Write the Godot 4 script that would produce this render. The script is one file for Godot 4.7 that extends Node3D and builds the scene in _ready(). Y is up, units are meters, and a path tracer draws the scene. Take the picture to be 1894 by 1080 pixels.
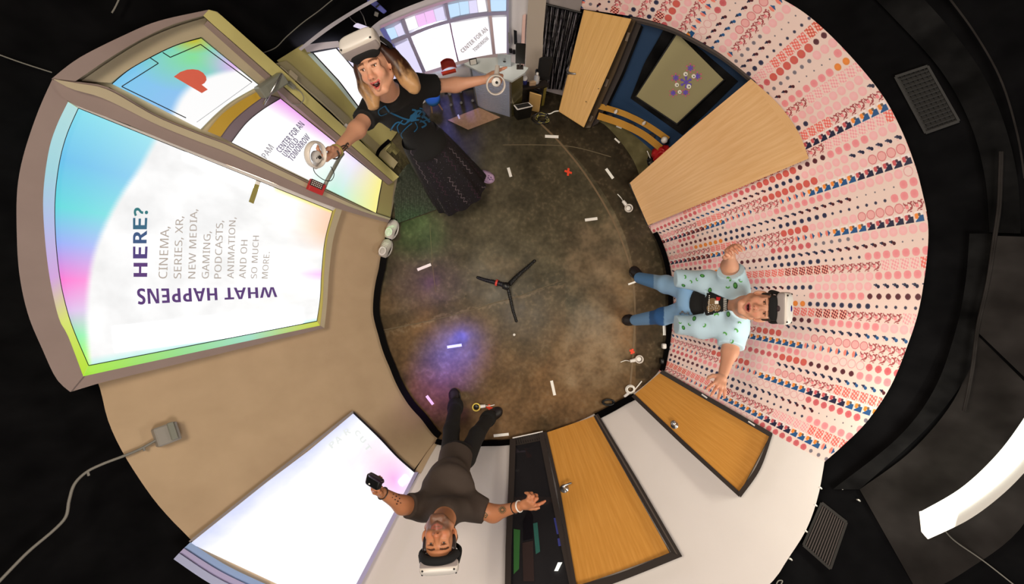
extends Node3D
# A round, bowl-like studio: a flat concrete floor with walls that lean outward all round, seen from a camera hung high in its middle.

const H := 4.6                    # camera height over the floor
const F := 900.0                  # focal length in pixels of the 1894 x 1080 frame
const CX := 947.0
const CY := 540.0
const SLOPE := 1.2                # rise of the leaning walls
var M := {}                       # materials
var base_curve := PackedFloat32Array()
var mode := "wall"                # which surface tt() finds: wall, floor, inner, shell
var names := {}
var rng := RandomNumberGenerator.new()

# ---------------------------------------------------------------- where things are
func at(x: float, y: float, t: float) -> Vector3:
	return Vector3((x - CX) / F * t, H - t, (y - CY) / F * t)

func fl(x: float, y: float, h := 0.0) -> Vector3:
	return at(x, y, H - h)

func r_of(x: float, y: float) -> float:
	return Vector2(x - CX, y - CY).length()

func base_r(x: float, y: float) -> float:
	var a := fposmod(rad_to_deg(atan2(y - CY, x - CX)), 360.0)
	var i := int(a)
	return lerpf(base_curve[i % 360], base_curve[(i + 1) % 360], a - i)

func cone(r: float, r0: float) -> float:
	return minf(H, (H + SLOPE * r0 / F * H) / (1.0 + SLOPE * r / F))

func tt(x: float, y: float) -> float:
	var r := r_of(x, y)
	if mode == "floor":
		return H
	if mode == "blob":
		return march(x, y)
	if mode == "inner":
		return cone(r, 368.0)
	if mode == "shell":
		return cone(r, base_r(x, y)) + 0.17
	return cone(r, base_r(x, y))

var on: Blob                      # the body or garment that mode "blob" lays things on
func march(x: float, y: float) -> float:
	var d := Vector3((x - CX) / F, -1, (y - CY) / F)
	var l := d.length()
	var t := 2.35
	for i in 60:
		var e := on.eval(Vector3(0, H, 0) + d * t)
		if e < 0.0012:
			break
		t += e / l * 0.9
		if t > 4.6:
			break
	return t

func wl(x: float, y: float, lift := 0.0) -> Vector3:
	return at(x, y, tt(x, y) - lift)

func make_base_curve() -> void:
	# where the walls meet the floor, as measured round the room
	var pts := [Vector2(1236, 570), Vector2(1234, 604), Vector2(1227, 655), Vector2(1221, 685), Vector2(1171, 728), Vector2(1149, 738), Vector2(1117, 756), Vector2(1099, 765), Vector2(1055, 785), Vector2(1008, 800), Vector2(943, 812), Vector2(898, 814), Vector2(850, 816), Vector2(808, 812), Vector2(780, 775), Vector2(758, 752), Vector2(735, 714), Vector2(721, 680), Vector2(700, 620), Vector2(690, 582), Vector2(692, 540), Vector2(701, 497), Vector2(710, 450), Vector2(723, 405), Vector2(728, 360), Vector2(733, 326), Vector2(716, 308), Vector2(699, 292), Vector2(712, 268), Vector2(735, 235), Vector2(765, 205), Vector2(800, 180), Vector2(840, 158), Vector2(880, 148), Vector2(930, 145), Vector2(985, 160), Vector2(1015, 168), Vector2(1042, 176), Vector2(1060, 196), Vector2(1085, 232), Vector2(1130, 285), Vector2(1163, 338), Vector2(1197, 415), Vector2(1212, 440), Vector2(1227, 480), Vector2(1235, 530)]
	var av := []
	for p: Vector2 in pts:
		av.append([fposmod(rad_to_deg(atan2(p.y - CY, p.x - CX)), 360.0), r_of(p.x, p.y)])
	av.sort_custom(func(a, b): return a[0] < b[0])
	var n := av.size()
	base_curve.resize(360)
	for i in 360:
		for k in n:
			var p: Array = av[k]
			var q: Array = av[(k + 1) % n]
			var a: float = p[0]
			var b: float = q[0] + (360.0 if k == n - 1 else 0.0)
			var d: float = i
			if k == n - 1 and d < a:
				d += 360.0
			if d >= a and d <= b:
				base_curve[i] = lerpf(p[1], q[1], (d - a) / maxf(b - a, 0.001))
				break
	for pass_ in 3:
		var c := base_curve.duplicate()
		for i in 360:
			base_curve[i] = c[i] * 0.5 + 0.25 * (c[(i + 1) % 360] + c[(i + 359) % 360])

# ---------------------------------------------------------------- naming
func numbered(called: String) -> String:
	var n: int = names.get(called, 0)
	names[called] = n + 1
	return called if n == 0 else "%s_%03d" % [called, n]

func tag(o: Node, label: String, category := "", group := "") -> Node:
	if label:
		o.set_meta("label", label)
	if category:
		o.set_meta("category", category)
	if group:
		o.set_meta("group", group)
	return o

func thing(called: String, label: String, category: String, where := Vector3.ZERO, group := "") -> Node3D:
	var o := Node3D.new()
	o.name = numbered(called)
	add_child(o, true)
	o.position = where
	tag(o, label, category, group)
	return o

func base_of(parent: Node) -> Vector3:
	var p := Vector3.ZERO
	var n := parent
	while n != self and n is Node3D:
		p += (n as Node3D).position
		n = n.get_parent()
	return p

# meshes are built in room coordinates; a part is moved back by where its thing stands
func part(called: String, mesh: Mesh, m: Material, parent: Node = self) -> MeshInstance3D:
	var o := MeshInstance3D.new()
	o.mesh = mesh
	o.material_override = m
	o.cast_shadow = GeometryInstance3D.SHADOW_CASTING_SETTING_ON
	if parent == self:
		o.name = numbered(called)
		add_child(o, true)
		var c := mesh.get_aabb().get_center()
		c.y = mesh.get_aabb().position.y
		o.mesh = mesh
	else:
		o.name = called
		parent.add_child(o, true)
		o.position = -base_of(parent)
		if parent is MeshInstance3D:
			o.position = Vector3.ZERO
	return o

func struct(called: String, mesh: Mesh, m: Material, parent: Node = self) -> MeshInstance3D:
	var o := part(called, mesh, m, parent)
	if parent == self:
		o.set_meta("kind", "structure")
	return o

func struct_root(called: String) -> Node3D:
	var o := Node3D.new()
	o.name = called
	add_child(o, true)
	o.set_meta("kind", "structure")
	return o

# ---------------------------------------------------------------- curves in the frame
func cv(pts: Array, n := 24) -> PackedVector2Array:
	# a smooth curve through the points, n + 1 samples evenly spaced along it
	var fine := PackedVector2Array()
	var m := pts.size()
	if m == 2:
		fine.append(pts[0]); fine.append(pts[1])
	else:
		for i in m - 1:
			var a: Vector2 = pts[maxi(i - 1, 0)]
			var b: Vector2 = pts[i]
			var c: Vector2 = pts[i + 1]
			var d: Vector2 = pts[mini(i + 2, m - 1)]
			for k in 12:
				fine.append(b.cubic_interpolate(c, a, d, k / 12.0))
		fine.append(pts[m - 1])
	return resample(fine, n)

func pl(pts: Array, n := 24) -> PackedVector2Array:
	return resample(PackedVector2Array(pts), n)

func resample(fine: PackedVector2Array, n: int) -> PackedVector2Array:
	var total := 0.0
	for i in fine.size() - 1:
		total += fine[i].distance_to(fine[i + 1])
	var out := PackedVector2Array()
	var seg := 0
	var done := 0.0
	for k in n + 1:
		var want := total * k / n
		while seg < fine.size() - 2 and done + fine[seg].distance_to(fine[seg + 1]) < want:
			done += fine[seg].distance_to(fine[seg + 1])
			seg += 1
		var l := fine[seg].distance_to(fine[seg + 1])
		out.append(fine[seg].lerp(fine[seg + 1], clampf((want - done) / maxf(l, 0.0001), 0, 1)))
	return out

func offset(line: PackedVector2Array, d: float) -> PackedVector2Array:
	var out := PackedVector2Array()
	var n := line.size()
	for i in n:
		var t := (line[mini(i + 1, n - 1)] - line[maxi(i - 1, 0)]).normalized()
		out.append(line[i] + Vector2(-t.y, t.x) * d)
	return out

func V(x: float, y: float) -> Vector2:
	return Vector2(x, y)

# ---------------------------------------------------------------- solid sheets on the room's surfaces
func quad(st: SurfaceTool, a: Vector3, b: Vector3, c: Vector3, d: Vector3, ua := Vector2.ZERO, ub := Vector2.ZERO, uc := Vector2.ZERO, ud := Vector2.ZERO) -> void:
	for q in [[a, ua], [b, ub], [c, uc], [a, ua], [c, uc], [d, ud]]:
		st.set_uv(q[1])
		st.add_vertex(q[0])

func begin() -> SurfaceTool:
	var st := SurfaceTool.new()
	st.begin(Mesh.PRIMITIVE_TRIANGLES)
	return st

func done(st: SurfaceTool) -> ArrayMesh:
	st.generate_normals()
	return st.commit()

# a sheet between two curves, its face 'lift' over the surface and 'thick' deep; rounded = how far the face is drawn in at its rim
func sheet_into(st: SurfaceTool, A: PackedVector2Array, B: PackedVector2Array, nv: int, lift: float, thick: float, flip := false) -> void:
	var nu := A.size() - 1
	var top := []
	for i in nu + 1:
		var row := PackedVector3Array()
		for j in nv + 1:
			var p := A[i].lerp(B[i], float(j) / nv)
			row.append(wl(p.x, p.y, lift))
		top.append(row)
	# which way round faces the camera
	var mid := (A[0] + A[nu] + B[0] + B[nu]) / 4.0
	var e := 0.0
	for i in nu:
		e += (A[i + 1] - A[i]).cross((B[i] + B[i + 1]) / 2.0 - A[i])
	var cw := e > 0
	st.set_smooth_group(1)
	for i in nu:
		for j in nv:
			var u0 := float(i) / nu
			var u1 := float(i + 1) / nu
			var v0 := float(j) / nv
			var v1 := float(j + 1) / nv
			if cw:
				quad(st, top[i][j], top[i + 1][j], top[i + 1][j + 1], top[i][j + 1], V(u0, v0), V(u1, v0), V(u1, v1), V(u0, v1))
			else:
				quad(st, top[i][j], top[i][j + 1], top[i + 1][j + 1], top[i + 1][j], V(u0, v0), V(u0, v1), V(u1, v1), V(u1, v0))
	if thick <= 0.0:
		return
	st.set_smooth_group(-1)
	var rim := PackedVector2Array()
	for i in nu + 1:
		rim.append(A[i])
	for j in range(1, nv + 1):
		rim.append(A[nu].lerp(B[nu], float(j) / nv))
	for i in range(nu - 1, -1, -1):
		rim.append(B[i])
	for j in range(nv - 1, 0, -1):
		rim.append(A[0].lerp(B[0], float(j) / nv))
	for i in rim.size():
		var p := rim[i]
		var q := rim[(i + 1) % rim.size()]
		var a := wl(p.x, p.y, lift)
		var b := wl(q.x, q.y, lift)
		var c := wl(q.x, q.y, lift - thick)
		var d := wl(p.x, p.y, lift - thick)
		if cw:
			quad(st, a, d, c, b)
		else:
			quad(st, a, b, c, d)

func sheet(A: PackedVector2Array, B: PackedVector2Array, nv: int, lift: float, thick: float) -> ArrayMesh:
	var st := begin()
	sheet_into(st, A, B, nv, lift, thick)
	return done(st)

func strip_into(st: SurfaceTool, line: PackedVector2Array, w0: float, w1: float, lift: float, thick: float) -> void:
	# a band from w0 to w1 pixels beside a line
	sheet_into(st, offset(line, w0), offset(line, w1), 1, lift, thick)

func strip(line: PackedVector2Array, w0: float, w1: float, lift: float, thick: float) -> ArrayMesh:
	var st := begin()
	strip_into(st, line, w0, w1, lift, thick)
	return done(st)

# a flat many-cornered plate (pixels) on the surface
func plate_into(st: SurfaceTool, poly: PackedVector2Array, lift: float, thick: float) -> void:
	var P := poly
	if Geometry2D.is_polygon_clockwise(P):
		P.reverse()
	var tri := Geometry2D.triangulate_polygon(P)
	st.set_smooth_group(-1)
	for k in range(0, tri.size(), 3):
		var a := P[tri[k]]
		var b := P[tri[k + 1]]
		var c := P[tri[k + 2]]
		if (b - a).cross(c - a) < 0:
			var s := b
			b = c
			c = s
		for p in [a, b, c]:
			st.set_uv(V(p.x / 100.0, p.y / 100.0))
			st.add_vertex(wl(p.x, p.y, lift))
	if thick > 0:
		var cw := 0.0
		for i in P.size():
			cw += P[i].cross(P[(i + 1) % P.size()])
		for i in P.size():
			var p := P[i]
			var q := P[(i + 1) % P.size()]
			if cw < 0:
				var s := p
				p = q
				q = s
			quad(st, wl(p.x, p.y, lift), wl(p.x, p.y, lift - thick), wl(q.x, q.y, lift - thick), wl(q.x, q.y, lift))

func plate(poly: Array, lift: float, thick: float) -> ArrayMesh:
	var st := begin()
	plate_into(st, PackedVector2Array(poly), lift, thick)
	return done(st)

# ---------------------------------------------------------------- free solids
func tube_into(st: SurfaceTool, pts: PackedVector3Array, r0: float, r1 := -1.0, sides := 8, caps := true) -> void:
	if r1 < 0:
		r1 = r0
	var n := pts.size()
	var rings := []
	var side := Vector3.ZERO
	for i in n:
		var t := (pts[mini(i + 1, n - 1)] - pts[maxi(i - 1, 0)]).normalized()
		if side == Vector3.ZERO:
			side = t.cross(Vector3.UP if absf(t.y) < 0.9 else Vector3.RIGHT).normalized()
		else:
			side = (side - t * side.dot(t)).normalized()
		var up := side.cross(t)
		var r := lerpf(r0, r1, float(i) / maxi(n - 1, 1))
		var ring := PackedVector3Array()
		for k in sides:
			var a := TAU * k / sides
			ring.append(pts[i] + (side * cos(a) + up * sin(a)) * r)
		rings.append(ring)
	st.set_smooth_group(1)
	for i in n - 1:
		for k in sides:
			var k2 := (k + 1) % sides
			quad(st, rings[i][k], rings[i][k2], rings[i + 1][k2], rings[i + 1][k], V(float(k) / sides, i), V(float(k + 1) / sides, i), V(float(k + 1) / sides, i + 1), V(float(k) / sides, i + 1))
	if caps:
		st.set_smooth_group(-1)
		for k in range(1, sides - 1):
			for p in [rings[0][0], rings[0][k + 1], rings[0][k], rings[n - 1][0], rings[n - 1][k], rings[n - 1][k + 1]]:
				st.add_vertex(p)

func tube(pts: Array, r0: float, r1 := -1.0, sides := 8) -> ArrayMesh:
	var st := begin()
	tube_into(st, PackedVector3Array(pts), r0, r1, sides)
	return done(st)

func smooth3(pts: Array, per := 6) -> PackedVector3Array:
	var out := PackedVector3Array()
	var m := pts.size()
	for i in m - 1:
		var a: Vector3 = pts[maxi(i - 1, 0)]
		var b: Vector3 = pts[i]
		var c: Vector3 = pts[i + 1]
		var d: Vector3 = pts[mini(i + 2, m - 1)]
		for k in per:
			out.append(b.cubic_interpolate(c, a, d, float(k) / per))
	out.append(pts[m - 1])
	return out

# eight corners, lower four then upper four, each four the same way round; bev rounds the edges off
func hexa_into(st: SurfaceTool, c: Array, bev := 0.0) -> void:
	var mid := Vector3.ZERO
	for p: Vector3 in c:
		mid += p / 8.0
	var faces := [[0, 1, 2, 3], [4, 5, 6, 7], [0, 1, 5, 4], [1, 2, 6, 5], [2, 3, 7, 6], [3, 0, 4, 7]]
	st.set_smooth_group(-1)
	var inset := {}
	for f in 6:
		var q: Array = faces[f]
		var fc := Vector3.ZERO
		for k in 4:
			fc += c[q[k]] / 4.0
		for k in 4:
			var p: Vector3 = c[q[k]]
			var n1: Vector3 = c[q[(k + 1) % 4]] - p
			var n2: Vector3 = c[q[(k + 3) % 4]] - p
			inset[[f, q[k]]] = p + n1.normalized() * minf(bev, n1.length() * 0.4) + n2.normalized() * minf(bev, n2.length() * 0.4)
		tri_out(st, [inset[[f, q[0]]], inset[[f, q[1]]], inset[[f, q[2]]], inset[[f, q[3]]]], mid)
	if bev <= 0:
		return
	for f in 6:
		for g in range(f + 1, 6):
			var shared := []
			for k in 4:
				if faces[g].has(faces[f][k]):
					shared.append(faces[f][k])
			if shared.size() == 2:
				tri_out(st, [inset[[f, shared[0]]], inset[[f, shared[1]]], inset[[g, shared[1]]], inset[[g, shared[0]]]], mid)
	for v in 8:
		var ps := []
		for f in 6:
			if faces[f].has(v):
				ps.append(inset[[f, v]])
		tri_out(st, ps, mid)

func tri_out(st: SurfaceTool, q: Array, mid: Vector3) -> void:
	# a face turned away from mid (front faces run clockwise)
	var n: Vector3 = (q[1] - q[0]).cross(q[2] - q[0])
	var fc := Vector3.ZERO
	for p: Vector3 in q:
		fc += p / q.size()
	if n.dot(fc - mid) > 0:
		q = q.duplicate()
		q.reverse()
	var uv := [V(0, 0), V(1, 0), V(1, 1), V(0, 1)]
	for k in range(1, q.size() - 1):
		for m in [0, k, k + 1]:
			st.set_uv(uv[m])
			st.add_vertex(q[m])

func hexa(c: Array, bev := 0.0) -> ArrayMesh:
	var st := begin()
	hexa_into(st, c, bev)
	return done(st)

# a box from a frame: origin at its lowest corner's centre, three half extents along the axes of b
func box_in(st: SurfaceTool, c: Vector3, b: Basis, h: Vector3, bev := 0.0) -> void:
	var q := []
	for y in [-1, 1]:
		for s in [[-1, -1], [1, -1], [1, 1], [-1, 1]]:
			q.append(c + b.x * h.x * s[0] + b.y * h.y * y + b.z * h.z * s[1])
	hexa_into(st, q, bev)

func box(c: Vector3, b: Basis, h: Vector3, bev := 0.0) -> ArrayMesh:
	var st := begin()
	box_in(st, c, b, h, bev)
	return done(st)

# standing block: floor pixels at height h0, the same four in plan risen to h1
func block(px: Array, h0: float, h1: float, bev := 0.0) -> ArrayMesh:
	var q := []
	for p: Vector2 in px:
		q.append(fl(p.x, p.y, 0.0) + Vector3(0, h0, 0))
	for p: Vector2 in px:
		q.append(fl(p.x, p.y, 0.0) + Vector3(0, h1, 0))
	return hexa(q, bev)

func lathe_into(st: SurfaceTool, o: Vector3, b: Basis, prof: Array, sides := 20) -> void:
	st.set_smooth_group(1)
	for i in prof.size() - 1:
		var p: Vector2 = prof[i]
		var q: Vector2 = prof[i + 1]
		for k in sides:
			var a0 := TAU * k / sides
			var a1 := TAU * (k + 1) / sides
			var d0 := b.x * cos(a0) + b.z * sin(a0)
			var d1 := b.x * cos(a1) + b.z * sin(a1)
			quad(st, o + d0 * p.x + b.y * p.y, o + d1 * p.x + b.y * p.y, o + d1 * q.x + b.y * q.y, o + d0 * q.x + b.y * q.y)

func lathe(o: Vector3, b: Basis, prof: Array, sides := 20) -> ArrayMesh:
	var st := begin()
	lathe_into(st, o, b, prof, sides)
	return done(st)

func ball_into(st: SurfaceTool, c: Vector3, b: Basis, r: Vector3, n := 12) -> void:
	var prof := []
	for i in n + 1:
		var a := PI * i / n
		prof.append(V(sin(a), -cos(a)))
	lathe_into(st, c, Basis(b.x * r.x, b.y * r.y, b.z * r.z), prof, n * 2)

func ball(c: Vector3, b: Basis, r: Vector3, n := 12) -> ArrayMesh:
	var st := begin()
	ball_into(st, c, b, r, n)
	return done(st)

# axes at a point of the frame: x along the pixel direction given, z towards the camera
func facing(x: float, y: float, t: float, dir: Vector2) -> Basis:
	var z := (Vector3(0, H, 0) - at(x, y, t)).normalized()
	var d := Vector3(dir.x, 0, dir.y)
	d = (d - z * d.dot(z)).normalized()
	return Basis(d, z.cross(d), z)

# axes of the leaning wall at a pixel: x along the pixel direction, z out of the wall
func wall_axes(x: float, y: float, dir: Vector2) -> Basis:
	var o := wl(x, y)
	var a := (wl(x + 4, y) - wl(x - 4, y)).normalized()
	var b := (wl(x, y + 4) - wl(x, y - 4)).normalized()
	var n := b.cross(a).normalized()
	if n.y < 0:
		n = -n
	var d := (wl(x + dir.x * 4, y + dir.y * 4) - o).normalized()
	d = (d - n * d.dot(n)).normalized()
	return Basis(d, n.cross(d), n)

# ---------------------------------------------------------------- lettering laid along the surface
var font_cache := {}
func letters(text: String, b0: Vector2, b1: Vector2, c0: Vector2, c1: Vector2, lift: float, weight := 400, bulge := 0.0) -> ArrayMesh:
	# baseline from b0 to b1, tops of capitals from c0 to c1
	if not font_cache.has(weight):
		var f := SystemFont.new()
		f.font_names = PackedStringArray(["Droid Sans"])
		f.font_weight = weight
		font_cache[weight] = f
	var tm := TextMesh.new()
	tm.font = font_cache[weight]
	tm.font_size = 64
	tm.pixel_size = 0.01
	tm.depth = 0.02
	tm.curve_step = 1.5
	tm.text = "H"
	var hb := tm.get_aabb()
	tm.text = text
	var bb := tm.get_aabb()
	var arr := tm.surface_get_arrays(0)
	var src: PackedVector3Array = arr[Mesh.ARRAY_VERTEX]
	var out := PackedVector3Array()
	for p in src:
		var u := (p.x - bb.position.x) / bb.size.x
		var v := (p.y - hb.position.y) / hb.size.y
		var q := b0.lerp(b1, u).lerp(c0.lerp(c1, u), v)
		if bulge != 0.0:
			q += (c0 - b0).normalized() * bulge * 4.0 * u * (1 - u)
		out.append(wl(q.x, q.y, lift + (0.012 if p.z > 0 else 0.004)))
	var idx = arr[Mesh.ARRAY_INDEX]
	var st := begin()
	st.set_smooth_group(-1)
	if idx != null and idx.size() > 0:
		for i in idx:
			st.add_vertex(out[i])
	else:
		for p in out:
			st.add_vertex(p)
	return done(st)

# ---------------------------------------------------------------- the scene
func _ready() -> void:
	rng.seed = 20240611
	make_base_curve()
	var cam := Camera3D.new()
	cam.name = "camera"
	add_child(cam)
	cam.position = Vector3(0, H, 0)
	cam.rotation_degrees = Vector3(-90, 0, 0)
	cam.fov = 2.0 * rad_to_deg(atan(540.0 / F))
	cam.near = 0.05
	cam.far = 60.0
	cam.current = true
	var we := WorldEnvironment.new()
	we.name = "environment"
	var env := Environment.new()
	env.background_mode = Environment.BG_COLOR
	env.background_color = Color(0.01, 0.01, 0.012)
	env.tonemap_mode = Environment.TONE_MAPPER_LINEAR
	env.tonemap_exposure = 1.0
	env.sdfgi_enabled = true
	env.ssao_enabled = true
	env.ssil_enabled = true
	we.environment = env
	add_child(we)
	lights()
	materials()
	room()
	left_side()
	front_side()
	right_side()
	back_room()
	ceiling_things()
	floor_things()
	desk_corner()
	people()

func area(called: String, p: Vector3, towards: Vector3, sx: float, sy: float, c: Color, e: float) -> void:
	var l := AreaLight3D.new()
	l.name = called
	l.area_size = Vector2(sx, sy)
	l.light_color = c
	l.light_energy = e
	l.shadow_enabled = true
	l.area_range = 20.0
	l.area_attenuation = 2.0
	add_child(l)
	l.position = p
	var z := (p - towards).normalized()
	l.look_at_from_position(p, towards, Vector3.UP if absf(z.y) < 0.95 else Vector3.FORWARD)

func spot(called: String, p: Vector3, towards: Vector3, c: Color, e: float, ang: float) -> void:
	var l := SpotLight3D.new()
	l.name = called
	l.light_color = c
	l.light_energy = e
	l.spot_angle = ang
	l.spot_angle_attenuation = 1.0
	l.spot_range = 20.0
	l.spot_attenuation = 2.0
	l.light_size = 0.22
	l.shadow_enabled = true
	add_child(l)
	l.look_at_from_position(p, towards, Vector3.FORWARD)

# a flat strip of light lying just in front of a window pane, along one straight line of the leaning wall
func window_strip(called: String, a: Vector2, b: Vector2, w: float, c: Color, e: float) -> void:
	var p := wl(a.x, a.y, 0.036)
	var q := wl(b.x, b.y, 0.036)
	var m := (p + q) / 2.0
	var ax := wall_axes((a.x + b.x) / 2, (a.y + b.y) / 2, b - a)
	var l := AreaLight3D.new()
	l.name = called
	l.area_size = Vector2(p.distance_to(q), w)
	l.light_color = c
	l.light_energy = e
	l.shadow_enabled = true
	l.area_range = 20.0
	l.area_attenuation = 2.0
	add_child(l, true)
	l.transform = Transform3D(ax, m)

func lights() -> void:
	# unseen area lights added over the camera, standing in for ceiling lamps
	area("added_ceiling_light_left", Vector3(-1.5, 5.9, -0.6), Vector3(1.6, 0.8, 0.2), 1.6, 1.2, Color(1.0, 0.93, 0.84), 16.0)
	area("added_ceiling_light_middle", Vector3(0.9, 5.95, 1.5), Vector3(0.9, 0.5, 1.6), 1.6, 1.2, Color(1.0, 0.95, 0.9), 13.0)
	# daylight through the printed window film
	mode = "wall"
	window_strip("window_light_left", V(560, 588), V(210, 628), 0.17, Color(0.92, 0.96, 1.0), 1.6)
	window_strip("window_light_left", V(505, 349), V(345, 281), 0.10, Color(0.92, 0.96, 1.0), 1.3)
	window_strip("window_light_front", V(470, 1010), V(610, 875), 0.15, Color(0.88, 0.83, 1.0), 2.6)
	window_strip("window_light_front", V(741, 894), V(753, 882), 0.045, Color(1.0, 0.6, 0.95), 0.5)
	window_strip("window_light_back", V(803, 72), V(815, 108), 0.16, Color(0.9, 0.93, 1.0), 3.0)
	window_strip("window_light_rear", V(622, 112), V(648, 138), 0.10, Color(0.95, 0.93, 1.0), 0.8)
	# spots added to imitate the coloured windows reflected in the floor
	spot("added_spot_blue", at(560, 900, 3.1), fl(834, 662), Color(0.22, 0.36, 1.0), 16.0, 8.0)
	spot("added_spot_violet", at(600, 900, 3.2), fl(812, 715), Color(0.75, 0.28, 1.0), 4.0, 10.0)
	spot("added_spot_green", at(560, 300, 3.4), fl(768, 428), Color(0.3, 1.0, 0.5), 3.0, 6.5)
	spot("added_spot_pink", at(420, 480, 3.2), fl(790, 525), Color(0.9, 0.5, 0.95), 1.2, 10.0)
	spot("added_spot_back", at(800, 60, 3.9), fl(835, 225), Color(0.35, 0.4, 1.0), 3.5, 12.0)

func materials() -> void:
	vmat("skin", 0.5, 0.08)
	vmat("cloth_tint", 0.85)
	vmat("hair", 0.45)
	mat("eye_white", col(226, 220, 214), 0.2)
	mat("shell_white", col(214, 206, 198), 0.35)
	mottled("cream", col(194, 168, 136), 0.06, 0.75, 5, 0.8)
	mottled("mauve_frame", col(150, 132, 128), 0.05, 0.5, 6, 0.9)
	mottled("cream_frame", col(190, 178, 150), 0.05, 0.5, 7, 0.9)
	mottled("yellow_wall", col(186, 178, 116), 0.05, 0.7, 8, 0.9)
	mottled("white_wall", col(226, 219, 216), 0.02, 0.55, 9, 0.7)
	mottled("grey_wall", col(150, 142, 142), 0.05, 0.7, 10, 0.9)
	mottled("pale_wall", col(214, 212, 216), 0.03, 0.7, 11, 0.9)
	mat("ochre", col(196, 160, 52), 0.5)
	mat("black_trim", col(9, 8, 9), 0.5)
	mat("dark_frame", col(52, 45, 42), 0.4)
	mat("line_black", col(8, 8, 10), 0.6)
	mottled("ceiling", col(9, 9, 11), 0.10, 0.85, 12, 0.7)
	mottled("beam", col(4, 4, 5), 0.25, 0.8, 13, 0.7)
	mottled("duct", col(34, 31, 30), 0.2, 0.7, 14, 0.7)
	for k in ["ceiling", "beam", "duct", "black_trim"]:
		M[k].metallic_specular = 0.12
	mat("blue_wall", col(3, 46, 82), 0.7)
	mat("white_paint", col(226, 222, 220), 0.45)
	mat("lavender", col(178, 172, 214), 0.5)
	mat("steel", col(190, 190, 192), 0.25, 0.9)
	mat("grey_metal", col(140, 142, 132), 0.45, 0.3)
	mat("grey_plastic", col(150, 146, 140), 0.5)
	mat("cable_grey", col(130, 128, 122), 0.6)
	mat("red", col(190, 24, 28), 0.5)
	mat("tape_white", col(244, 242, 236), 0.5)
	mat("tape_orange", col(236, 66, 24), 0.6)
	mat("plastic_white", col(232, 228, 224), 0.35)
	mat("plastic_black", col(14, 14, 16), 0.4)
	mat("cloth_black", col(12, 12, 14), 0.9)
	mat("purple", col(96, 64, 150), 0.5)
	mat("print_grey", col(196, 194, 196), 0.6)
	mat("film_grey_text", col(150, 150, 176), 0.6)
	mat("coral_print", col(238, 112, 92), 0.6)
	wood("birch", col(206, 158, 92), col(228, 186, 120), 21, Vector3(5, 0.35, 1))
	wood("birch_pink", col(216, 168, 114), col(230, 188, 138), 22, Vector3(0.5, 4, 1))
	wood("oak", col(198, 136, 56), col(214, 154, 74), 23, Vector3(0.5, 4, 1), 0.4)
	wood("bench", col(170, 120, 44), col(206, 156, 74), 24, Vector3(0.3, 4, 1))
	M.paper = print_mat("paper", wallpaper_image(), 0.38)
	var fm := print_mat("concrete", floor_image(), 0.38)
	fm.metallic_specular = 0.35
	var dn := noise_tex(31, 0.03, Color(0.25, 0.25, 0.25), Color(0.6, 0.6, 0.6), 512)
	fm.roughness_texture = dn
	fm.roughness = 1.0
	mottled("inner_floor", col(92, 84, 44), 0.2, 0.5, 33, 1.2)
	var film := [[0.0, col(190, 255, 90)], [0.12, col(140, 240, 170)], [0.22, col(220, 190, 235)], [0.34, col(250, 120, 210)], [0.48, col(150, 170, 245)], [0.62, col(90, 215, 220)], [0.8, col(100, 190, 235)], [1.0, col(130, 220, 235)]]
	# the big left window: white disc, rainbow ring towards its far edge. u runs from bottom to top, v from the far edge inwards
	var ring := cv([V(0.0, 0.02), V(0.2, 0.085), V(0.45, 0.155), V(0.7, 0.25), V(0.85, 0.30), V(1.0, 0.315)], 100)
	var cloud := FastNoiseLite.new(); cloud.seed = 4; cloud.frequency = 2.2; cloud.fractal_octaves = 4
	M.film_left = glow("film_left", paint(420, 420, func(u: float, v: float) -> Color:
		var e := ring[int(u * 100)].y
		var c := mixc(film, u)
		var k := smoothstep(e - 0.03, e + 0.006, v)
		c = c.lerp(Color(1, 1, 1), clampf(v / e * 0.25, 0, 1))
		var w := Color(1, 1, 1) * (0.97 + 0.06 * cloud.get_noise_2d(u * 2.0, v * 2.0)) 
		var warm := clampf((v - 0.86) / 0.12, 0, 1) * clampf((u - 0.6) / 0.2, 0, 1)
		w = w.lerp(col(255, 206, 176), warm * 0.9)
		w = w.lerp(col(255, 240, 120), clampf((u - 0.97) / 0.03, 0, 1) * clampf((v - 0.6) / 0.3, 0, 1))
		w = w.lerp(col(180, 240, 235), clampf((0.035 - u) / 0.035, 0, 1) * 0.8)
		w = w.lerp(col(250, 190, 250), clampf(1.0 - absf(u - 0.42) / 0.06, 0, 1) * clampf((v - 0.9) / 0.08, 0, 1) * 0.8)
		return c.lerp(w, k)), Color.WHITE, 1.0)
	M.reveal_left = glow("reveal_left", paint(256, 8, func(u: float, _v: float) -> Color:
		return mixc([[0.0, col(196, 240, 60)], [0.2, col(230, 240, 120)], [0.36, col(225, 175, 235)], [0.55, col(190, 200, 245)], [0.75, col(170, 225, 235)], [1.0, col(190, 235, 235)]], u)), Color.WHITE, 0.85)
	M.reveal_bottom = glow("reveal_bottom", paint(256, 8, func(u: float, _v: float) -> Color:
		return mixc([[0.0, col(180, 245, 70)], [0.4, col(160, 235, 150)], [0.7, col(170, 235, 210)], [1.0, col(215, 220, 70)]], u)), Color.WHITE, 0.85)
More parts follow.
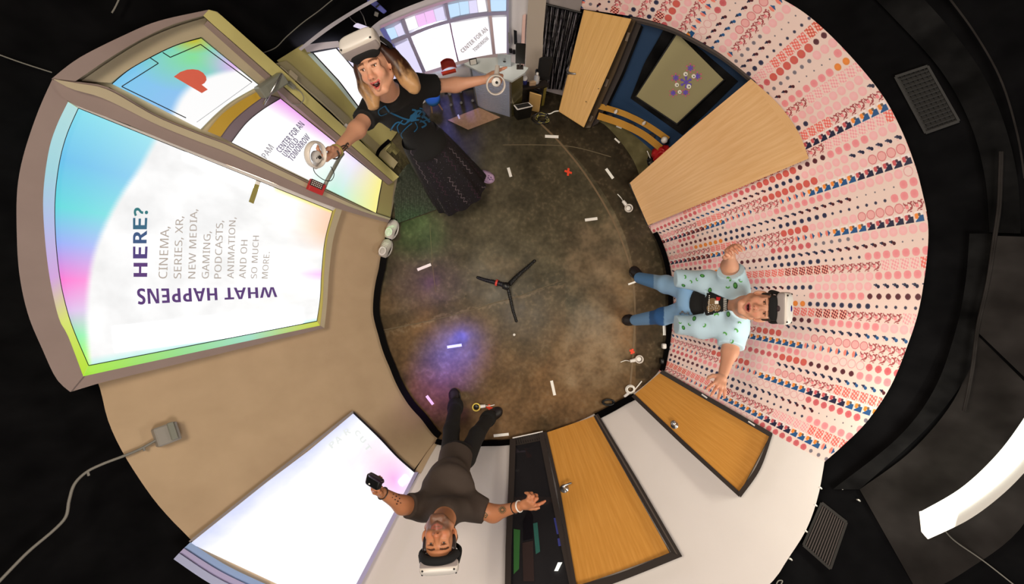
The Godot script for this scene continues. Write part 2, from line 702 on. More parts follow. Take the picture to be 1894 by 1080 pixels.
	# transom over the door: blue, green, pink and a white corner. u along its lower left side, v to the upper right
	M.film_transom = glow("film_transom", paint(256, 256, func(v: float, u: float) -> Color:
		var c := col(120, 200, 240).lerp(col(150, 190, 245), u)
		c = c.lerp(col(130, 225, 150), clampf(1.0 - V(u - 0.25, v - 0.75).length() / 0.55, 0, 1))
		c = c.lerp(col(205, 190, 40), clampf(1.0 - V(u * 2.0, (v - 0.92) * 2.0).length() / 0.5, 0, 1))
		c = c.lerp(col(225, 185, 240), clampf((v - 0.72) / 0.25, 0, 1) * clampf((u - 0.2) / 0.35, 0, 1))
		return c.lerp(Color(1, 1, 1), smoothstep(0.62, 0.74, u + 0.12 * sin(v * 3.0)))), Color.WHITE, 0.95)
	# door glass: white above, pink at the hinge side, mint and yellow low. u from top to bottom, v from the lock side to the hinges
	M.film_door = glow("film_door", paint(256, 256, func(v: float, u: float) -> Color:
		var c := Color(1, 1, 1)
		c = c.lerp(col(240, 160, 240), clampf((v - 0.72 - 0.2 * u) / 0.28, 0, 1) * clampf(1.6 - u * 1.6, 0, 1))
		c = c.lerp(col(190, 240, 220), clampf((u - 0.5) / 0.2, 0, 1) * clampf(1.0 - v * 1.2, 0, 1))
		c = c.lerp(col(215, 200, 245), clampf((u - 0.6) / 0.2, 0, 1) * clampf(v, 0, 1) * 0.6)
		return c.lerp(col(250, 240, 140), clampf((u - 0.75) / 0.25, 0, 1))), Color.WHITE, 1.0)
	# near window: blue-white, pink lower corner. u along its long side, v across
	M.film_front = glow("film_front", paint(256, 256, func(u: float, v: float) -> Color:
		var n := cloud.get_noise_2d(u * 2.5 + 9.0, v * 2.5)
		var c := Color(1, 1, 1) * (1.03 + 0.05 * n)
		c = c.lerp(col(205, 212, 255), clampf((0.16 - v) / 0.16 + n * 0.4, 0, 1) * 0.8)
		c = c.lerp(col(252, 170, 240), clampf(1.0 - V((u - 0.12) * 2.2, v - 0.82).length() / 0.3, 0, 1))
		c = c.lerp(col(250, 220, 240), clampf(1.0 - V((u - 0.1) * 2.0, v - 0.6).length() / 0.45, 0, 1) * 0.7)
		return c), Color.WHITE, 1.0)
	M.ghost_text = glow("ghost_text", null, col(232, 236, 234), 1.0)
	M.film_white = glow("film_white", null, Color(1.0, 0.99, 1.0), 1.0)
	M.film_lilac = glow("film_lilac", null, col(226, 220, 250), 1.0)
	M.film_pink = glow("film_pink", null, col(246, 196, 246), 1.0)
	M.film_blue = glow("film_blue", null, col(196, 226, 252), 1.0)
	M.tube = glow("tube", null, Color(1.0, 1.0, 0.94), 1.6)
	M.bar = glow("bar", null, Color(0.95, 0.9, 1.0), 0.8)
	mat("glass_backing_black", col(22, 19, 24), 0.7)
	mat("clear_glass", Color(0.12, 0.12, 0.15, 0.15), 0.03)
	M.clear_glass.transparency = BaseMaterial3D.TRANSPARENCY_ALPHA

# ---------------------------------------------------------------- materials
func col(r: int, g: int, b: int) -> Color:
	return Color(r / 255.0, g / 255.0, b / 255.0)

func mat(key: String, c: Color, rough := 0.6, metal := 0.0) -> StandardMaterial3D:
	var m := StandardMaterial3D.new()
	m.albedo_color = c
	m.roughness = rough
	m.metallic = metal
	M[key] = m
	return m

func noise_tex(seed_: int, freq: float, lo: Color, hi: Color, size := 256, oct := 4) -> NoiseTexture2D:
	var n := FastNoiseLite.new()
	n.seed = seed_
	n.frequency = freq
	n.fractal_octaves = oct
	var t := NoiseTexture2D.new()
	t.width = size
	t.height = size
	t.seamless = true
	t.noise = n
	var g := Gradient.new()
	g.set_color(0, lo)
	g.set_color(1, hi)
	t.color_ramp = g
	return t

func mottled(key: String, c: Color, spread: float, rough: float, seed_: int, scale_: float) -> StandardMaterial3D:
	var m := mat(key, Color.WHITE, rough)
	m.albedo_texture = noise_tex(seed_, 0.02, c.darkened(spread), c.lightened(spread * 0.6))
	m.uv1_triplanar = true
	m.uv1_world_triplanar = true
	m.uv1_scale = Vector3.ONE * scale_
	return m

func wood(key: String, lo: Color, hi: Color, seed_: int, sc: Vector3, rough := 0.35) -> StandardMaterial3D:
	var m := mat(key, Color.WHITE, rough)
	m.albedo_texture = noise_tex(seed_, 0.012, lo, hi, 512, 5)
	m.uv1_scale = sc
	return m

func print_mat(key: String, img: Image, rough := 0.5) -> StandardMaterial3D:
	var m := mat(key, Color.WHITE, rough)
	m.albedo_texture = ImageTexture.create_from_image(img)
	return m

func glow(key: String, img: Image, c: Color, power: float) -> StandardMaterial3D:
	var m := mat(key, Color(0.25, 0.25, 0.25), 0.25)
	m.emission_enabled = true
	m.emission = c if img == null else Color.BLACK
	if img != null:
		m.emission_operator = BaseMaterial3D.EMISSION_OP_ADD
		m.emission_texture = ImageTexture.create_from_image(img)
	m.emission_energy_multiplier = power
	return m

func mixc(stops: Array, x: float) -> Color:
	# colours along 0..1: [place, colour] pairs
	for i in stops.size() - 1:
		if x <= stops[i + 1][0]:
			return (stops[i][1] as Color).lerp(stops[i + 1][1], clampf((x - stops[i][0]) / (stops[i + 1][0] - stops[i][0]), 0, 1))
	return stops[-1][1]

func paint(w: int, h: int, f: Callable) -> Image:
	var im := Image.create(w, h, false, Image.FORMAT_RGB8)
	for y in h:
		for x in w:
			im.set_pixel(x, y, f.call((x + 0.5) / w, (y + 0.5) / h))
	return im

# the paper on the right wall: rows of small printed motifs that run up the wall, cut from about forty stamps
func stamp(kind: int, a: Color, b: Color, n: int, size: float) -> Image:
	var im := Image.create(n, n, false, Image.FORMAT_RGBA8)
	for y in n:
		for x in n:
			var p := Vector2(x + 0.5, y + 0.5) / n * 2.0 - Vector2.ONE
			var r := p.length()
			var c := Color(0, 0, 0, 0)
			match kind:
				0: # dot
					if r < size:
						c = a.lerp(b, clampf(r / size * 0.6 + p.x * 0.2, 0, 1))
				1: # ring
					if absf(r - size) < 0.08:
						c = b
					elif r < size:
						c = Color(a, 0.5)
				2: # comma
					if (p - V(0.1, -0.25)).length() < 0.34 or (p - V(-0.2, 0.2)).length() < 0.3 or (absf(p.x + 0.28) < 0.14 and p.y > 0.1 and p.y < 0.75):
						c = a if p.y < 0.15 else b
					elif (p - V(0.35, 0.35)).length() < 0.22:
						c = Color(0.93, 0.76, 0.75)
				3: # square with a blue sail
					if absf(p.x) < 0.92 and absf(p.y) < 0.85:
						c = Color(0.95, 0.9, 0.9)
						if p.y < p.x * 1.1 - 0.05 and p.x > -0.2:
							c = a
						elif (p - V(-0.1, 0.45)).length() < 0.5 and p.y > 0.15:
							c = b
						elif (p - V(-0.3, -0.05)).length() < 0.3:
							c = a.lerp(b, 0.5).darkened(0.2)
				4: # scribbled block
					if absf(p.x) < 0.98 and absf(p.y) < 0.8:
						var s := sin(p.x * 9.0 + p.y * 5.0) + sin(p.y * 11.0 - p.x * 4.0 + 1.7)
						c = a if s > 0.3 else (b if s > -0.7 else Color(0.96, 0.84, 0.8))
				5: # hat
					if p.y > p.x * 0.8 - 0.5 and p.y > -p.x * 0.8 - 0.5 and p.y < 0.1 and absf(p.x) < 0.75:
						c = a
					elif (p / V(0.75, 0.4) - V(0, 1.0)).length() < 0.85:
						c = b
				6: # hooks and flecks
					if absf(r - 0.6) < 0.13 and p.y < 0.2:
						c = a
					elif (p - V(0.1, 0.4)).length() < 0.35:
						c = b
					elif fposmod(sin(floor(p.x * 5) * 12.9 + floor(p.y * 5) * 78.2) * 43758.5, 1.0) > 0.8:
						c = a
			im.set_pixel(x, y, c)
	return im

func wallpaper_image() -> Image:
	var cw := 24
	var rows := 76
	var cols := 42
	var im := Image.create(rows * cw, cols * cw, false, Image.FORMAT_RGBA8)
	im.fill(Color(0.93, 0.83, 0.80))
	var pink := Color(0.93, 0.55, 0.58)
	var rose := Color(0.80, 0.35, 0.38)
	var coral := Color(0.93, 0.43, 0.36)
	var navy := Color(0.10, 0.11, 0.24)
	var wine := Color(0.30, 0.09, 0.14)
	var blue := Color(0.12, 0.33, 0.55)
	var sky := Color(0.36, 0.60, 0.88)
	var orange := Color(0.95, 0.55, 0.22)
	var grey := Color(0.45, 0.42, 0.47)
	var S := {}
	S.pinkdot = stamp(0, pink, pink.lightened(0.2), cw, 0.78)
	S.palepink = stamp(0, pink.lightened(0.45), pink.lightened(0.3), cw, 0.85)
	S.rosedot = stamp(0, rose, rose.lightened(0.2), cw, 0.72)
	S.reddot = stamp(0, coral.darkened(0.1), rose, cw, 0.85)
	S.orangedot = stamp(0, orange, orange.darkened(0.1), cw, 0.68)
	S.bluedot = stamp(0, sky, sky.darkened(0.2), cw, 0.8)
	S.navydot = stamp(0, navy, navy.lightened(0.3), cw, 0.55)
	S.winedot = stamp(0, wine, wine.lightened(0.2), cw, 0.58)
	S.smalldot = stamp(0, navy, grey, cw, 0.3)
	S.tinydot = stamp(0, grey, grey, cw, 0.16)
	S.greydot = stamp(0, grey, grey.lightened(0.2), cw, 0.42)
	S.ring = stamp(1, Color(0.95, 0.82, 0.82), rose.lightened(0.45), cw, 0.85)
	S.pinkring = stamp(1, pink, rose.lightened(0.2), cw, 0.85)
	S.comma = stamp(2, navy, navy.lightened(0.12), cw, 0.0)
	S.winecomma = stamp(2, wine, navy, cw, 0.0)
	S.bluecomma = stamp(2, blue, navy, cw, 0.0)
	S.sail = stamp(3, blue, orange, cw, 0.0)
	S.darksail = stamp(3, navy, rose, cw, 0.0)
	S.winesail = stamp(3, wine, coral.darkened(0.3), cw, 0.0)
	S.block = stamp(4, coral, pink, cw, 0.0)
	S.paleblock = stamp(4, pink.lightened(0.2), pink.lightened(0.5), cw, 0.0)
	S.redblock = stamp(4, coral.darkened(0.15), coral, cw, 0.0)
	S.wineblock = stamp(4, wine.lightened(0.1), coral, cw, 0.0)
	S.hat = stamp(5, blue, coral.lightened(0.15), cw, 0.0)
	S.hook = stamp(6, blue, Color(0.9, 0.75, 0.75), cw, 0.0)
	S.redhook = stamp(6, rose.darkened(0.2), pink, cw, 0.0)
	# each row goes through runs of one motif; the eight kinds of row take turns
	var cycles := [
		["pinkdot", "palepink", "palepink", "pinkdot", "rosedot", "reddot", "winedot"],
		["hat", "sail", "darksail", "sail", "hat", "redhook"],
		["smalldot", "navydot", "smalldot", "pinkdot", "orangedot", "navydot"],
		["comma", "bluecomma", "winecomma", "navydot", "palepink", "comma"],
		["palepink", "pinkdot", "palepink", "ring", "rosedot", "greydot"],
		["paleblock", "block", "redblock", "block", "wineblock", "redhook"],
		["palepink", "pinkring", "redhook", "block", "redhook", "reddot"],
		["winedot", "navydot", "comma", "winecomma", "tinydot", "pinkdot"]]
	var full := Rect2i(0, 0, cw, cw)
	for i in rows:
		var c: Array = cycles[(i * 3 + i / 8) % 8]
		var run := rng.randi_range(0, 5)
		var left := rng.randi_range(2, 7)
		for j in cols:
			if left == 0:
				run += 1
				left = rng.randi_range(4, 8)
			left -= 1
			var k: String = c[run % c.size()]
			if j < 13 and k == "palepink":
				k = "rosedot"
			if j < 13 and k == "sail":
				k = "winesail"
			if j < 11 and k == "tinydot":
				k = "winedot"
			im.blend_rect(S[k], full, Vector2i(i * cw, (cols - 1 - j) * cw + (5 if i % 2 else 0)))
	im.convert(Image.FORMAT_RGB8)
	return im

func floor_image() -> Image:
	# bare polished concrete: grey-green slabs, brown wear towards the near wall, a pale worn patch, seams and scratches. Spans 5 m.
	var n := 1000
	var a := FastNoiseLite.new(); a.seed = 3; a.frequency = 0.004; a.fractal_octaves = 5
	var b := FastNoiseLite.new(); b.seed = 9; b.frequency = 0.02; b.fractal_octaves = 4
	var c := FastNoiseLite.new(); c.seed = 17; c.frequency = 0.09; c.fractal_octaves = 2
	var im := Image.create(n, n, false, Image.FORMAT_RGB8)
	var green := col(92, 86, 69)
	var brown := col(114, 90, 64)
	var pale := col(122, 107, 86)
	var dark := col(62, 52, 40)
	for y in n:
		for x in n:
			# the picture's pixel that this spot of the floor falls on
			var px := CX + (x - n * 0.5) * 5.0 / n * F / H
			var py := CY + (y - n * 0.5) * 5.0 / n * F / H
			var u := a.get_noise_2d(x, y)
			var v := b.get_noise_2d(x, y)
			var w := c.get_noise_2d(x, y)
			var g := green.lerp(brown, clampf((py - 570.0 + u * 120.0) / 120.0 * 0.5 + 0.3 + u * 0.6, 0, 1))
			# pale worn patch on the right
			var k := clampf(1.0 - (absf(px - 1105.0 + u * 60.0) - 48.0) / 30.0, 0, 1) * clampf((py - 395.0 + v * 30.0) / 30.0, 0, 1) * clampf((720.0 - py + u * 60.0) / 40.0, 0, 1)
			g = g.lerp(pale, k * (0.55 + v * 0.45))
			var k2 := clampf(1.0 - Vector2((px - 925.0) / 60.0, (py - 605.0) / 45.0).length(), 0, 1)
			g = g.lerp(pale, k2 * 0.6)
			# darker slab beyond the seam on the right
			var seam := 1175.0 - pow(maxf(560.0 - py, 0.0) / 345.0, 2.2) * 190.0
			if px > seam and py < 700:
				g = g.lerp(dark, 0.55)
			# the slab nearer the front is browner and paler, with a chipped pale edge
			var edge := py - (614.0 - (px - 700.0) * 0.268 + v * 9.0)
			if px < 1045 and edge > 0.0:
				g = g.lerp(brown, 0.22)
				if edge < 5.0 + w * 9.0:
					g = g.lerp(pale, 0.55)
			elif px < 1045 and edge > -26.0:
				g = g * (1.0 + edge * 0.0 - 0.10)
			g = g * (1.0 + v * 0.22 + w * 0.13 + u * 0.3)
			if w > 0.30 and v > 0.0 and (px > 1000 or w > 0.42):
				g = g.lerp(pale, 0.35)
			im.set_pixel(x, y, g)
	return im

# ---------------------------------------------------------------- the shell
func polar(a: float, r: float) -> Vector2:
	return V(CX + cos(deg_to_rad(a)) * r, CY + sin(deg_to_rad(a)) * r)

func arc_px(a0: float, a1: float, r: float, n := 48) -> PackedVector2Array:
	var o := PackedVector2Array()
	for i in n + 1:
		o.append(polar(lerpf(a0, a1, float(i) / n), r))
	return o

func base_arc(a0: float, a1: float, dr := 0.0, n := 48) -> PackedVector2Array:
	var o := PackedVector2Array()
	for i in n + 1:
		var a := lerpf(a0, a1, float(i) / n)
		var p := polar(a, 100)
		o.append(polar(a, base_r(p.x, p.y) + dr))
	return o

func room() -> void:
	# floor
	var st := begin()
	var n := 96
	for i in n:
		var a0 := TAU * i / n
		var a1 := TAU * (i + 1) / n
		var R := 2.3
		var p := Vector3(cos(a0) * R, 0, sin(a0) * R)
		var q := Vector3(cos(a1) * R, 0, sin(a1) * R)
		var f := func(v: Vector3) -> Vector2: return V(v.x / 5.0 + 0.5, v.z / 5.0 + 0.5)
		for v: Vector3 in [Vector3.ZERO, p, q]:
			st.set_uv(f.call(v))
			st.add_vertex(v)
		var d := Vector3(0, -0.15, 0)
		quad(st, p, p + d, q + d, q)
		for v: Vector3 in [d, q + d, p + d]:
			st.add_vertex(v)
	var flo := struct("floor", done(st), M.concrete)
	mode = "floor"
	# seams in the slab
	st = begin()
	var seam := cv([V(985, 215), V(1030, 258), V(1075, 312), V(1113, 370), V(1143, 428), V(1165, 492), V(1174, 560), V(1172, 640), V(1165, 720)], 40)
	strip_into(st, seam, -1.7, 1.7, 0.002, 0.0)
	var s1 := part("seam", done(st), mat("seam_light", col(112, 92, 66), 0.7), flo)
	s1.set_meta("label", "pale filled joint that curves along the darker slab")
	st = begin()
	for line: Array in [[V(700, 612), V(790, 594), V(870, 574), V(915, 560), V(960, 548), V(1040, 518)], [V(930, 268), V(1000, 268), V(1062, 272), V(1130, 290)], [V(795, 415), V(800, 490), V(806, 540)]]:
		strip_into(st, cv(line, 24), -0.7, 0.7, 0.0015, 0.0)
	part("crack", done(st), mat("crack", col(104, 92, 70), 0.8), flo)
	# side room floor beyond the wide doorway
	mode = "floor"
	var inn := sheet(cv([V(1100, 222), V(1120, 232), V(1150, 265), V(1174, 302), V(1187, 340)], 16), cv([V(1100, 190), V(1140, 205), V(1200, 240), V(1240, 280), V(1262, 330)], 16), 8, 0.006, 0.02)
	struct("floor_side_room", inn, M.inner_floor)
	# dark shell behind and above the walls, up to the lid over the camera
	mode = "shell"
	st = begin()
	var A := PackedVector2Array()
	var steps := 180
	for i in steps + 1:
		var a := 360.0 * i / steps
		var r := 520.0
		if a > 283 and a < 325:
			r = 640.0
		A.append(polar(a, r))
	sheet_into(st, A, arc_px(0, 360, 1130.0, steps), 10, 0.0, 0.0)
	# from the rim straight up to the lid
	for i in steps:
		var p := polar(360.0 * i / steps, 1130)
		var q := polar(360.0 * (i + 1) / steps, 1130)
		var a := wl(p.x, p.y)
		var b := wl(q.x, q.y)
		var c := Vector3(b.x, 6.3, b.z)
		var d := Vector3(a.x, 6.3, a.z)
		quad(st, a, b, c, d)
		quad(st, d, c, Vector3(0, 6.3, 0), Vector3(0, 6.3, 0))
	struct("ceiling", done(st), M.ceiling)
	mode = "wall"

func angle_of(x: float, y: float) -> float:
	return fposmod(rad_to_deg(atan2(y - CY, x - CX)), 360.0)

# ---------------------------------------------------------------- left: cream wall, display window, glass door
func left_side() -> void:
	mode = "wall"
	# wall between the front corner and the doorway: base round from the corner up to the door
	var a_corner := angle_of(808, 812)
	var a_door := angle_of(724, 404)
	var inner := base_arc(a_corner, a_door, 0.0, 60)
	var outer := cv([V(520, 1200), V(440, 1090), V(353, 998), V(311, 955), V(275, 911), V(229, 840), V(200, 778), V(182, 709), V(150, 640), V(120, 520), V(120, 420), V(150, 320), V(230, 240), V(330, 200)], 60)
	struct("wall_left", sheet(inner, outer, 16, 0.0, 0.12), M.cream)
	struct("baseboard_left", strip(inner, 0.0, 12.0, 0.03, 0.05) if true else null, M.black_trim)
	# ---- display window
	var w := struct_root("window_1")
	var far := cv([V(154, 696), V(126, 622), V(109, 589), V(93, 520), V(83, 440), V(80, 360), V(90, 280), V(105, 232), V(126, 188)], 40)
	var near := cv([V(592, 602), V(597, 560), V(600, 500), V(606, 440), V(622, 385)], 40)
	var far_in := cv([V(164, 676), V(140, 620), V(125, 577), V(111, 515), V(103, 440), V(102, 367), V(110, 300), V(124, 248), V(145, 200)], 40)
	var near_in := cv([V(586, 594), V(592, 552), V(595, 500), V(601, 444), V(615, 390)], 40)
	part("pane", sheet(far_in, near_in, 24, 0.03, 0.012), M.film_left, w)
	# the reveal that glows with the film's colours
	part("reveal", sheet(far, far_in, 2, 0.05, 0.04), M.reveal_left, w)
	part("reveal", sheet(pl([far[0], near[0]], 30), pl([far_in[0], near_in[0]], 30), 1, 0.05, 0.04), M.reveal_bottom, w)
	part("reveal", sheet(near, near_in, 1, 0.05, 0.04), mat("reveal_near", col(214, 206, 120), 0.5), w)
	part("reveal", sheet(pl([far[40], near[40]], 30), pl([far_in[40], near_in[40]], 30), 1, 0.05, 0.04), M.white_paint, w)
	var st := begin()
	strip_into(st, far_in, -0.8, 0.8, 0.054, 0.01)
	strip_into(st, pl([far_in[0], near_in[0]], 30), -0.8, 0.8, 0.054, 0.01)
	strip_into(st, near_in, -0.5, 0.5, 0.054, 0.01)
	strip_into(st, pl([far_in[40], near_in[40]], 30), -0.6, 0.6, 0.054, 0.01)
	part("gasket", done(st), M.line_black, w)
	# casing: far side, foot and near side
	var far_out := cv([V(130, 725), V(104, 700), V(78, 645), V(52, 582), V(36, 508), V(31, 430), V(32, 350), V(44, 285), V(70, 207), V(97, 146)], 40)
	var fo2 := PackedVector2Array()
	for i in 41:
		fo2.append(far_out[i])
	part("frame", sheet(fo2, far, 3, 0.10, 0.10), M.mauve_frame, w)
	part("frame", sheet(pl([V(130, 725), V(182, 709), V(600, 607)], 30), pl([far[0], V(190, 688), near[0]], 30), 2, 0.09, 0.09), M.mauve_frame, w)
	part("frame", sheet(cv([V(600, 607), V(605, 560), V(609, 500), V(617, 440), V(634, 384)], 24), resample(near, 24), 1, 0.085, 0.085), M.cream_frame, w)
	# lettering on the film
	st = begin()
	part("lettering", letters("WHAT HAPPENS", V(512, 531), V(253, 534), V(513, 549), V(255, 563), 0.045, 700), M.purple, w)
	var here := [["H", 511, 479, col(98, 66, 152)], ["E", 473, 447, col(84, 70, 160)], ["R", 439, 412, col(60, 100, 165)], ["E", 409, 388 + 8, col(55, 120, 165)], ["?", 393, 383, col(50, 140, 160)]]
	var hx := [[272.0, 247.0], [272.0, 246.0], [271.0, 246.0], [271.5, 246.0], [273.0, 248.0]]
	var y0 := [512.0, 478.0, 450.0, 424.0, 400.0]
	var y1 := [486.0, 456.0, 426.0, 403.0, 384.0]
	for i in 5:
		part("lettering", letters(here[i][0], V(hx[i][0], y0[i]), V(hx[i][0] + 1, y1[i]), V(hx[i][1], y0[i]), V(hx[i][1], y1[i]), 0.045, 700), mat("here_%d" % i, here[i][3], 0.5), w)
	var lines := [["CINEMA,", 309, 293, 419], ["SERIES, XR,", 335, 321, 400], ["NEW MEDIA,", 361, 348, 387], ["GAMING,", 386, 373, 428], ["PODCASTS,", 409, 396, 408], ["ANIMATION,", 432, 420, 402], ["AND OH", 454, 442, 444], ["SO MUCH", 475, 464, 436], ["MORE.", 495, 484, 466]]
	for l: Array in lines:
		part("lettering", letters(l[0], V(l[1], 515), V(l[1] + 4, l[3]), V(l[2], 515), V(l[2] + 4, l[3]), 0.045, 400), M.print_grey, w)
	# ---- the post between window and door
	var up := cv([V(98, 146), V(203, 156), V(288, 209), V(372, 243), V(427, 264), V(520, 310), V(660, 378), V(722, 404)], 40)
	var lo := cv([V(98, 146), V(126, 187), V(240, 232), V(313, 263), V(400, 297), V(480, 328), V(617, 383), V(718, 412)], 40)
	var upA := cv([V(98, 146), V(150, 152), V(203, 163), V(288, 212), V(372, 247), V(427, 268), V(520, 313), V(660, 380), V(723, 403)], 40)
	struct("trim_1", sheet(upA, lo, 3, 0.12, 0.14), M.mauve_frame)
	var mid := PackedVector2Array()
	var mid2 := PackedVector2Array()
	for i in 41:
		mid.append(upA[i].lerp(lo[i], 0.08))
		mid2.append(upA[i].lerp(lo[i], 0.42))
	struct("trim_2", sheet(mid, mid2, 2, 0.15, 0.05), M.cream_frame)
	# ---- door: casing, transom, leaf
	var d := struct_root("door_1")
	part("backing", plate([V(97, 146), V(148, 106), V(236, 62), V(296, 38), V(386, 18), V(402, 22), V(510, 118), V(738, 327), V(722, 404), V(660, 381), V(520, 314), V(427, 267), V(372, 246), V(288, 212), V(203, 162)], 0.004, 0.03), M.cream_frame, d)
	# transom pane
	var tl := cv([V(207, 155), V(239, 173), V(290, 196), V(344, 219), V(371, 239)], 24)
	var tr := cv([V(372, 70), V(400, 92), V(440, 125), V(480, 158)], 24)
	var tA := PackedVector2Array()
	var tB := PackedVector2Array()
	for i in 25:
		tA.append(tl[i]); tB.append(tr[i])
	part("transom_pane", bowed(cv([V(207, 155), V(240, 128), V(290, 100), V(330, 82), V(372, 70)], 24), cv([V(371, 239), V(400, 210), V(430, 186), V(480, 158)], 24), 24, 0.02, 0.012), M.film_transom, d)
	st = begin()
	for l: Array in [[V(225, 160), V(293, 117)], [V(293, 117), V(278, 107)], [V(301, 97), V(315, 106)], [V(315, 106), V(371, 82)], [V(371, 82), V(466, 152)], [V(225, 160), V(344, 218)]]:
		strip_into(st, pl(l, 12), -0.9, 0.9, 0.026, 0.006)
	strip_into(st, pl([V(466, 152), V(364, 226)], 12), -0.3, 0.3, 0.026, 0.006)
	strip_into(st, cv([V(207, 155), V(240, 128), V(290, 100), V(330, 82), V(372, 70)], 20), -1.0, 1.0, 0.03, 0.012)
	strip_into(st, pl([V(372, 70), V(480, 158)], 12), -0.6, 0.6, 0.03, 0.012)
	part("border_line", done(st), M.line_black, d)
	var P := []
	for q: Vector2 in [V(690, 465), V(760, 415), V(830, 391), V(890, 386), V(950, 395), V(1000, 425), V(1030, 465), V(1035, 500), V(1015, 532), V(985, 550), V(1048, 600), V(985, 638)]:
		P.append(V(200 + q.x / 5.686, 60 + q.y / 5.686))
	var pe := part("lettering", plate(P, 0.028, 0.006), M.coral_print, d)
	pe.set_meta("label", "coral red letter P")
	# reveal of the transom and casing
	part("reveal", sheet(cv([V(150, 150), V(205, 112), V(262, 77), V(318, 52), V(378, 33)], 24), cv([V(205, 153), V(240, 127), V(290, 99), V(330, 81), V(373, 68)], 24), 3, 0.055, 0.05), M.cream_frame, d)
	part("reveal", sheet(pl([V(378, 33), V(520, 140)], 12), pl([V(373, 68), V(484, 158)], 12), 2, 0.055, 0.05), M.cream_frame, d)
	part("casing", sheet(cv([V(95, 146), V(148, 106), V(236, 62), V(296, 38), V(386, 18)], 24), cv([V(140, 150), V(203, 107), V(262, 72), V(318, 46), V(376, 29)], 24), 2, 0.13, 0.14), M.mauve_frame, d)
	part("casing", sheet(pl([V(386, 18), V(402, 22), V(510, 118), V(738, 327)], 36), pl([V(376, 29), V(390, 42), V(505, 142), V(727, 336)], 36), 2, 0.13, 0.14), mat("casing_yellow", col(206, 198, 130), 0.45), d)
	part("casing", sheet(pl([V(384, 38), V(505, 145), V(727, 337)], 36), pl([V(377, 46), V(496, 152), V(718, 342)], 36), 1, 0.10, 0.10), M.mauve_frame, d)
	part("casing", sheet(pl([V(500, 150), V(600, 236), V(718, 343)], 30), pl([V(521, 182), V(600, 244), V(707, 333)], 30), 1, 0.09, 0.08), mat("casing_lilac", col(186, 160, 178), 0.45), d)
	part("head_bar", bowed(cv([V(384, 243), V(410, 212), V(443, 188), V(481, 167)], 16), cv([V(408, 253), V(430, 224), V(460, 198), V(492, 175)], 16), 2, 0.07, 0.07), M.ochre, d)
	part("head_bar", bowed(cv([V(408, 253), V(430, 224), V(460, 198), V(492, 175)], 16), cv([V(428, 263), V(455, 228), V(485, 203), V(519, 182)], 16), 2, 0.06, 0.06), mat("head_grey", col(126, 112, 124), 0.45), d)
	# glass of the leaf
	part("pane", bowed(cv([V(428, 263), V(455, 228), V(485, 203), V(519, 182)], 20), cv([V(696, 394), V(699, 372), V(703, 350), V(707, 333)], 20), 24, 0.03, 0.012), M.film_door, d)
	part("bottom_rail", sheet(pl([V(696, 394), V(700, 366), V(707, 333)], 12), pl([V(722, 402), V(726, 366), V(730, 333)], 12), 3, 0.06, 0.08), mat("rail_olive", col(168, 158, 108), 0.5), d)
	st = begin()
	strip_into(st, cv([V(428, 263), V(455, 228), V(485, 203), V(519, 182)], 16), -0.7, 0.7, 0.066, 0.02)
	strip_into(st, pl([V(519, 182), V(707, 333)], 16), -0.8, 0.8, 0.066, 0.02)
	strip_into(st, pl([V(428, 264), V(520, 311), V(696, 395)], 16), -0.6, 0.6, 0.066, 0.02)
	strip_into(st, pl([V(707, 333), V(696, 394)], 8), -0.7, 0.7, 0.066, 0.02)
	part("gasket", done(st), M.line_black, d)
	part("lettering", letters("PAM", V(493, 294), V(507, 273), V(483, 287), V(497, 266), 0.044, 500), M.film_grey_text, d)
	for l: Array in [["CENTER FOR AN", V(519, 283), V(564, 231), V(510, 276), V(554, 223)], ["UNTOLD", V(530, 291), V(553, 261), V(521, 284), V(545, 254)], ["TOMORROW", V(541, 299), V(574, 255), V(532, 291), V(566, 246)]]:
		part("lettering", letters(l[0], l[1], l[2], l[3], l[4], 0.044, 700), mat("door_text", col(140, 136, 182), 0.5), d)
	# closer and its arm
	var cl := box(at(502, 158, tt(502, 158) - 0.16), wall_axes(502, 158, V(0.83, -0.55)), Vector3(0.105, 0.04, 0.045), 0.008)
	part("door_closer", cl, M.grey_metal, d)
	part("closer_arm", tube([wl(488, 193, 0.12), wl(504, 166, 0.23), wl(521, 137, 0.2)], 0.008), M.steel, d)
	part("push_bar", tube([wl(596, 356, 0.10), wl(604, 336, 0.13), wl(628, 292, 0.13), wl(634, 284, 0.10)], 0.016, 0.016, 10), M.grey_metal, d)
	# cream wall between the door casing and the window behind
	var yw := sheet(pl([V(740, 326), V(640, 234), V(512, 112)], 30), pl([V(760, 300), V(676, 208), V(560, 82)], 30), 6, 0.0, 0.1)
	struct("wall_rear_left", yw, M.yellow_wall)
	struct("trim_3", sheet(pl([V(728, 312), V(640, 232), V(510, 117)], 30), pl([V(736, 300), V(652, 222), V(530, 112)], 30), 1, 0.03, 0.04), mat("trim_olive", col(164, 154, 116), 0.5))
	struct("baseboard_rear", sheet(cv([V(699, 295), V(704, 280), V(724, 262)], 12), cv([V(694, 289), V(699, 275), V(718, 257)], 12), 1, 0.04, 0.05), M.black_trim)
	struct("wall_rear_corner", sheet(cv([V(696, 292), V(702, 279), V(722, 262), V(750, 222)], 12), cv([V(640, 226), V(648, 212), V(664, 196), V(700, 150)], 12), 3, 0.02, 0.04), M.yellow_wall)
	var cond := thing("conduit", "thin cream cable tube with two clips running down the wall right of the glass door", "conduit")
	st = begin()
	tube_into(st, smooth3([wl(518, 122, 0.05), wl(545, 146, 0.05), wl(600, 194, 0.05), wl(640, 233, 0.05)]), 0.006)
	part("tube", done(st), M.cream_frame, cond)
	part("junction_box", box(wl(641, 234, 0.05), wall_axes(641, 234, V(0.75, 0.66)), Vector3(0.022, 0.014, 0.014), 0.003), M.white_paint, cond)
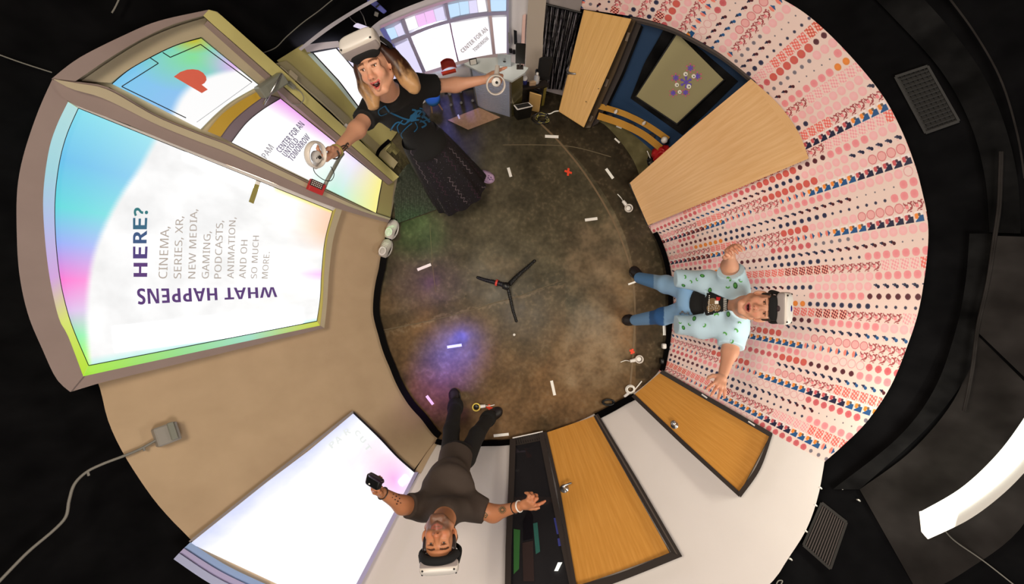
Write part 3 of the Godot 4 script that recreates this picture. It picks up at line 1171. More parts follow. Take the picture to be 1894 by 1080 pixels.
	part("junction_box", box(wl(541, 140, 0.05), wall_axes(541, 140, V(0.75, 0.66)), Vector3(0.035, 0.022, 0.016), 0.004), M.cream_frame, cond)
	var wire := thing("door_wire", "loop of thin grey wire hanging from a small switch on the door casing", "wire")
	part("wire", tube(Array(smooth3([wl(540, 160, 0.16), wl(556, 170, 0.17), wl(562, 183, 0.17), wl(554, 193, 0.17), wl(541, 192, 0.16), wl(530, 182, 0.16)])), 0.0035, -1, 6), M.cable_grey, wire)
	part("switch", box(wl(539, 158, 0.15), wall_axes(539, 158, V(0.75, 0.66)), Vector3(0.028, 0.014, 0.014), 0.003), M.grey_metal, wire)
	# small things on door and window
	var rb := thing("exit_alarm", "small red alarm box with a dark dotted face on the post beside the push bar", "alarm", wl(585, 347, 0.15))
	part("body", box(wl(585, 346, 0.18), wall_axes(585, 346, V(0.92, 0.4)), Vector3(0.062, 0.045, 0.025), 0.006), M.red, rb)
	part("face", box(wl(586, 341, 0.21), wall_axes(586, 341, V(0.92, 0.4)), Vector3(0.052, 0.026, 0.003), 0.001), mat("alarm_face", col(60, 14, 16), 0.5), rb)
	var stk := begin()
	for i in 18:
		var u := (i % 6) - 2.5
		var v := float(i / 6) - 1.0
		var ax := wall_axes(586, 341, V(0.92, 0.4))
		box_in(stk, wl(586, 341, 0.214) + ax.x * u * 0.015 + ax.y * v * 0.014, ax, Vector3(0.0035, 0.003, 0.002))
	part("dots", done(stk), M.tape_white, rb)
	var sg := thing("window_sticker", "narrow olive gold notice sticker high on the white display window", "sticker", wl(471, 355, 0.045))
	part("backing", sheet(pl([V(460, 373), V(474, 331)], 6), pl([V(469, 377), V(483, 335)], 6), 1, 0.046, 0.006), mat("olive_gold", col(150, 142, 70), 0.6), sg)
	part("emblem", box(wl(477, 338, 0.049), wall_axes(477, 338, V(0.95, 0.3)), Vector3(0.014, 0.014, 0.002)), M.tape_white, sg)
	st = begin()
	for i in 3:
		strip_into(st, pl([V(464 + i * 2.2, 371 + i * 0.8), V(472 + i * 2.2, 347 + i * 0.8)], 4), -0.3, 0.3, 0.049, 0.002)
	part("print", done(st), mat("olive_print", col(190, 184, 120), 0.6), sg)
	# junction box with its cable on the cream wall
	var jb := thing("junction_box", "grey metal junction box on the cream wall with cable running over the black ceiling", "box", wl(308, 802, 0.0))
	part("body", box(wl(308, 803, 0.04), wall_axes(308, 803, V(0.94, -0.34)), Vector3(0.066, 0.062, 0.04), 0.008), M.grey_plastic, jb)
	part("cover", box(wl(319, 797, 0.085), wall_axes(319, 797, V(0.94, -0.34)), Vector3(0.018, 0.058, 0.012), 0.004), M.grey_metal, jb)
	part("cable", tube(Array(smooth3([wl(292, 812, 0.04), wl(262, 829, 0.03), wl(232, 842, 0.03), wl(190, 858, 0.02), wl(160, 873, 0.0), wl(138, 895, 0.0), wl(128, 925, 0.0), wl(122, 955, 0.0), wl(100, 980, 0.0), wl(55, 1018, 0.0), wl(20, 1053, 0.0), wl(-20, 1095, 0.0)])), 0.0085, -1, 8), M.cable_grey, jb)
	part("clip", box(wl(266, 830, 0.03), wall_axes(266, 830, V(0.3, 0.9)), Vector3(0.014, 0.006, 0.01), 0.002), M.cable_grey, jb)
	part("clip", box(wl(163, 876, 0.0), wall_axes(163, 876, V(0.3, 0.9)), Vector3(0.014, 0.006, 0.01), 0.002), M.cable_grey, jb)

# a sheet whose two long sides are both curved: rows run from A to B
func bowed(A: PackedVector2Array, B: PackedVector2Array, nv: int, lift: float, thick: float) -> ArrayMesh:
	return sheet(A, B, nv, lift, thick)

# ---------------------------------------------------------------- front (foot of the frame): near window, white wall, sidelight, doors
func front_side() -> void:
	mode = "wall"
	var w := struct_root("window_2")
	var a := cv([V(654, 764), V(700, 808), V(735, 845), V(767, 873)], 24)
	var b := cv([V(354, 1004), V(372, 1018), V(420, 1050), V(480, 1080), V(560, 1112)], 24)
	part("pane", sheet(pl([V(654, 764), V(572, 833), V(492, 893), V(352, 1005)], 40), pl([V(767, 873), V(731, 943), V(659, 1080), V(630, 1135)], 40), 20, 0.03, 0.012), M.film_front, w)
	part("frame", sheet(pl([V(767, 873), V(731, 943), V(659, 1080), V(630, 1135)], 30), pl([V(774, 873), V(740, 941), V(668, 1080), V(640, 1135)], 30), 1, 0.06, 0.07), M.lavender, w)
	part("frame", sheet(cv([V(352, 1003), V(420, 1046), V(500, 1084)], 16), cv([V(340, 1014), V(410, 1058), V(490, 1096)], 16), 1, 0.05, 0.06), mat("frame_blue", col(150, 178, 226), 0.5), w)
	part("frame", sheet(cv([V(340, 1014), V(410, 1058), V(490, 1096)], 16), cv([V(331, 1023), V(400, 1068), V(480, 1106)], 16), 1, 0.07, 0.06), M.lavender, w)
	part("frame", sheet(cv([V(331, 1023), V(400, 1068), V(480, 1106)], 16), cv([V(321, 1034), V(390, 1080), V(470, 1118)], 16), 1, 0.09, 0.08), mat("frame_pale", col(176, 184, 222), 0.5), w)
	part("frame", sheet(pl([V(654, 763), V(492, 891), V(352, 1003)], 24), pl([V(652, 760), V(490, 888), V(349, 1001)], 24), 1, 0.05, 0.06), M.grey_wall, w)
	part("frame", strip(a, -2.6, 1.2, 0.06, 0.06), mat("frame_black", col(18, 16, 28), 0.5), w)
	for l: Array in [["P", V(614, 830), V(622, 822), V(607, 822), V(615, 814)], ["A", V(625, 822), V(633, 813), V(618, 813), V(626, 804)], ["R", V(640, 806), V(650, 800), V(634, 796), V(644, 790)], ["C", V(655, 800), V(661, 808), V(662, 794), V(668, 802)], ["U", V(664, 812), V(671, 821), V(671, 806), V(678, 814)], ["T", V(673, 826), V(680, 836), V(681, 820), V(688, 829)]]:
		part("lettering", letters(l[0], l[1], l[2], l[3], l[4], 0.044, 700), M.ghost_text, w)
	# white wall from the corner to the right wall
	var a0 := angle_of(808, 812)
	var a1 := angle_of(1221, 686)
	var inner := base_arc(a0, a1, 0.0, 60)
	var outer := cv([V(600, 1200), V(800, 1240), V(1000, 1230), V(1200, 1190), V(1340, 1150), V(1424, 1080), V(1457, 1034), V(1492, 978), V(1513, 918), V(1525, 854)], 60)
	struct("wall_front", sheet(inner, outer, 16, 0.0, 0.12), M.white_wall)
	struct("wall_corner", sheet(cv([V(806, 815), V(786, 842), V(766, 873)], 10), cv([V(812, 815), V(796, 842), V(778, 876)], 10), 1, 0.012, 0.04), M.cream)
	var bb := base_arc(angle_of(808, 812), angle_of(943, 812), 0.0, 30)
	struct("baseboard_front", sheet(bb, base_arc(angle_of(808, 812), angle_of(943, 812), 11.0, 30), 1, 0.03, 0.05), M.black_trim)
	struct("baseboard_front_middle", sheet(base_arc(angle_of(1099, 765), angle_of(1171, 728), 0.0, 16), base_arc(angle_of(1099, 765), angle_of(1171, 728), 13.0, 16), 1, 0.03, 0.05), M.black_trim)
	# glazed sidelight with a low grille
	var sl := struct_root("window_3")
	var L := pl([V(944, 812), V(941, 900), V(936, 1010), V(934, 1130)], 24)
	var R := pl([V(1006, 799), V(1026, 900), V(1050, 1020), V(1074, 1130)], 24)
	part("glass_backing", sheet(L, R, 8, 0.004, 0.02), M.glass_backing_black, sl)
	part("pane", sheet(L, R, 8, 0.036, 0.006), M.clear_glass, sl)
	part("frame", strip(L, -10.0, 1.0, 0.07, 0.08), M.dark_frame, sl)
	part("frame", strip(offset(R, 1.0), -1.0, 9.0, 0.07, 0.08), M.dark_frame, sl)
	part("grille_panel", sheet(pl([V(944, 812), V(1006, 799)], 8), pl([V(944, 826), V(1010, 813)], 8), 1, 0.045, 0.04), M.dark_frame, sl)
	var st := begin()
	for i in 14:
		var x := 949.0 + i * 4.2
		strip_into(st, pl([V(x, 810.5 - i * 0.9), V(x + 3.0, 822.5 - i * 0.9)], 2), -0.7, 0.7, 0.05, 0.004)
	part("grille_bar", done(st), M.line_black, sl)
	var sill := struct("trim_threshold", sheet(pl([V(948, 809), V(1004, 797)], 6), pl([V(948, 811), V(1004, 799)], 6), 1, 0.06, 0.02), M.white_paint)
	# window and lamp reflections, painted as coloured panels behind the glass
	part("painted_reflection", sheet(pl([V(950, 978), V(950, 1062)], 6), pl([V(962, 980), V(960, 1052)], 6), 1, 0.016, 0.003), mat("reflection_green", col(70, 130, 70), 0.3), sl)
	part("painted_reflection", sheet(pl([V(986, 968), V(991, 1025)], 6), pl([V(994, 966), V(999, 1020)], 6), 1, 0.016, 0.003), mat("reflection_teal", col(60, 120, 110), 0.3), sl)
	part("painted_reflection", sheet(pl([V(1024, 958), V(1030, 988)], 6), pl([V(1032, 957), V(1037, 987)], 6), 1, 0.016, 0.003), mat("reflection_blue", col(84, 92, 190), 0.3), sl)
	part("painted_reflection", sheet(pl([V(1031, 996), V(1033, 1010)], 6), pl([V(1038, 994), V(1041, 1009)], 6), 1, 0.016, 0.003), M.reflection_blue, sl)
	part("painted_reflection", sheet(pl([V(966, 1004), V(968, 1075)], 6), pl([V(986, 1000), V(988, 1075)], 6), 1, 0.012, 0.003), mat("reflection_brown", col(66, 52, 50), 0.3), sl)
	part("painted_reflection", plate([V(968, 1000), V(985, 996), V(986, 955), V(978, 940), V(968, 965)], 0.016, 0.003), mat("reflection_dark", col(22, 19, 24), 0.3), sl)
	part("painted_lamp_reflection", plate([V(1025, 1056), V(1032, 1040), V(1040, 1040), V(1032, 1056)], 0.020, 0.003), M.tube, sl)  # glowing plate painted in for the reflection of a lamp
	# ---- two oak doors
	oak_door("door_2", pl([V(1010, 799), V(1034, 900), V(1064, 1080), V(1075, 1140)], 30), pl([V(1099, 771), V(1170, 900), V(1240, 1022), V(1240, 1022)], 30),
		[V(1010, 799), V(1099, 769), V(1240, 1022), V(1180, 1048), V(1064, 1080)])
	oak_door("door_3", PackedVector2Array(), PackedVector2Array(), [V(1172, 730), V(1221, 690), V(1427, 806), V(1400, 862), V(1367, 913)])
	mode = "wall"

func oak_door(called: String, _a: PackedVector2Array, _b: PackedVector2Array, q: Array) -> void:
	mode = "wall"
	var d := struct_root(called)
	var foot := pl([q[0], q[1]], 8)
	var head := cv([q[4], q[3], q[2]], 8)
	if called == "door_2":
		part("leaf", sheet(pl([V(1011, 800), V(1035, 905), V(1066, 1085)], 30), pl([V(1098, 770), V(1168, 895), V(1239, 1023)], 30), 10, 0.045, 0.04), M.oak, d)
		part("jamb", sheet(pl([V(1006, 799), V(1030, 905), V(1060, 1085)], 30), pl([V(1011, 798), V(1036, 905), V(1067, 1085)], 30), 1, 0.075, 0.075), M.dark_frame, d)
		part("jamb", sheet(pl([V(1098, 769), V(1168, 893), V(1241, 1021)], 30), pl([V(1106, 765), V(1180, 888), V(1262, 1029)], 30), 1, 0.075, 0.075), M.dark_frame, d)
		part("head", sheet(cv([V(1066, 1083), V(1150, 1058), V(1241, 1021)], 16), cv([V(1068, 1103), V(1160, 1070), V(1262, 1029)], 16), 1, 0.08, 0.08), M.dark_frame, d)
		part("stop", sheet(pl([V(1101, 768), V(1173, 891), V(1250, 1024)], 30), pl([V(1103, 767), V(1176, 890), V(1254, 1026)], 30), 1, 0.083, 0.01), mat("stop", col(86, 76, 70), 0.4), d)
		lever(d, V(1044, 904), V(0.93, -0.36), 0.045)
	else:
		part("leaf", sheet(pl([V(1173, 730), V(1270, 822), V(1368, 912)], 30), pl([V(1221, 689), V(1324, 748), V(1424, 806)], 30), 10, 0.045, 0.04), M.oak, d)
		part("jamb", sheet(pl([V(1168, 733), V(1266, 827), V(1367, 919)], 30), pl([V(1174, 729), V(1271, 821), V(1369, 911)], 30), 1, 0.075, 0.075), M.dark_frame, d)
		part("jamb", sheet(pl([V(1220, 690), V(1323, 750), V(1424, 808)], 30), pl([V(1225, 684), V(1328, 743), V(1429, 801)], 30), 1, 0.075, 0.075), M.dark_frame, d)
		part("head", sheet(cv([V(1365, 911), V(1398, 864), V(1423, 806)], 14), cv([V(1370, 920), V(1406, 868), V(1429, 803)], 14), 1, 0.08, 0.08), M.dark_frame, d)
		for h: Array in [[V(1298, 729), V(1308, 736)], [V(1384, 779), V(1396, 787)]]:
			part("hinge", strip(pl(h, 3), -1.2, 1.4, 0.083, 0.01), M.white_paint, d)
		var p := wl(1248, 787, 0.045)
		var ax := wall_axes(1248, 787, V(0.8, 0.6))
		part("knob", lathe(p, Basis(ax.x, ax.z, ax.y), [V(0, 0.062), V(0.02, 0.058), V(0.026, 0.045), V(0.02, 0.03), V(0.012, 0.022), V(0.012, 0.008), V(0.032, 0.006), V(0.032, 0.0)], 18), M.steel, d)

func lever(parent: Node, p: Vector2, dir: Vector2, lift: float) -> void:
	var ax := wall_axes(p.x, p.y, dir)
	var c := wl(p.x, p.y, lift)
	var st := begin()
	lathe_into(st, c, Basis(ax.x, ax.z, ax.y), [V(0, 0.05), V(0.014, 0.05), V(0.016, 0.03), V(0.016, 0.014), V(0.036, 0.01), V(0.038, 0.0)], 18)
	tube_into(st, smooth3([c + ax.z * 0.045, c + ax.x * 0.03 + ax.z * 0.052, c + ax.x * 0.07 + ax.z * 0.05]), 0.011, 0.008)
	part("handle", done(st), M.steel, parent)

# ---------------------------------------------------------------- right: papered wall, wide doorway with two open birch leaves, side room
func right_side() -> void:
	mode = "wall"
	# wallpaper: one run round the wall with the doorway left out
	var st := begin()
	var top := cv([V(1078, -40), V(1250, -62), V(1360, -42), V(1440, -5), V(1500, 33), V(1567, 97), V(1630, 173), V(1667, 240), V(1693, 307), V(1707, 360), V(1715, 400), V(1717, 443), V(1711, 506), V(1698, 579), V(1677, 643), V(1647, 715), V(1604, 779), V(1557, 826), V(1525, 854)], 120)
	var a_end := angle_of(1221, 685)
	var n := 120
	var r_in := PackedFloat32Array()
	# inner edge: lintel of the doorway first, then the floor
	var lint := cv([V(1079, 17), V(1168, 30), V(1210, 40), V(1253, 55), V(1320, 91), V(1360, 120), V(1399, 152)], 40)
	var inner := PackedVector2Array()
	for i in n + 1:
		var p := top[i]
		var a := angle_of(p.x, p.y)
		var q: Vector2
		if a > 270 and a < angle_of(1399, 152):
			q = V(CX, CY)
			for k in 40:
				var a0 := angle_of(lint[k].x, lint[k].y)
				var a1 := angle_of(lint[k + 1].x, lint[k + 1].y)
				if a >= a0 and a <= a1:
					q = lint[k].lerp(lint[k + 1], (a - a0) / maxf(a1 - a0, 0.001))
			if q == V(CX, CY):
				q = polar(a, r_of(lint[0].x, lint[0].y))
		else:
			var o := polar(a, 100)
			q = polar(a, base_r(o.x, o.y))
		inner.append(q)
	# paper runs are even in angle and in the logarithm of the radius, as the printed sheets widen up the leaning wall
	var la := log(270.0)
	var lb := log(780.0)
	st.set_smooth_group(1)
	for i in n:
		for j in 16:
			var q := [inner[i].lerp(top[i], j / 16.0), inner[i + 1].lerp(top[i + 1], j / 16.0), inner[i + 1].lerp(top[i + 1], (j + 1) / 16.0), inner[i].lerp(top[i], (j + 1) / 16.0)]
			var w := []
			var uv := []
			for p: Vector2 in q:
				var a := fposmod(angle_of(p.x, p.y) + 90.0, 360.0)
				w.append(wl(p.x, p.y))
				uv.append(V(a / 122.0, 1.0 - (log(r_of(p.x, p.y)) - la) / (lb - la)))
			quad(st, w[0], w[3], w[2], w[1], uv[0], uv[3], uv[2], uv[1])
	# the paper's board has a thickness, seen along its head
	st.set_smooth_group(-1)
	for i in n:
		for e: Array in [[top[i], top[i + 1]], [inner[i + 1], inner[i]]]:
			quad(st, wl(e[0].x, e[0].y), wl(e[0].x, e[0].y, -0.12), wl(e[1].x, e[1].y, -0.12), wl(e[1].x, e[1].y), Vector2(0.5, 0.99), Vector2(0.5, 0.99), Vector2(0.5, 0.99), Vector2(0.5, 0.99))
	struct("wall_right", done(st), M.paper)
	var b0 := angle_of(1207, 432)
	struct("baseboard_right", sheet(base_arc(b0, 360.0 + a_end, 0.0, 40), base_arc(b0, 360.0 + a_end, 9.0, 40), 1, 0.03, 0.05), M.black_trim)
	# ---- side room behind the doorway
	mode = "inner"
	struct("wall_side_room", sheet(arc_px(292, 330, 366, 30), arc_px(292, 330, 640, 30), 8, 0.0, 0.1), M.blue_wall)
	var roof := begin()
	var rp := cv([V(1160, 20), V(1212, 34), V(1256, 50), V(1324, 87), V(1364, 116), V(1403, 148), V(1425, 200)], 30)
	for i in 30:
		var fa := cone(r_of(rp[i].x, rp[i].y), 300.0) + 0.14
		var fb := cone(r_of(rp[i + 1].x, rp[i + 1].y), 300.0) + 0.14
		var ga := tt(rp[i].x, rp[i].y) + 0.05
		var gb := tt(rp[i + 1].x, rp[i + 1].y) + 0.05
		quad(roof, at(rp[i].x, rp[i].y, fa), at(rp[i + 1].x, rp[i + 1].y, fb), at(rp[i + 1].x, rp[i + 1].y, gb), at(rp[i].x, rp[i].y, ga))
	struct("ceiling_side_room", done(roof), M.beam)
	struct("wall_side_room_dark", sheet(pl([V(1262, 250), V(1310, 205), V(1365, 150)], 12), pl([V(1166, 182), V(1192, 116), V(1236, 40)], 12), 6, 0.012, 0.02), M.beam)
	var sc := thing("projection_screen", "pale olive projection screen hanging on the dark blue wall of the side room", "screen", wl(1252, 227, 0.05))
	part("cloth", sheet(pl([V(1252, 228), V(1338, 147)], 12), pl([V(1177, 178), V(1253, 62)], 12), 8, 0.05, 0.02), mat("screen_cloth", col(150, 142, 104), 0.7), sc)
	part("border", sheet(pl([V(1252, 231), V(1174, 179)], 12), pl([V(1252, 228), V(1177, 178)], 12), 1, 0.055, 0.03), M.line_black, sc)
	part("border", sheet(pl([V(1252, 231), V(1341, 147)], 12), pl([V(1252, 228), V(1338, 147)], 12), 1, 0.055, 0.03), M.line_black, sc)
	part("border", sheet(pl([V(1174, 179), V(1250, 62)], 12), pl([V(1177, 178), V(1253, 62)], 12), 1, 0.055, 0.03), M.line_black, sc)
	# the picture thrown on the screen: clusters of lobes in purple and rose with white rings
	var lilac := mat("lobe_purple", col(104, 78, 190), 0.6)
	var rose := mat("lobe_rose", col(196, 112, 120), 0.6)
	var white := mat("lobe_white", col(236, 234, 222), 0.6)
	var big := [[1269, 152, 9.0, lilac, lilac], [1277, 126, 7.5, lilac, rose], [1250, 144, 7.5, lilac, rose], [1290, 141, 7.5, lilac, rose], [1245, 172, 6.5, lilac, rose], [1268, 171, 6.5, lilac, rose]]
	for c: Array in big:
		var ca := begin()
		var cb := begin()
		for k in 6:
			var an := k * TAU / 6 + 0.5
			var len_: float = c[2]
			strip_into(ca, pl([V(c[0], c[1]), V(c[0] + cos(an) * len_ * 0.75, c[1] + sin(an) * len_ * 0.75)], 2), -1.2, 1.2, 0.056, 0.004)
			disc_into(cb, V(c[0] + cos(an) * len_, c[1] + sin(an) * len_), len_ * 0.26, 0.058)
		part("lobe_stem", done(ca), c[3], sc)
		part("lobe", done(cb), c[4], sc)
	for c: Array in [[1268, 137, 4.2], [1283, 141, 4.0], [1252, 157, 4.0], [1274, 160, 4.4], [1257, 170, 3.6]]:
		var ca := begin()
		disc_into(ca, V(c[0], c[1]), c[2], 0.060)
		part("ring", done(ca), white, sc)
		var cb := begin()
		disc_into(cb, V(c[0] + 0.5, c[1] + 0.5), c[2] * 0.3, 0.063)
		part("ring_eye", done(cb), M.line_black, sc)
	# long bench under the screen: two boards and feet, standing on the side room floor
	var bn := thing("bench", "long low yellow wooden bench curving along the foot of the blue wall", "bench", fl(1165, 240))
	bench_board(bn, [V(1106, 214), V(1150, 229), V(1190, 249), V(1222, 274)], 13.0, 0.13, 0.155)
	bench_board(bn, [V(1108, 196), V(1153, 210), V(1196, 231), V(1236, 258)], 11.0, 0.17, 0.195)
	for p: Vector2 in [V(1124, 222), V(1163, 238), V(1200, 258)]:
		part("foot", block([p + V(-4, -3), p + V(4, 0), p + V(3, 5), p + V(-5, 2)], 0.0, 0.14, 0.004), M.dark_frame, bn)
	mode = "floor"
	var bag := thing("red_bag", "crumpled red bag slumped at the right end of the yellow bench", "bag", fl(1226, 290))
	part("body", lump(fl(1224, 285, 0.085), Vector3(0.085, 0.09, 0.075), 5), M.red, bag)
	var bs := thing("white_ball", "round white object resting on the yellow bench above the red bag", "ball", fl(1232, 262, 0.2))
	part("body", ball(fl(1229, 259, 0.23), Basis.IDENTITY, Vector3(0.03, 0.035, 0.03), 10), M.plastic_white, bs)
	for q: Array in [[1138, 208, "small white bottle group standing at the left end of the yellow bench"], [1190, 229, "small white figure standing midway along the yellow bench"]]:
		var bt := thing("small_bottle", q[2], "bottle", fl(q[0], q[1], 0.2))
		part("body", lathe(fl(q[0], q[1], 0.196), Basis.IDENTITY, [V(0, 0.06), V(0.006, 0.058), V(0.007, 0.045), V(0.014, 0.035), V(0.014, 0.0)], 12), M.plastic_white, bt)
	var bk := thing("black_stand", "small black stand with white stick on the side room floor by the broad birch leaf", "stand", fl(1208, 296))
	part("base", lump(fl(1204, 299, 0.03), Vector3(0.035, 0.03, 0.05), 8), M.plastic_black, bk)
	part("stick", tube([fl(1203, 293, 0.05), fl(1197, 279, 0.06)], 0.004), M.tape_white, bk)
	mode = "wall"
	# ---- door frame
	var d := struct_root("door_4")
	var o1 := cv([V(1166, 31), V(1210, 41), V(1253, 56), V(1320, 92), V(1360, 120), V(1399, 152)], 40)
	var o2 := cv([V(1180, 43), V(1215, 52), V(1258, 68), V(1320, 102), V(1356, 127), V(1387, 153)], 40)
	part("head", sheet(o1, o2, 2, 0.03, 0.16), M.dark_frame, d)
	var o3 := PackedVector2Array()
	for i in 41:
		o3.append(o1[i].lerp(o2[i], 0.5))
	part("head_lip", sheet(o1, o3, 1, 0.045, 0.02), mat("lip", col(78, 68, 64), 0.4), d)
	part("jamb", sheet(pl([V(1166, 31), V(1125, 132), V(1081, 237)], 30), pl([V(1176, 38), V(1138, 134), V(1092, 236)], 30), 1, 0.03, 0.1), mat("jamb_brown", col(72, 58, 40), 0.5), d)
	part("jamb", sheet(pl([V(1176, 38), V(1138, 134), V(1092, 236)], 30), pl([V(1186, 46), V(1150, 136), V(1106, 228)], 30), 1, -0.02, 0.12), M.dark_frame, d)
	part("return", sheet(pl([V(1186, 46), V(1150, 136), V(1106, 228)], 30), pl([V(1190, 50), V(1155, 138), V(1112, 226)], 30), 1, -0.10, 0.12), M.beam, d)
	for h: Array in [[V(1163, 60), V(1158, 76)], [V(1124, 146), V(1119, 160)], [V(1095, 214), V(1090, 224)]]:
		part("hinge", strip(pl(h, 3), -2.6, 2.6, 0.05, 0.03), M.steel, d)
	# ---- leaves, each an own thing that swings
	var l1 := thing("door_leaf", "narrow birch door leaf standing open left of the doorway, with lever handle", "door", fl(1058, 222))
	var e1 := [V(1033, 206), V(1080, 236), V(1168, 35), V(1080, 18)]
	leaf(l1, e1, [0.06, 0.06, 0.08, 0.16], M.birch)
	lever(l1, V(1055, 131), V(0.95, 0.1), 0.17)
	for p: Vector2 in [V(1059, 165), V(1084, 188), V(1107, 164)]:
		var st2 := begin()
		disc_into(st2, p, 1.0, 0.20)
		part("stop_screw", done(st2), M.plastic_black, l1)
	var l2 := thing("door_leaf", "broad birch door leaf folded back against the spotted wallpaper", "door", fl(1180, 378))
	var st3 := begin()
	sheet_into(st3, pl([V(1164, 339), V(1275, 241), V(1389, 146)], 30), pl([V(1198, 417), V(1347, 356), V(1496, 293)], 30), 10, 0.10, 0.04)
	part("leaf", done(st3), M.birch_pink, l2)
	# rounded outer end of the leaf
	part("end", sheet(cv([V(1389, 146), V(1440, 193), V(1476, 243), V(1496, 293)], 20), pl([V(1389, 146), V(1496, 293)], 20), 4, 0.0995, 0.04), M.birch_pink, l2)
	part("edge", strip(pl([V(1164, 339), V(1198, 417)], 8), -1.2, 1.2, 0.102, 0.045), M.line_black, l2)

func leaf(root: Node3D, q: Array, lifts: Array, m: Material) -> void:
	# a board through four wall pixels that stands off the wall by a little more at its free edge
	var c := []
	for k in 2:
		for i in 4:
			var p: Vector2 = q[i]
			c.append(wl(p.x, p.y, lifts[i] + (0.0 if k == 0 else 0.04)))
	var st := begin()
	hexa_into(st, c, 0.004)
	var am := done(st)
	# lay the grain along the board
	part("leaf", am, m, root)

func bench_board(root: Node3D, pts: Array, w: float, h0: float, h1: float) -> void:
	mode = "floor"
	var a := offset(cv(pts, 20), -w * 0.5)
	var b := offset(cv(pts, 20), w * 0.5)
	part("board", sheet(a, b, 1, h1, h1 - h0), M.bench, root)

func disc_into(st: SurfaceTool, c: Vector2, r: float, lift: float) -> void:
	var pts := PackedVector2Array()
	for i in 14:
		pts.append(c + V(cos(TAU * i / 14), sin(TAU * i / 14)) * r)
	plate_into(st, pts, lift, 0.004)

func lump(c: Vector3, r: Vector3, seed_: int) -> ArrayMesh:
	# a crumpled round body
	var nz := FastNoiseLite.new()
	nz.seed = seed_
	nz.frequency = 1.1
	var st := begin()
	st.set_smooth_group(1)
	var n := 14
	var f := func(i: int, k: int) -> Vector3:
		var a := PI * i / n
		var b := TAU * k / (n * 2)
		var d := Vector3(sin(a) * cos(b), -cos(a), sin(a) * sin(b))
		return c + d * r * (1.0 + 0.45 * nz.get_noise_3dv(d * 1.6))
	for i in n:
		for k in n * 2:
			quad(st, f.call(i, k), f.call(i, k + 1), f.call(i + 1, k + 1), f.call(i + 1, k))
	return done(st)

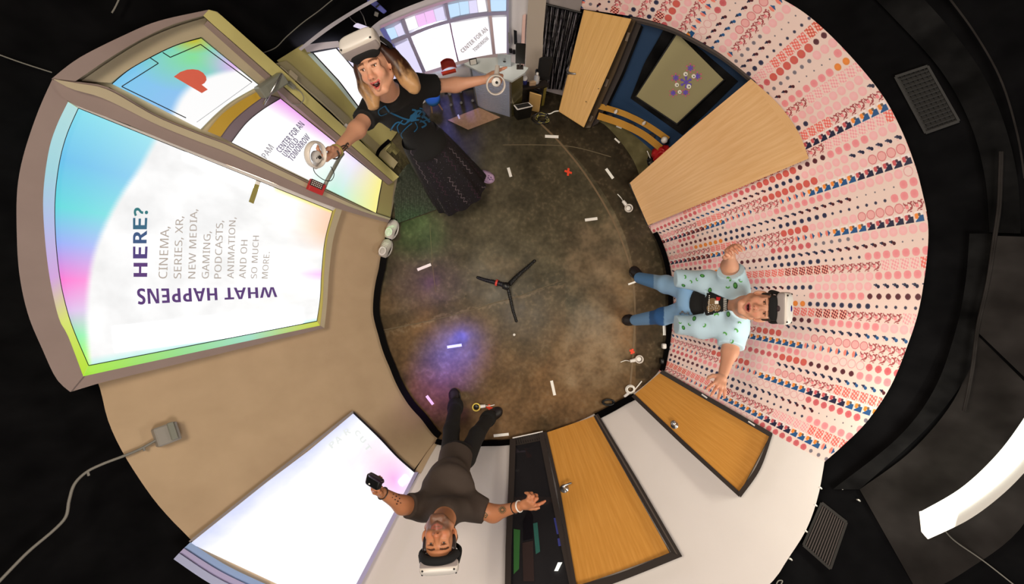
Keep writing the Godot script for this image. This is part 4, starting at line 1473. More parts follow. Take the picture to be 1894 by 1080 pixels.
# ---------------------------------------------------------------- back room at the head of the frame
func back_room() -> void:
	mode = "wall"
	# walls behind everything: pale, from the left corner to the curtain
	struct("wall_back", sheet(cv([V(752, 222), V(765, 205), V(800, 180), V(840, 158), V(880, 148), V(930, 145), V(975, 157)], 30), cv([V(676, 60), V(705, 36), V(750, 14), V(822, -12), V(880, -26), V(930, -34), V(985, -36)], 30), 10, 0.0, 0.1), M.pale_wall)
	struct("wall_back_side", sheet(cv([V(1008, 168), V(1042, 177)], 8), cv([V(1004, -40), V(1084, -36)], 8), 8, 0.02, 0.12), M.grey_wall)
	struct("wall_column", sheet(pl([V(972, 156), V(974, 60), V(979, -40)], 12), pl([V(1001, 166), V(1005, 60), V(1014, -40)], 12), 3, 0.10, 0.14), mat("column", col(172, 160, 148), 0.7))
	struct("trim_4", sheet(pl([V(962, 128), V(965, 60), V(967, 28)], 10), pl([V(969, 128), V(971, 60), V(973, 26)], 10), 1, 0.03, 0.04), mat("pink_panel", col(236, 198, 190), 0.6))
	# window at the rear left, behind the woman
	var w := struct_root("window_4")
	var f := mat("rear_frame", col(226, 222, 236), 0.45)
	part("pane", sheet(pl([V(580, 98), V(630, 152), V(668, 204)], 10), pl([V(622, 90), V(660, 135), V(694, 180)], 10), 4, 0.04, 0.012), M.film_white, w)
	part("pane", sheet(pl([V(624, 89), V(662, 134), V(696, 178)], 10), pl([V(690, 84), V(708, 110), V(736, 150)], 10), 4, 0.04, 0.012), M.film_lilac, w)
	part("pane", sheet(pl([V(569, 100), V(620, 154), V(664, 208)], 10), pl([V(578, 98), V(628, 152), V(667, 205)], 10), 1, 0.045, 0.02), mat("glass_edge", col(206, 232, 236), 0.4), w)
	part("frame", strip(pl([V(578, 97), V(628, 151), V(668, 204)], 12), -1.0, 1.2, 0.06, 0.05), M.line_black, w)
	part("frame", strip(pl([V(621, 88), V(661, 134), V(696, 180)], 12), -0.9, 0.9, 0.06, 0.05), M.line_black, w)
	part("frame", sheet(cv([V(560, 84), V(600, 78), V(650, 75), V(700, 80)], 12), cv([V(568, 97), V(605, 90), V(650, 86), V(700, 90)], 12), 1, 0.08, 0.09), f, w)
	struct("wall_rear", sheet(pl([V(694, 74), V(718, 116), V(752, 150)], 8), pl([V(706, 58), V(730, 100), V(764, 146)], 8), 2, 0.03, 0.06), M.pale_wall)
	# the big back window
	var b := struct_root("window_5")
	var fr := mat("back_frame", col(160, 156, 190), 0.45)
	var fb := mat("back_frame_blue", col(120, 130, 226), 0.45)
	var panes := [
		[V(714, 54), V(722, 74), V(729, 50), V(736, 68), "film_blue"], [V(729, 49), V(737, 68), V(741, 42), V(749, 63), "film_lilac"],
		[V(749, 36), V(756, 57), V(767, 29), V(774, 51), "film_white"], [V(768, 29), V(775, 50), V(784, 24), V(790, 45), "film_pink"],
		[V(785, 23), V(791, 45), V(801, 18), V(807, 40), "film_pink"], [V(802, 18), V(808, 40), V(819, 12), V(824, 35), "film_lilac"],
		[V(828, 9), V(833, 33), V(848, 5), V(851, 28), "film_blue"], [V(849, 4), V(852, 28), V(866, 2), V(868, 25), "film_blue"], [V(867, 2), V(869, 25), V(881, 0), V(884, 23), "film_lilac"], [V(882, 0), V(885, 23), V(897, -2), V(901, 21), "film_white"],
		[V(907, -4), V(908, 21), V(936, -6), V(936, 20), "film_blue"],
		[V(730, 86), V(764, 140), V(755, 74), V(782, 136), "film_lilac"],
		[V(760, 67), V(788, 134), V(831, 43), V(847, 114), "film_white"], [V(833, 43), V(849, 113), V(902, 31), V(911, 102), "film_white"],
		[V(910, 32), V(917, 101), V(937, 31), V(937, 99), "film_white"]]
	for p: Array in panes:
		part("pane", sheet(pl([p[0], p[1]], 4), pl([p[2], p[3]], 4), 4, 0.035, 0.012), M[p[4]], b)
	var bars := [
		[[V(706, 52), V(720, 76), V(737, 108), V(757, 144)], 9.0, fb], [[V(745, 36), V(754, 62), V(770, 100), V(786, 137)], 6.5, fr], [[V(825, 7), V(829, 30), V(831, 40)], 6.0, fr], [[V(832, 42), V(839, 76), V(848, 116)], 2.2, mat("back_bar", col(112, 74, 120), 0.5)],
		[[V(903, -4), V(907, 30), V(914, 102)], 5.0, mat("back_bar_rose", col(206, 184, 192), 0.5)], [[V(939, -6), V(939, 100)], 3.5, fr],
		[[V(722, 79), V(753, 67), V(790, 52), V(829, 40), V(868, 31), V(902, 26), V(938, 24)], 6.5, fr],
		[[V(704, 50), V(745, 32), V(785, 16), V(822, 4), V(850, -3), V(900, -10), V(940, -14)], 5.0, mat("back_head", col(206, 176, 214), 0.5)],
		[[V(757, 143), V(786, 136), V(847, 117), V(880, 109), V(914, 103), V(938, 101)], 6.0, mat("back_sill", col(222, 206, 212), 0.5)]]
	for q: Array in bars:
		part("bar", strip(cv(q[0], 20), -q[1] * 0.5, q[1] * 0.5, 0.08, 0.07), q[2], b)
	for l: Array in [["CENTER FOR AN", V(856, 98), V(903, 56), V(851, 93), V(897, 50)], ["TOMORROW", V(878, 96), V(905, 72), V(874, 91), V(900, 67)]]:
		part("lettering", letters(l[0], l[1], l[2], l[3], l[4], 0.05, 600), mat("back_text", col(200, 196, 206), 0.5), b)
	# fringe curtain
	var c := thing("fringe_curtain", "black and silver metallic fringe curtain hanging on the grey wall beside the narrow birch leaf", "curtain", wl(1020, 165, 0.05))
	part("rail", tube([wl(1010, 8, 0.09), wl(1040, 15, 0.09), wl(1075, 24, 0.09)], 0.008), M.plastic_black, c)
	var foils := [mat("foil_black", col(20, 20, 22), 0.25, 0.9), mat("foil_silver", col(196, 194, 200), 0.4, 0.7), mat("foil_dark", col(96, 90, 98), 0.4, 0.7)]
	for k in 3:
		var st := begin()
		for i in 110:
			if [0, 1, 0, 2, 0, 0, 2, 1, 0, 2][(i * 7 + i / 3) % 10] != k:
				continue
			var u := (i + 0.5) / 110.0
			var t0 := V(1011, 9).lerp(V(1074, 24), u)
			var m0 := V(1002, 105).lerp(V(1052, 112), u)
			var b0 := V(1001, 164).lerp(V(1040, 166), u)
			var line := cv([t0, t0.lerp(m0, 0.5) + V(rng.randf_range(-1, 1), 0), m0, b0], 10)
			for j in 10:
				var z0 := 0.055 + 0.02 * sin(i * 2.4 + j * 0.9)
				var z1 := 0.055 + 0.02 * sin(i * 2.4 + (j + 1) * 0.9)
				var p := line[j]
				var q := line[j + 1]
				quad(st, wl(p.x - 0.4, p.y, z0), wl(p.x + 0.45, p.y, z0 + 0.008), wl(q.x + 0.45, q.y, z1 - 0.006), wl(q.x - 0.4, q.y, z1))
		var o := part("strands", done(st), foils[k], c)
		o.set_meta("kind", "stuff")
	# wall screen and switches in the corner
	var tv := thing("wall_display", "slim black display seen edge on, fixed to the pale corner wall by the back window", "display", wl(953, 70, 0.05))
	part("panel", sheet(pl([V(950, 55), V(951, 82)], 4), pl([V(956, 57), V(957, 82)], 4), 1, 0.14, 0.05), M.plastic_black, tv)
	part("bracket", sheet(pl([V(940, 60), V(941, 80)], 4), pl([V(942, 60), V(943, 80)], 4), 1, 0.1, 0.05), M.grey_metal, tv)
	var swi := thing("wall_switch", "pair of small black wall switches over the laptop", "switch", wl(948, 94, 0.02))
	for p: Vector2 in [V(945, 94), V(951, 96)]:
		part("plate", box(wl(p.x, p.y, 0.05), wall_axes(p.x, p.y, V(1, 0)), Vector3(0.012, 0.018, 0.01), 0.003), M.plastic_black, swi)

# ---------------------------------------------------------------- what hangs from the dark ceiling
func ceiling_things() -> void:
	mode = "shell"
	# soffit bands over the papered wall
	struct("trim_soffit", sheet(cv([V(1560, -60), V(1650, 30), V(1740, 130), V(1795, 230), V(1822, 330), V(1830, 430)], 40), cv([V(1650, -60), V(1738, 30), V(1814, 130), V(1858, 230), V(1882, 330), V(1888, 432)], 40), 3, 0.06, 0.08), M.beam)
	struct("trim_soffit_lower", sheet(cv([V(1793, 432), V(1786, 520), V(1768, 610), V(1728, 720), V(1660, 810), V(1540, 905)], 40), cv([V(1836, 432), V(1826, 520), V(1806, 612), V(1790, 690), V(1716, 790), V(1590, 905)], 40), 3, 0.06, 0.08), M.beam)
	struct("trim_duct", sheet(cv([V(1836, 436), V(1830, 520), V(1808, 614)], 16), cv([V(1960, 440), V(1960, 600), V(1960, 760)], 16), 3, 0.10, 0.1), M.duct)
	struct("trim_duct_lower", sheet(cv([V(1806, 618), V(1770, 730), V(1690, 830), V(1590, 905)], 20), cv([V(1960, 770), V(1900, 960), V(1780, 1060), V(1700, 1100)], 20), 3, 0.02, 0.1), M.duct)
	struct("trim_ring", sheet(cv([V(1740, -20), V(1800, 60), V(1850, 150), V(1880, 250), V(1893, 330)], 24), cv([V(1744, -22), V(1804, 59), V(1854, 149), V(1884, 249), V(1897, 330)], 24), 1, 0.1, 0.04), M.duct)
	var pipe := thing("ceiling_pipe", "twin dark pipe running down the black ceiling right of the papered wall", "pipe")
	for k in 2:
		part("pipe", tube(Array(smooth3([wl(1850 + k * 4, 280, 0.12), wl(1846 + k * 4, 380, 0.12), wl(1836 + k * 4, 450, 0.12), wl(1826 + k * 3, 520, 0.12), wl(1808 + k * 3, 600, 0.12), wl(1796 + k * 3, 690, 0.12), wl(1782 + k * 3, 760, 0.12)])), 0.007, -1, 6), M.duct, pipe)
	# vents
	vent("ceiling_vent", "square black egg-crate vent on the black ceiling right of the wallpaper", [V(1656, 142), V(1712, 246), V(1774, 224), V(1716, 122)], true)
	vent("ceiling_vent", "grey slatted return vent on the black ceiling beside the white wall", [V(1520, 930), V(1486, 1008), V(1536, 1052), V(1566, 966)], false)
	# small white hooks along the white wall's head
	var k := 0
	for p: Array in [[1517, 902, "first"], [1508, 934, "second"], [1490, 982, "third"], [1462, 1034, "fourth"], [1556, 903, "inner"], [1588, 925, "outer"]]:
		var q := ["ceiling hook at the head of the white wall nearest the wallpaper corner", "ceiling hook on the white wall's head level with the top of the grey vent", "ceiling hook beside the lower part of the grey slatted vent", "ceiling hook nearest the foot of the photo below the grey slatted vent", "ceiling hook on the black ceiling between the wallpaper corner and the grey vent", "ceiling hook on the black ceiling nearest the fluorescent lamp"]
		var h := thing("ceiling_hook", "tiny " + q[k], "hook", wl(p[0], p[1]), "white hooks on the dark ceiling")
		part("hook", tube(Array(smooth3([wl(p[0] - 2.5, p[1] - 1, 0.0 if k > 3 else 0.14), wl(p[0], p[1] - 0.5, 0.03 if k > 3 else 0.17), wl(p[0] + 2.4, p[1] + 1.6, 0.0 if k > 3 else 0.14)])), 0.006, -1, 6), M.tape_white, h)
		k += 1
	# fluorescent lamp at the right edge
	var lampc := thing("fluorescent_lamp", "long white fluorescent ceiling lamp glowing at the right edge above the dark duct", "lamp", wl(1800, 900, 0.3))
	var la := cv([V(1703, 946), V(1778, 902), V(1844, 840), V(1894, 773), V(1930, 712)], 24)
	var lb := cv([V(1707, 982), V(1778, 946), V(1844, 898), V(1894, 849), V(1940, 790)], 24)
	var lc := cv([V(1717, 997), V(1790, 962), V(1850, 918), V(1900, 868), V(1948, 806)], 24)
	part("lens", sheet(la, lb, 4, 0.30, 0.05), M.tube, lampc)
	part("housing", sheet(lb, lc, 1, 0.29, 0.08), mat("housing", col(206, 204, 200), 0.5), lampc)
	part("end_cap", sheet(pl([V(1700, 946), V(1704, 984), V(1716, 997)], 6), pl([V(1704, 945), V(1708, 981), V(1719, 994)], 6), 1, 0.305, 0.08), M.housing, lampc)
	part("chain", tube(Array(smooth3([wl(1748, 982, 0.22), wl(1768, 1002, 0.14), wl(1820, 1038, 0.05), wl(1880, 1085, 0.03)])), 0.004, -1, 6), M.cable_grey, lampc)
	var p0 := wl(1830, 880, 0.36)
	area("fluorescent_lamp_light", p0, p0 + (Vector3(0.2, 1.2, 0.2) - p0) * 0.3, 0.8, 0.16, Color(1.0, 0.98, 0.9), 2.2)
	var og := OmniLight3D.new()
	og.name = "fluorescent_lamp_spill"
	og.light_energy = 0.05
	og.light_color = Color(1.0, 0.98, 0.88)
	og.light_size = 0.1
	og.omni_range = 20.0
	og.omni_attenuation = 2.0
	og.shadow_enabled = true
	add_child(og)
	og.position = wl(1730, 880, 0.3)
	# back room: beam, lamp bar, duct and cables over the woman
	mode = "wall"
	struct("trim_beam", sheet(cv([V(552, 90), V(600, 52), V(650, 20), V(700, -8), V(740, -30)], 24), cv([V(557, 94), V(606, 57), V(656, 24), V(706, -4), V(744, -26)], 24), 1, 0.16, 0.2), mat("beam_pale", col(196, 194, 206), 0.5))
	struct("ceiling_back", sheet(cv([V(562, 86), V(610, 54), V(660, 22), V(720, -14), V(860, -60)], 24), cv([V(566, 92), V(640, 72), V(706, 52), V(780, 14), V(900, -14)], 24), 5, -0.04, 0.05), M.ceiling)
	var lb2 := thing("lamp_bar", "short white lamp bar hanging on two wires over the woman's headset", "lamp", wl(671, 50, 0.1))
	part("lens", hexa([wl(652, 49, 0.06), wl(680, 58, 0.06), wl(688, 52, 0.06), wl(660, 42, 0.06), wl(652, 49, 0.12), wl(680, 58, 0.12), wl(688, 52, 0.12), wl(660, 42, 0.12)], 0.008), M.bar, lb2)
	part("wire", tube([wl(660, 44, 0.10), wl(650, 36, 0.06), wl(643, 26, 0.02)], 0.003, -1, 6), M.cable_grey, lb2)
	part("wire", tube([wl(677, 46, 0.10), wl(672, 30, 0.06), wl(666, 20, 0.02)], 0.003, -1, 6), M.cable_grey, lb2)
	var dk := thing("painted_light_duct", "square duct with blue light painted in, under the ceiling left of the back window", "duct", wl(698, 12, 0.0))
	part("duct", hexa([wl(678, 2, 0.0), wl(710, 26, 0.0), wl(716, 21, 0.0), wl(688, -6, 0.0), wl(678, 2, 0.08), wl(710, 26, 0.08), wl(716, 21, 0.08), wl(688, -6, 0.08)], 0.006), mat("duct_blue_light", col(96, 104, 190), 0.5), dk)  # blue light on the duct is put into its colour
	part("seam", hexa([wl(694, 13, 0.06), wl(696, 15, 0.06), wl(703, 9, 0.06), wl(701, 7, 0.06), wl(694, 13, 0.086), wl(696, 15, 0.086), wl(703, 9, 0.086), wl(701, 7, 0.086)], 0.0), M.line_black, dk)
	part("bracket", box(wl(696, 26, 0.04), wall_axes(696, 26, V(1, 0.4)), Vector3(0.014, 0.016, 0.01), 0.002), M.cable_grey, dk)
	mode = "shell"
	cable("thin grey cable hung across the black ceiling above the glass door", [V(486, 98), V(510, 88), V(530, 68), V(560, 42), V(590, 20), V(612, 2), V(640, -20)], 0.004)
	cable("short grey rod on the black ceiling over the door transom", [V(207, 24), V(214, 12), V(224, -10)], 0.005)
	cable("faint dark cable across the black ceiling beside the display window", [V(-10, 98), V(40, 116), V(96, 134)], 0.004)
	cable("thin cable sagging over the back window's head", [V(700, 42), V(740, 36), V(790, 14), V(830, -12)], 0.003)
	cable("small pale loop of wire at the foot of the black ceiling near the white wall", [V(1436, 1080), V(1440, 1074), V(1447, 1074), V(1445, 1080), V(1440, 1090)], 0.004)

func cable(label: String, pts: Array, r: float) -> void:
	var q := []
	for p: Vector2 in pts:
		q.append(wl(p.x, p.y, 0.06))
	var o := thing("ceiling_cable", label, "cable", q[0])
	part("cable", tube(Array(smooth3(q)), r, -1, 6), M.cable_grey, o)

func vent(called: String, label: String, q: Array, crate: bool) -> void:
	# q: two corners along the wall side, then the two across
	var o := thing(called, label, "vent", wl(q[0].x, q[0].y))
	var f := begin()
	for e: Array in [[0, 1], [1, 2], [2, 3], [3, 0]]:
		strip_into(f, pl([q[e[0]], q[e[1]]], 6), -2.5, 2.5, 0.035, 0.04)
	part("frame", done(f), mat("vent_frame_%s" % crate, col(16, 16, 18) if crate else col(26, 23, 22), 0.6), o)
	part("backing", sheet(pl([q[0], q[1]], 6), pl([q[3], q[2]], 6), 2, 0.005, 0.01), M.line_black, o)
	var n := 14 if crate else 12
	for i in range(1, n):
		var u := float(i) / n
		if crate:
			var a: Vector2 = q[0].lerp(q[1], u)
			var b: Vector2 = q[3].lerp(q[2], u)
			part("slat", strip(pl([a.lerp(b, 0.1), b.lerp(a, 0.06)], 4), -1.4, 1.4, 0.03, 0.02), mat("crate", col(15, 15, 17), 0.7) if not M.has("crate") else M.crate, o)
		else:
			var a: Vector2 = q[0].lerp(q[3], u)
			var b: Vector2 = q[1].lerp(q[2], u)
			part("slat", strip(pl([a, b], 4), -1.2, 1.0, 0.03, 0.02), mat("slat", col(66, 57, 56), 0.6) if not M.has("slat") else M.slat, o)
	if crate:
		for i in range(1, 7):
			var u := float(i) / 7
			part("slat", strip(pl([q[0].lerp(q[3], u), q[1].lerp(q[2], u)], 4), -0.5, 0.5, 0.031, 0.02), M.crate, o)

# ---------------------------------------------------------------- smooth bodies: tapered capsules and ellipsoids joined softly, meshed as surface nets
class Blob:
	var caps := []       # [a, b, ra, rb]
	var ells := []       # [centre, basis transposed, radii, smallest]
	var cut_caps := []
	var cut_ells := []
	var extra = null         # a cut of its own: (point, distance) -> distance
	var ends := []       # [point, direction, reach]: flat ends of sleeves and collars
	var planes := []     # [point, outward normal]: what lies beyond is cut off
	var k := 60.0
	var cell := 0.012
	func _init(cell_: float, k_: float) -> void:
		cell = cell_
		k = k_
	func cap(a: Vector3, b: Vector3, ra: float, rb := -1.0) -> void:
		caps.append([a, b, ra, rb if rb >= 0 else ra])
	func chain(pts: Array, radii: Array) -> void:
		for i in pts.size() - 1:
			caps.append([pts[i], pts[i + 1], radii[i], radii[i + 1]])
	func ell(c: Vector3, b: Basis, r: Vector3) -> void:
		ells.append([c, b.transposed(), r, b])
	func cut(c: Vector3, b: Basis, r: Vector3) -> void:
		cut_ells.append([c, b.transposed(), r, b])
	func cut_cap(a: Vector3, b: Vector3, ra: float, rb := -1.0) -> void:
		cut_caps.append([a, b, ra, rb if rb >= 0 else ra])
	static func d_cap(p: Vector3, e: Array) -> float:
		var a: Vector3 = e[0]
		var ab: Vector3 = e[1] - a
		var t := clampf((p - a).dot(ab) / maxf(ab.length_squared(), 1e-9), 0.0, 1.0)
		return p.distance_to(a + ab * t) - lerpf(e[2], e[3], t)
	static func d_ell(p: Vector3, e: Array) -> float:
		var q: Vector3 = (e[1] as Basis) * (p - e[0])
		var r: Vector3 = e[2]
		var u := q / r
		var k0 := u.length()
		var k1 := (u / r).length()
		return k0 * (k0 - 1.0) / maxf(k1, 1e-6) if k0 > 0.05 else -minf(r.x, minf(r.y, r.z))
	func carve(p: Vector3, d: float) -> float:
		for e in cut_caps:
			d = maxf(d, -d_cap(p, e))
		for e in cut_ells:
			d = maxf(d, -d_ell(p, e))
		for e in planes:
			d = maxf(d, (p - e[0]).dot(e[1]))
		for e in ends:
			var v: Vector3 = p - e[0]
			var u := v.dot(e[1])
			if u > -0.05 and u < e[3] and (v - e[1] * u).length() < e[2]:
				d = maxf(d, u)
		if extra != null:
			d = (extra as Callable).call(p, d)
		return d
	func eval(p: Vector3) -> float:
		var s := 0.0
		for e in caps:
			s += exp(-k * d_cap(p, e))
		for e in ells:
			s += exp(-k * d_ell(p, e))
		return carve(p, -log(maxf(s, 1e-12)) / k)
	func add_to(out: Dictionary, tint: Callable) -> void:
		var m := maxf(4.0 / k, cell * 2.5)
		var boxes := []
		var whole := AABB()
		for e in caps:
			var b := AABB(e[0], Vector3.ZERO).expand(e[1]).grow(maxf(e[2], e[3]) + m)
			boxes.append([b, e, true])
			whole = b if boxes.size() == 1 else whole.merge(b)
		for e in ells:
			var bb: Basis = e[3]
			var r: Vector3 = e[2]
			var h := Vector3.ZERO
			for i in 3:
				h[i] = sqrt(pow(bb.x[i] * r.x, 2) + pow(bb.y[i] * r.y, 2) + pow(bb.z[i] * r.z, 2)) + m
			var b := AABB(e[0] - h, h * 2.0)
			boxes.append([b, e, false])
			whole = b if boxes.size() == 1 else whole.merge(b)
		var o := whole.position
		var nx := int(whole.size.x / cell) + 2
		var ny := int(whole.size.y / cell) + 2
		var nz := int(whole.size.z / cell) + 2
		var acc := PackedFloat32Array()
		acc.resize(nx * ny * nz)
		for it in boxes:
			var b: AABB = it[0]
			var e: Array = it[1]
			var i0 := maxi(int((b.position.x - o.x) / cell), 0)
			var i1 := mini(int((b.end.x - o.x) / cell) + 1, nx - 1)
			var j0 := maxi(int((b.position.y - o.y) / cell), 0)
			var j1 := mini(int((b.end.y - o.y) / cell) + 1, ny - 1)
			var k0 := maxi(int((b.position.z - o.z) / cell), 0)
			var k1 := mini(int((b.end.z - o.z) / cell) + 1, nz - 1)
			var is_cap: bool = it[2]
			for z in range(k0, k1 + 1):
				for y in range(j0, j1 + 1):
					var at_ := (z * ny + y) * nx
					for x in range(i0, i1 + 1):
						var p := o + Vector3(x, y, z) * cell
						var d := d_cap(p, e) if is_cap else d_ell(p, e)
						if d < m:
							acc[at_ + x] += exp(-k * d)
		var carving := cut_caps.size() + cut_ells.size() + planes.size() + ends.size() > 0 or extra != null
		for i in acc.size():
			var v := acc[i]
			if v > 0.0:
				var d := -log(v) / k
				if carving and d < cell * 2:
					d = carve(o + Vector3(i % nx, (i / nx) % ny, i / (nx * ny)) * cell, d)
				acc[i] = d
			else:
				acc[i] = m
		var vid := PackedInt32Array()
		vid.resize(acc.size())
		vid.fill(-1)
		var offs := [0, 1, nx, nx + 1, nx * ny, nx * ny + 1, nx * ny + nx, nx * ny + nx + 1]
		var V_: PackedVector3Array = out.v
		var N_: PackedVector3Array = out.n
		var C_: PackedColorArray = out.c
		var I_: PackedInt32Array = out.i
		var edges := [0, 1, 2, 3, 4, 5, 6, 7, 0, 2, 1, 3, 4, 6, 5, 7, 0, 4, 1, 5, 2, 6, 3, 7]
		var made := PackedInt32Array()
		for z in range(0, nz - 1):
			for y in range(0, ny - 1):
				var row := (z * ny + y) * nx
				for x in range(0, nx - 1):
					var i := row + x
					if absf(acc[i]) > cell * 1.8:
						continue
					var inside := 0
					for c in 8:
						if acc[i + offs[c]] < 0.0:
							inside += 1
					if inside == 0 or inside == 8:
						continue
					var s := Vector3.ZERO
					var cnt := 0
					for q in range(0, 24, 2):
						var a: int = edges[q]
						var b: int = edges[q + 1]
						var da := acc[i + offs[a]]
						var db := acc[i + offs[b]]
						if (da < 0.0) != (db < 0.0):
							var t := da / (da - db)
							s += Vector3(a & 1, (a >> 1) & 1, a >> 2).lerp(Vector3(b & 1, (b >> 1) & 1, b >> 2), t)
							cnt += 1
					s /= cnt
					var p := o + (Vector3(x, y, z) + s) * cell
					vid[i] = V_.size()
					made.append(i)
					V_.append(p)
					var gx := (acc[i + 1] - acc[i] + acc[i + 1 + nx] - acc[i + nx] + acc[i + 1 + nx * ny] - acc[i + nx * ny])
					var gy := (acc[i + nx] - acc[i] + acc[i + nx + 1] - acc[i + 1] + acc[i + nx + nx * ny] - acc[i + nx * ny])
					var gz := (acc[i + nx * ny] - acc[i] + acc[i + nx * ny + 1] - acc[i + 1] + acc[i + nx * ny + nx] - acc[i + nx])
					var g := Vector3(gx, gy, gz)
					N_.append(g.normalized())
					C_.append(tint.call(p, g.normalized()))
		for i in made:
			var x := i % nx
			var y := (i / nx) % ny
			var z := i / (nx * ny)
			var s0 := acc[i] < 0.0
			for ax in 3:
				var step: int = [1, nx, nx * ny][ax]
				var u: int = [nx, nx * ny, 1][ax]
				var w: int = [nx * ny, 1, nx][ax]
				if [y, z, x][ax] == 0 or [z, x, y][ax] == 0:
					continue
				if s0 == (acc[i + step] < 0.0):
					continue
				var a := vid[i]
				var b := vid[i - u]
				var c := vid[i - u - w]
				var d := vid[i - w]
				if b < 0 or c < 0 or d < 0:
					continue
				if s0:
					for q in [a, c, b, a, d, c]:
						I_.append(q)
				else:
					for q in [a, b, c, a, c, d]:
						I_.append(q)
		out.v = V_
		out.n = N_
		out.c = C_
		out.i = I_

func fresh() -> Dictionary:
	return {"v": PackedVector3Array(), "n": PackedVector3Array(), "c": PackedColorArray(), "i": PackedInt32Array()}

func mesh_of(d: Dictionary) -> ArrayMesh:
	var a := []
	a.resize(Mesh.ARRAY_MAX)
	a[Mesh.ARRAY_VERTEX] = d.v
	a[Mesh.ARRAY_NORMAL] = d.n
	a[Mesh.ARRAY_COLOR] = d.c
	a[Mesh.ARRAY_INDEX] = d.i
	var m := ArrayMesh.new()
	m.add_surface_from_arrays(Mesh.PRIMITIVE_TRIANGLES, a)
	return m

func blob_mesh(b: Blob, c: Color) -> ArrayMesh:
	var d := fresh()
	var l := c.srgb_to_linear()
	b.add_to(d, func(_p: Vector3, _n: Vector3) -> Color: return l)
	return mesh_of(d)

func vmat(key: String, rough: float, sss := 0.0) -> StandardMaterial3D:
	var m := mat(key, Color.WHITE, rough)
	m.vertex_color_use_as_albedo = true
	if sss > 0:
		m.subsurf_scatter_enabled = true
		m.subsurf_scatter_strength = sss
	return m

# ---------------------------------------------------------------- heads and hands
# axes of a head or chest: y along the pixel direction 'up', z towards the camera, then turned and tilted
func body_axes(x: float, y: float, t: float, up: Vector2, yaw := 0.0, pitch := 0.0) -> Basis:
	var z := (Vector3(0, H, 0) - at(x, y, t)).normalized()
	var u := Vector3(up.x, 0, up.y)
	u = (u - z * u.dot(z)).normalized()
	var b := Basis(u.cross(z), u, z)
	b = b.rotated(b.y.normalized(), deg_to_rad(yaw))
	return b.rotated(b.x.normalized(), deg_to_rad(pitch))

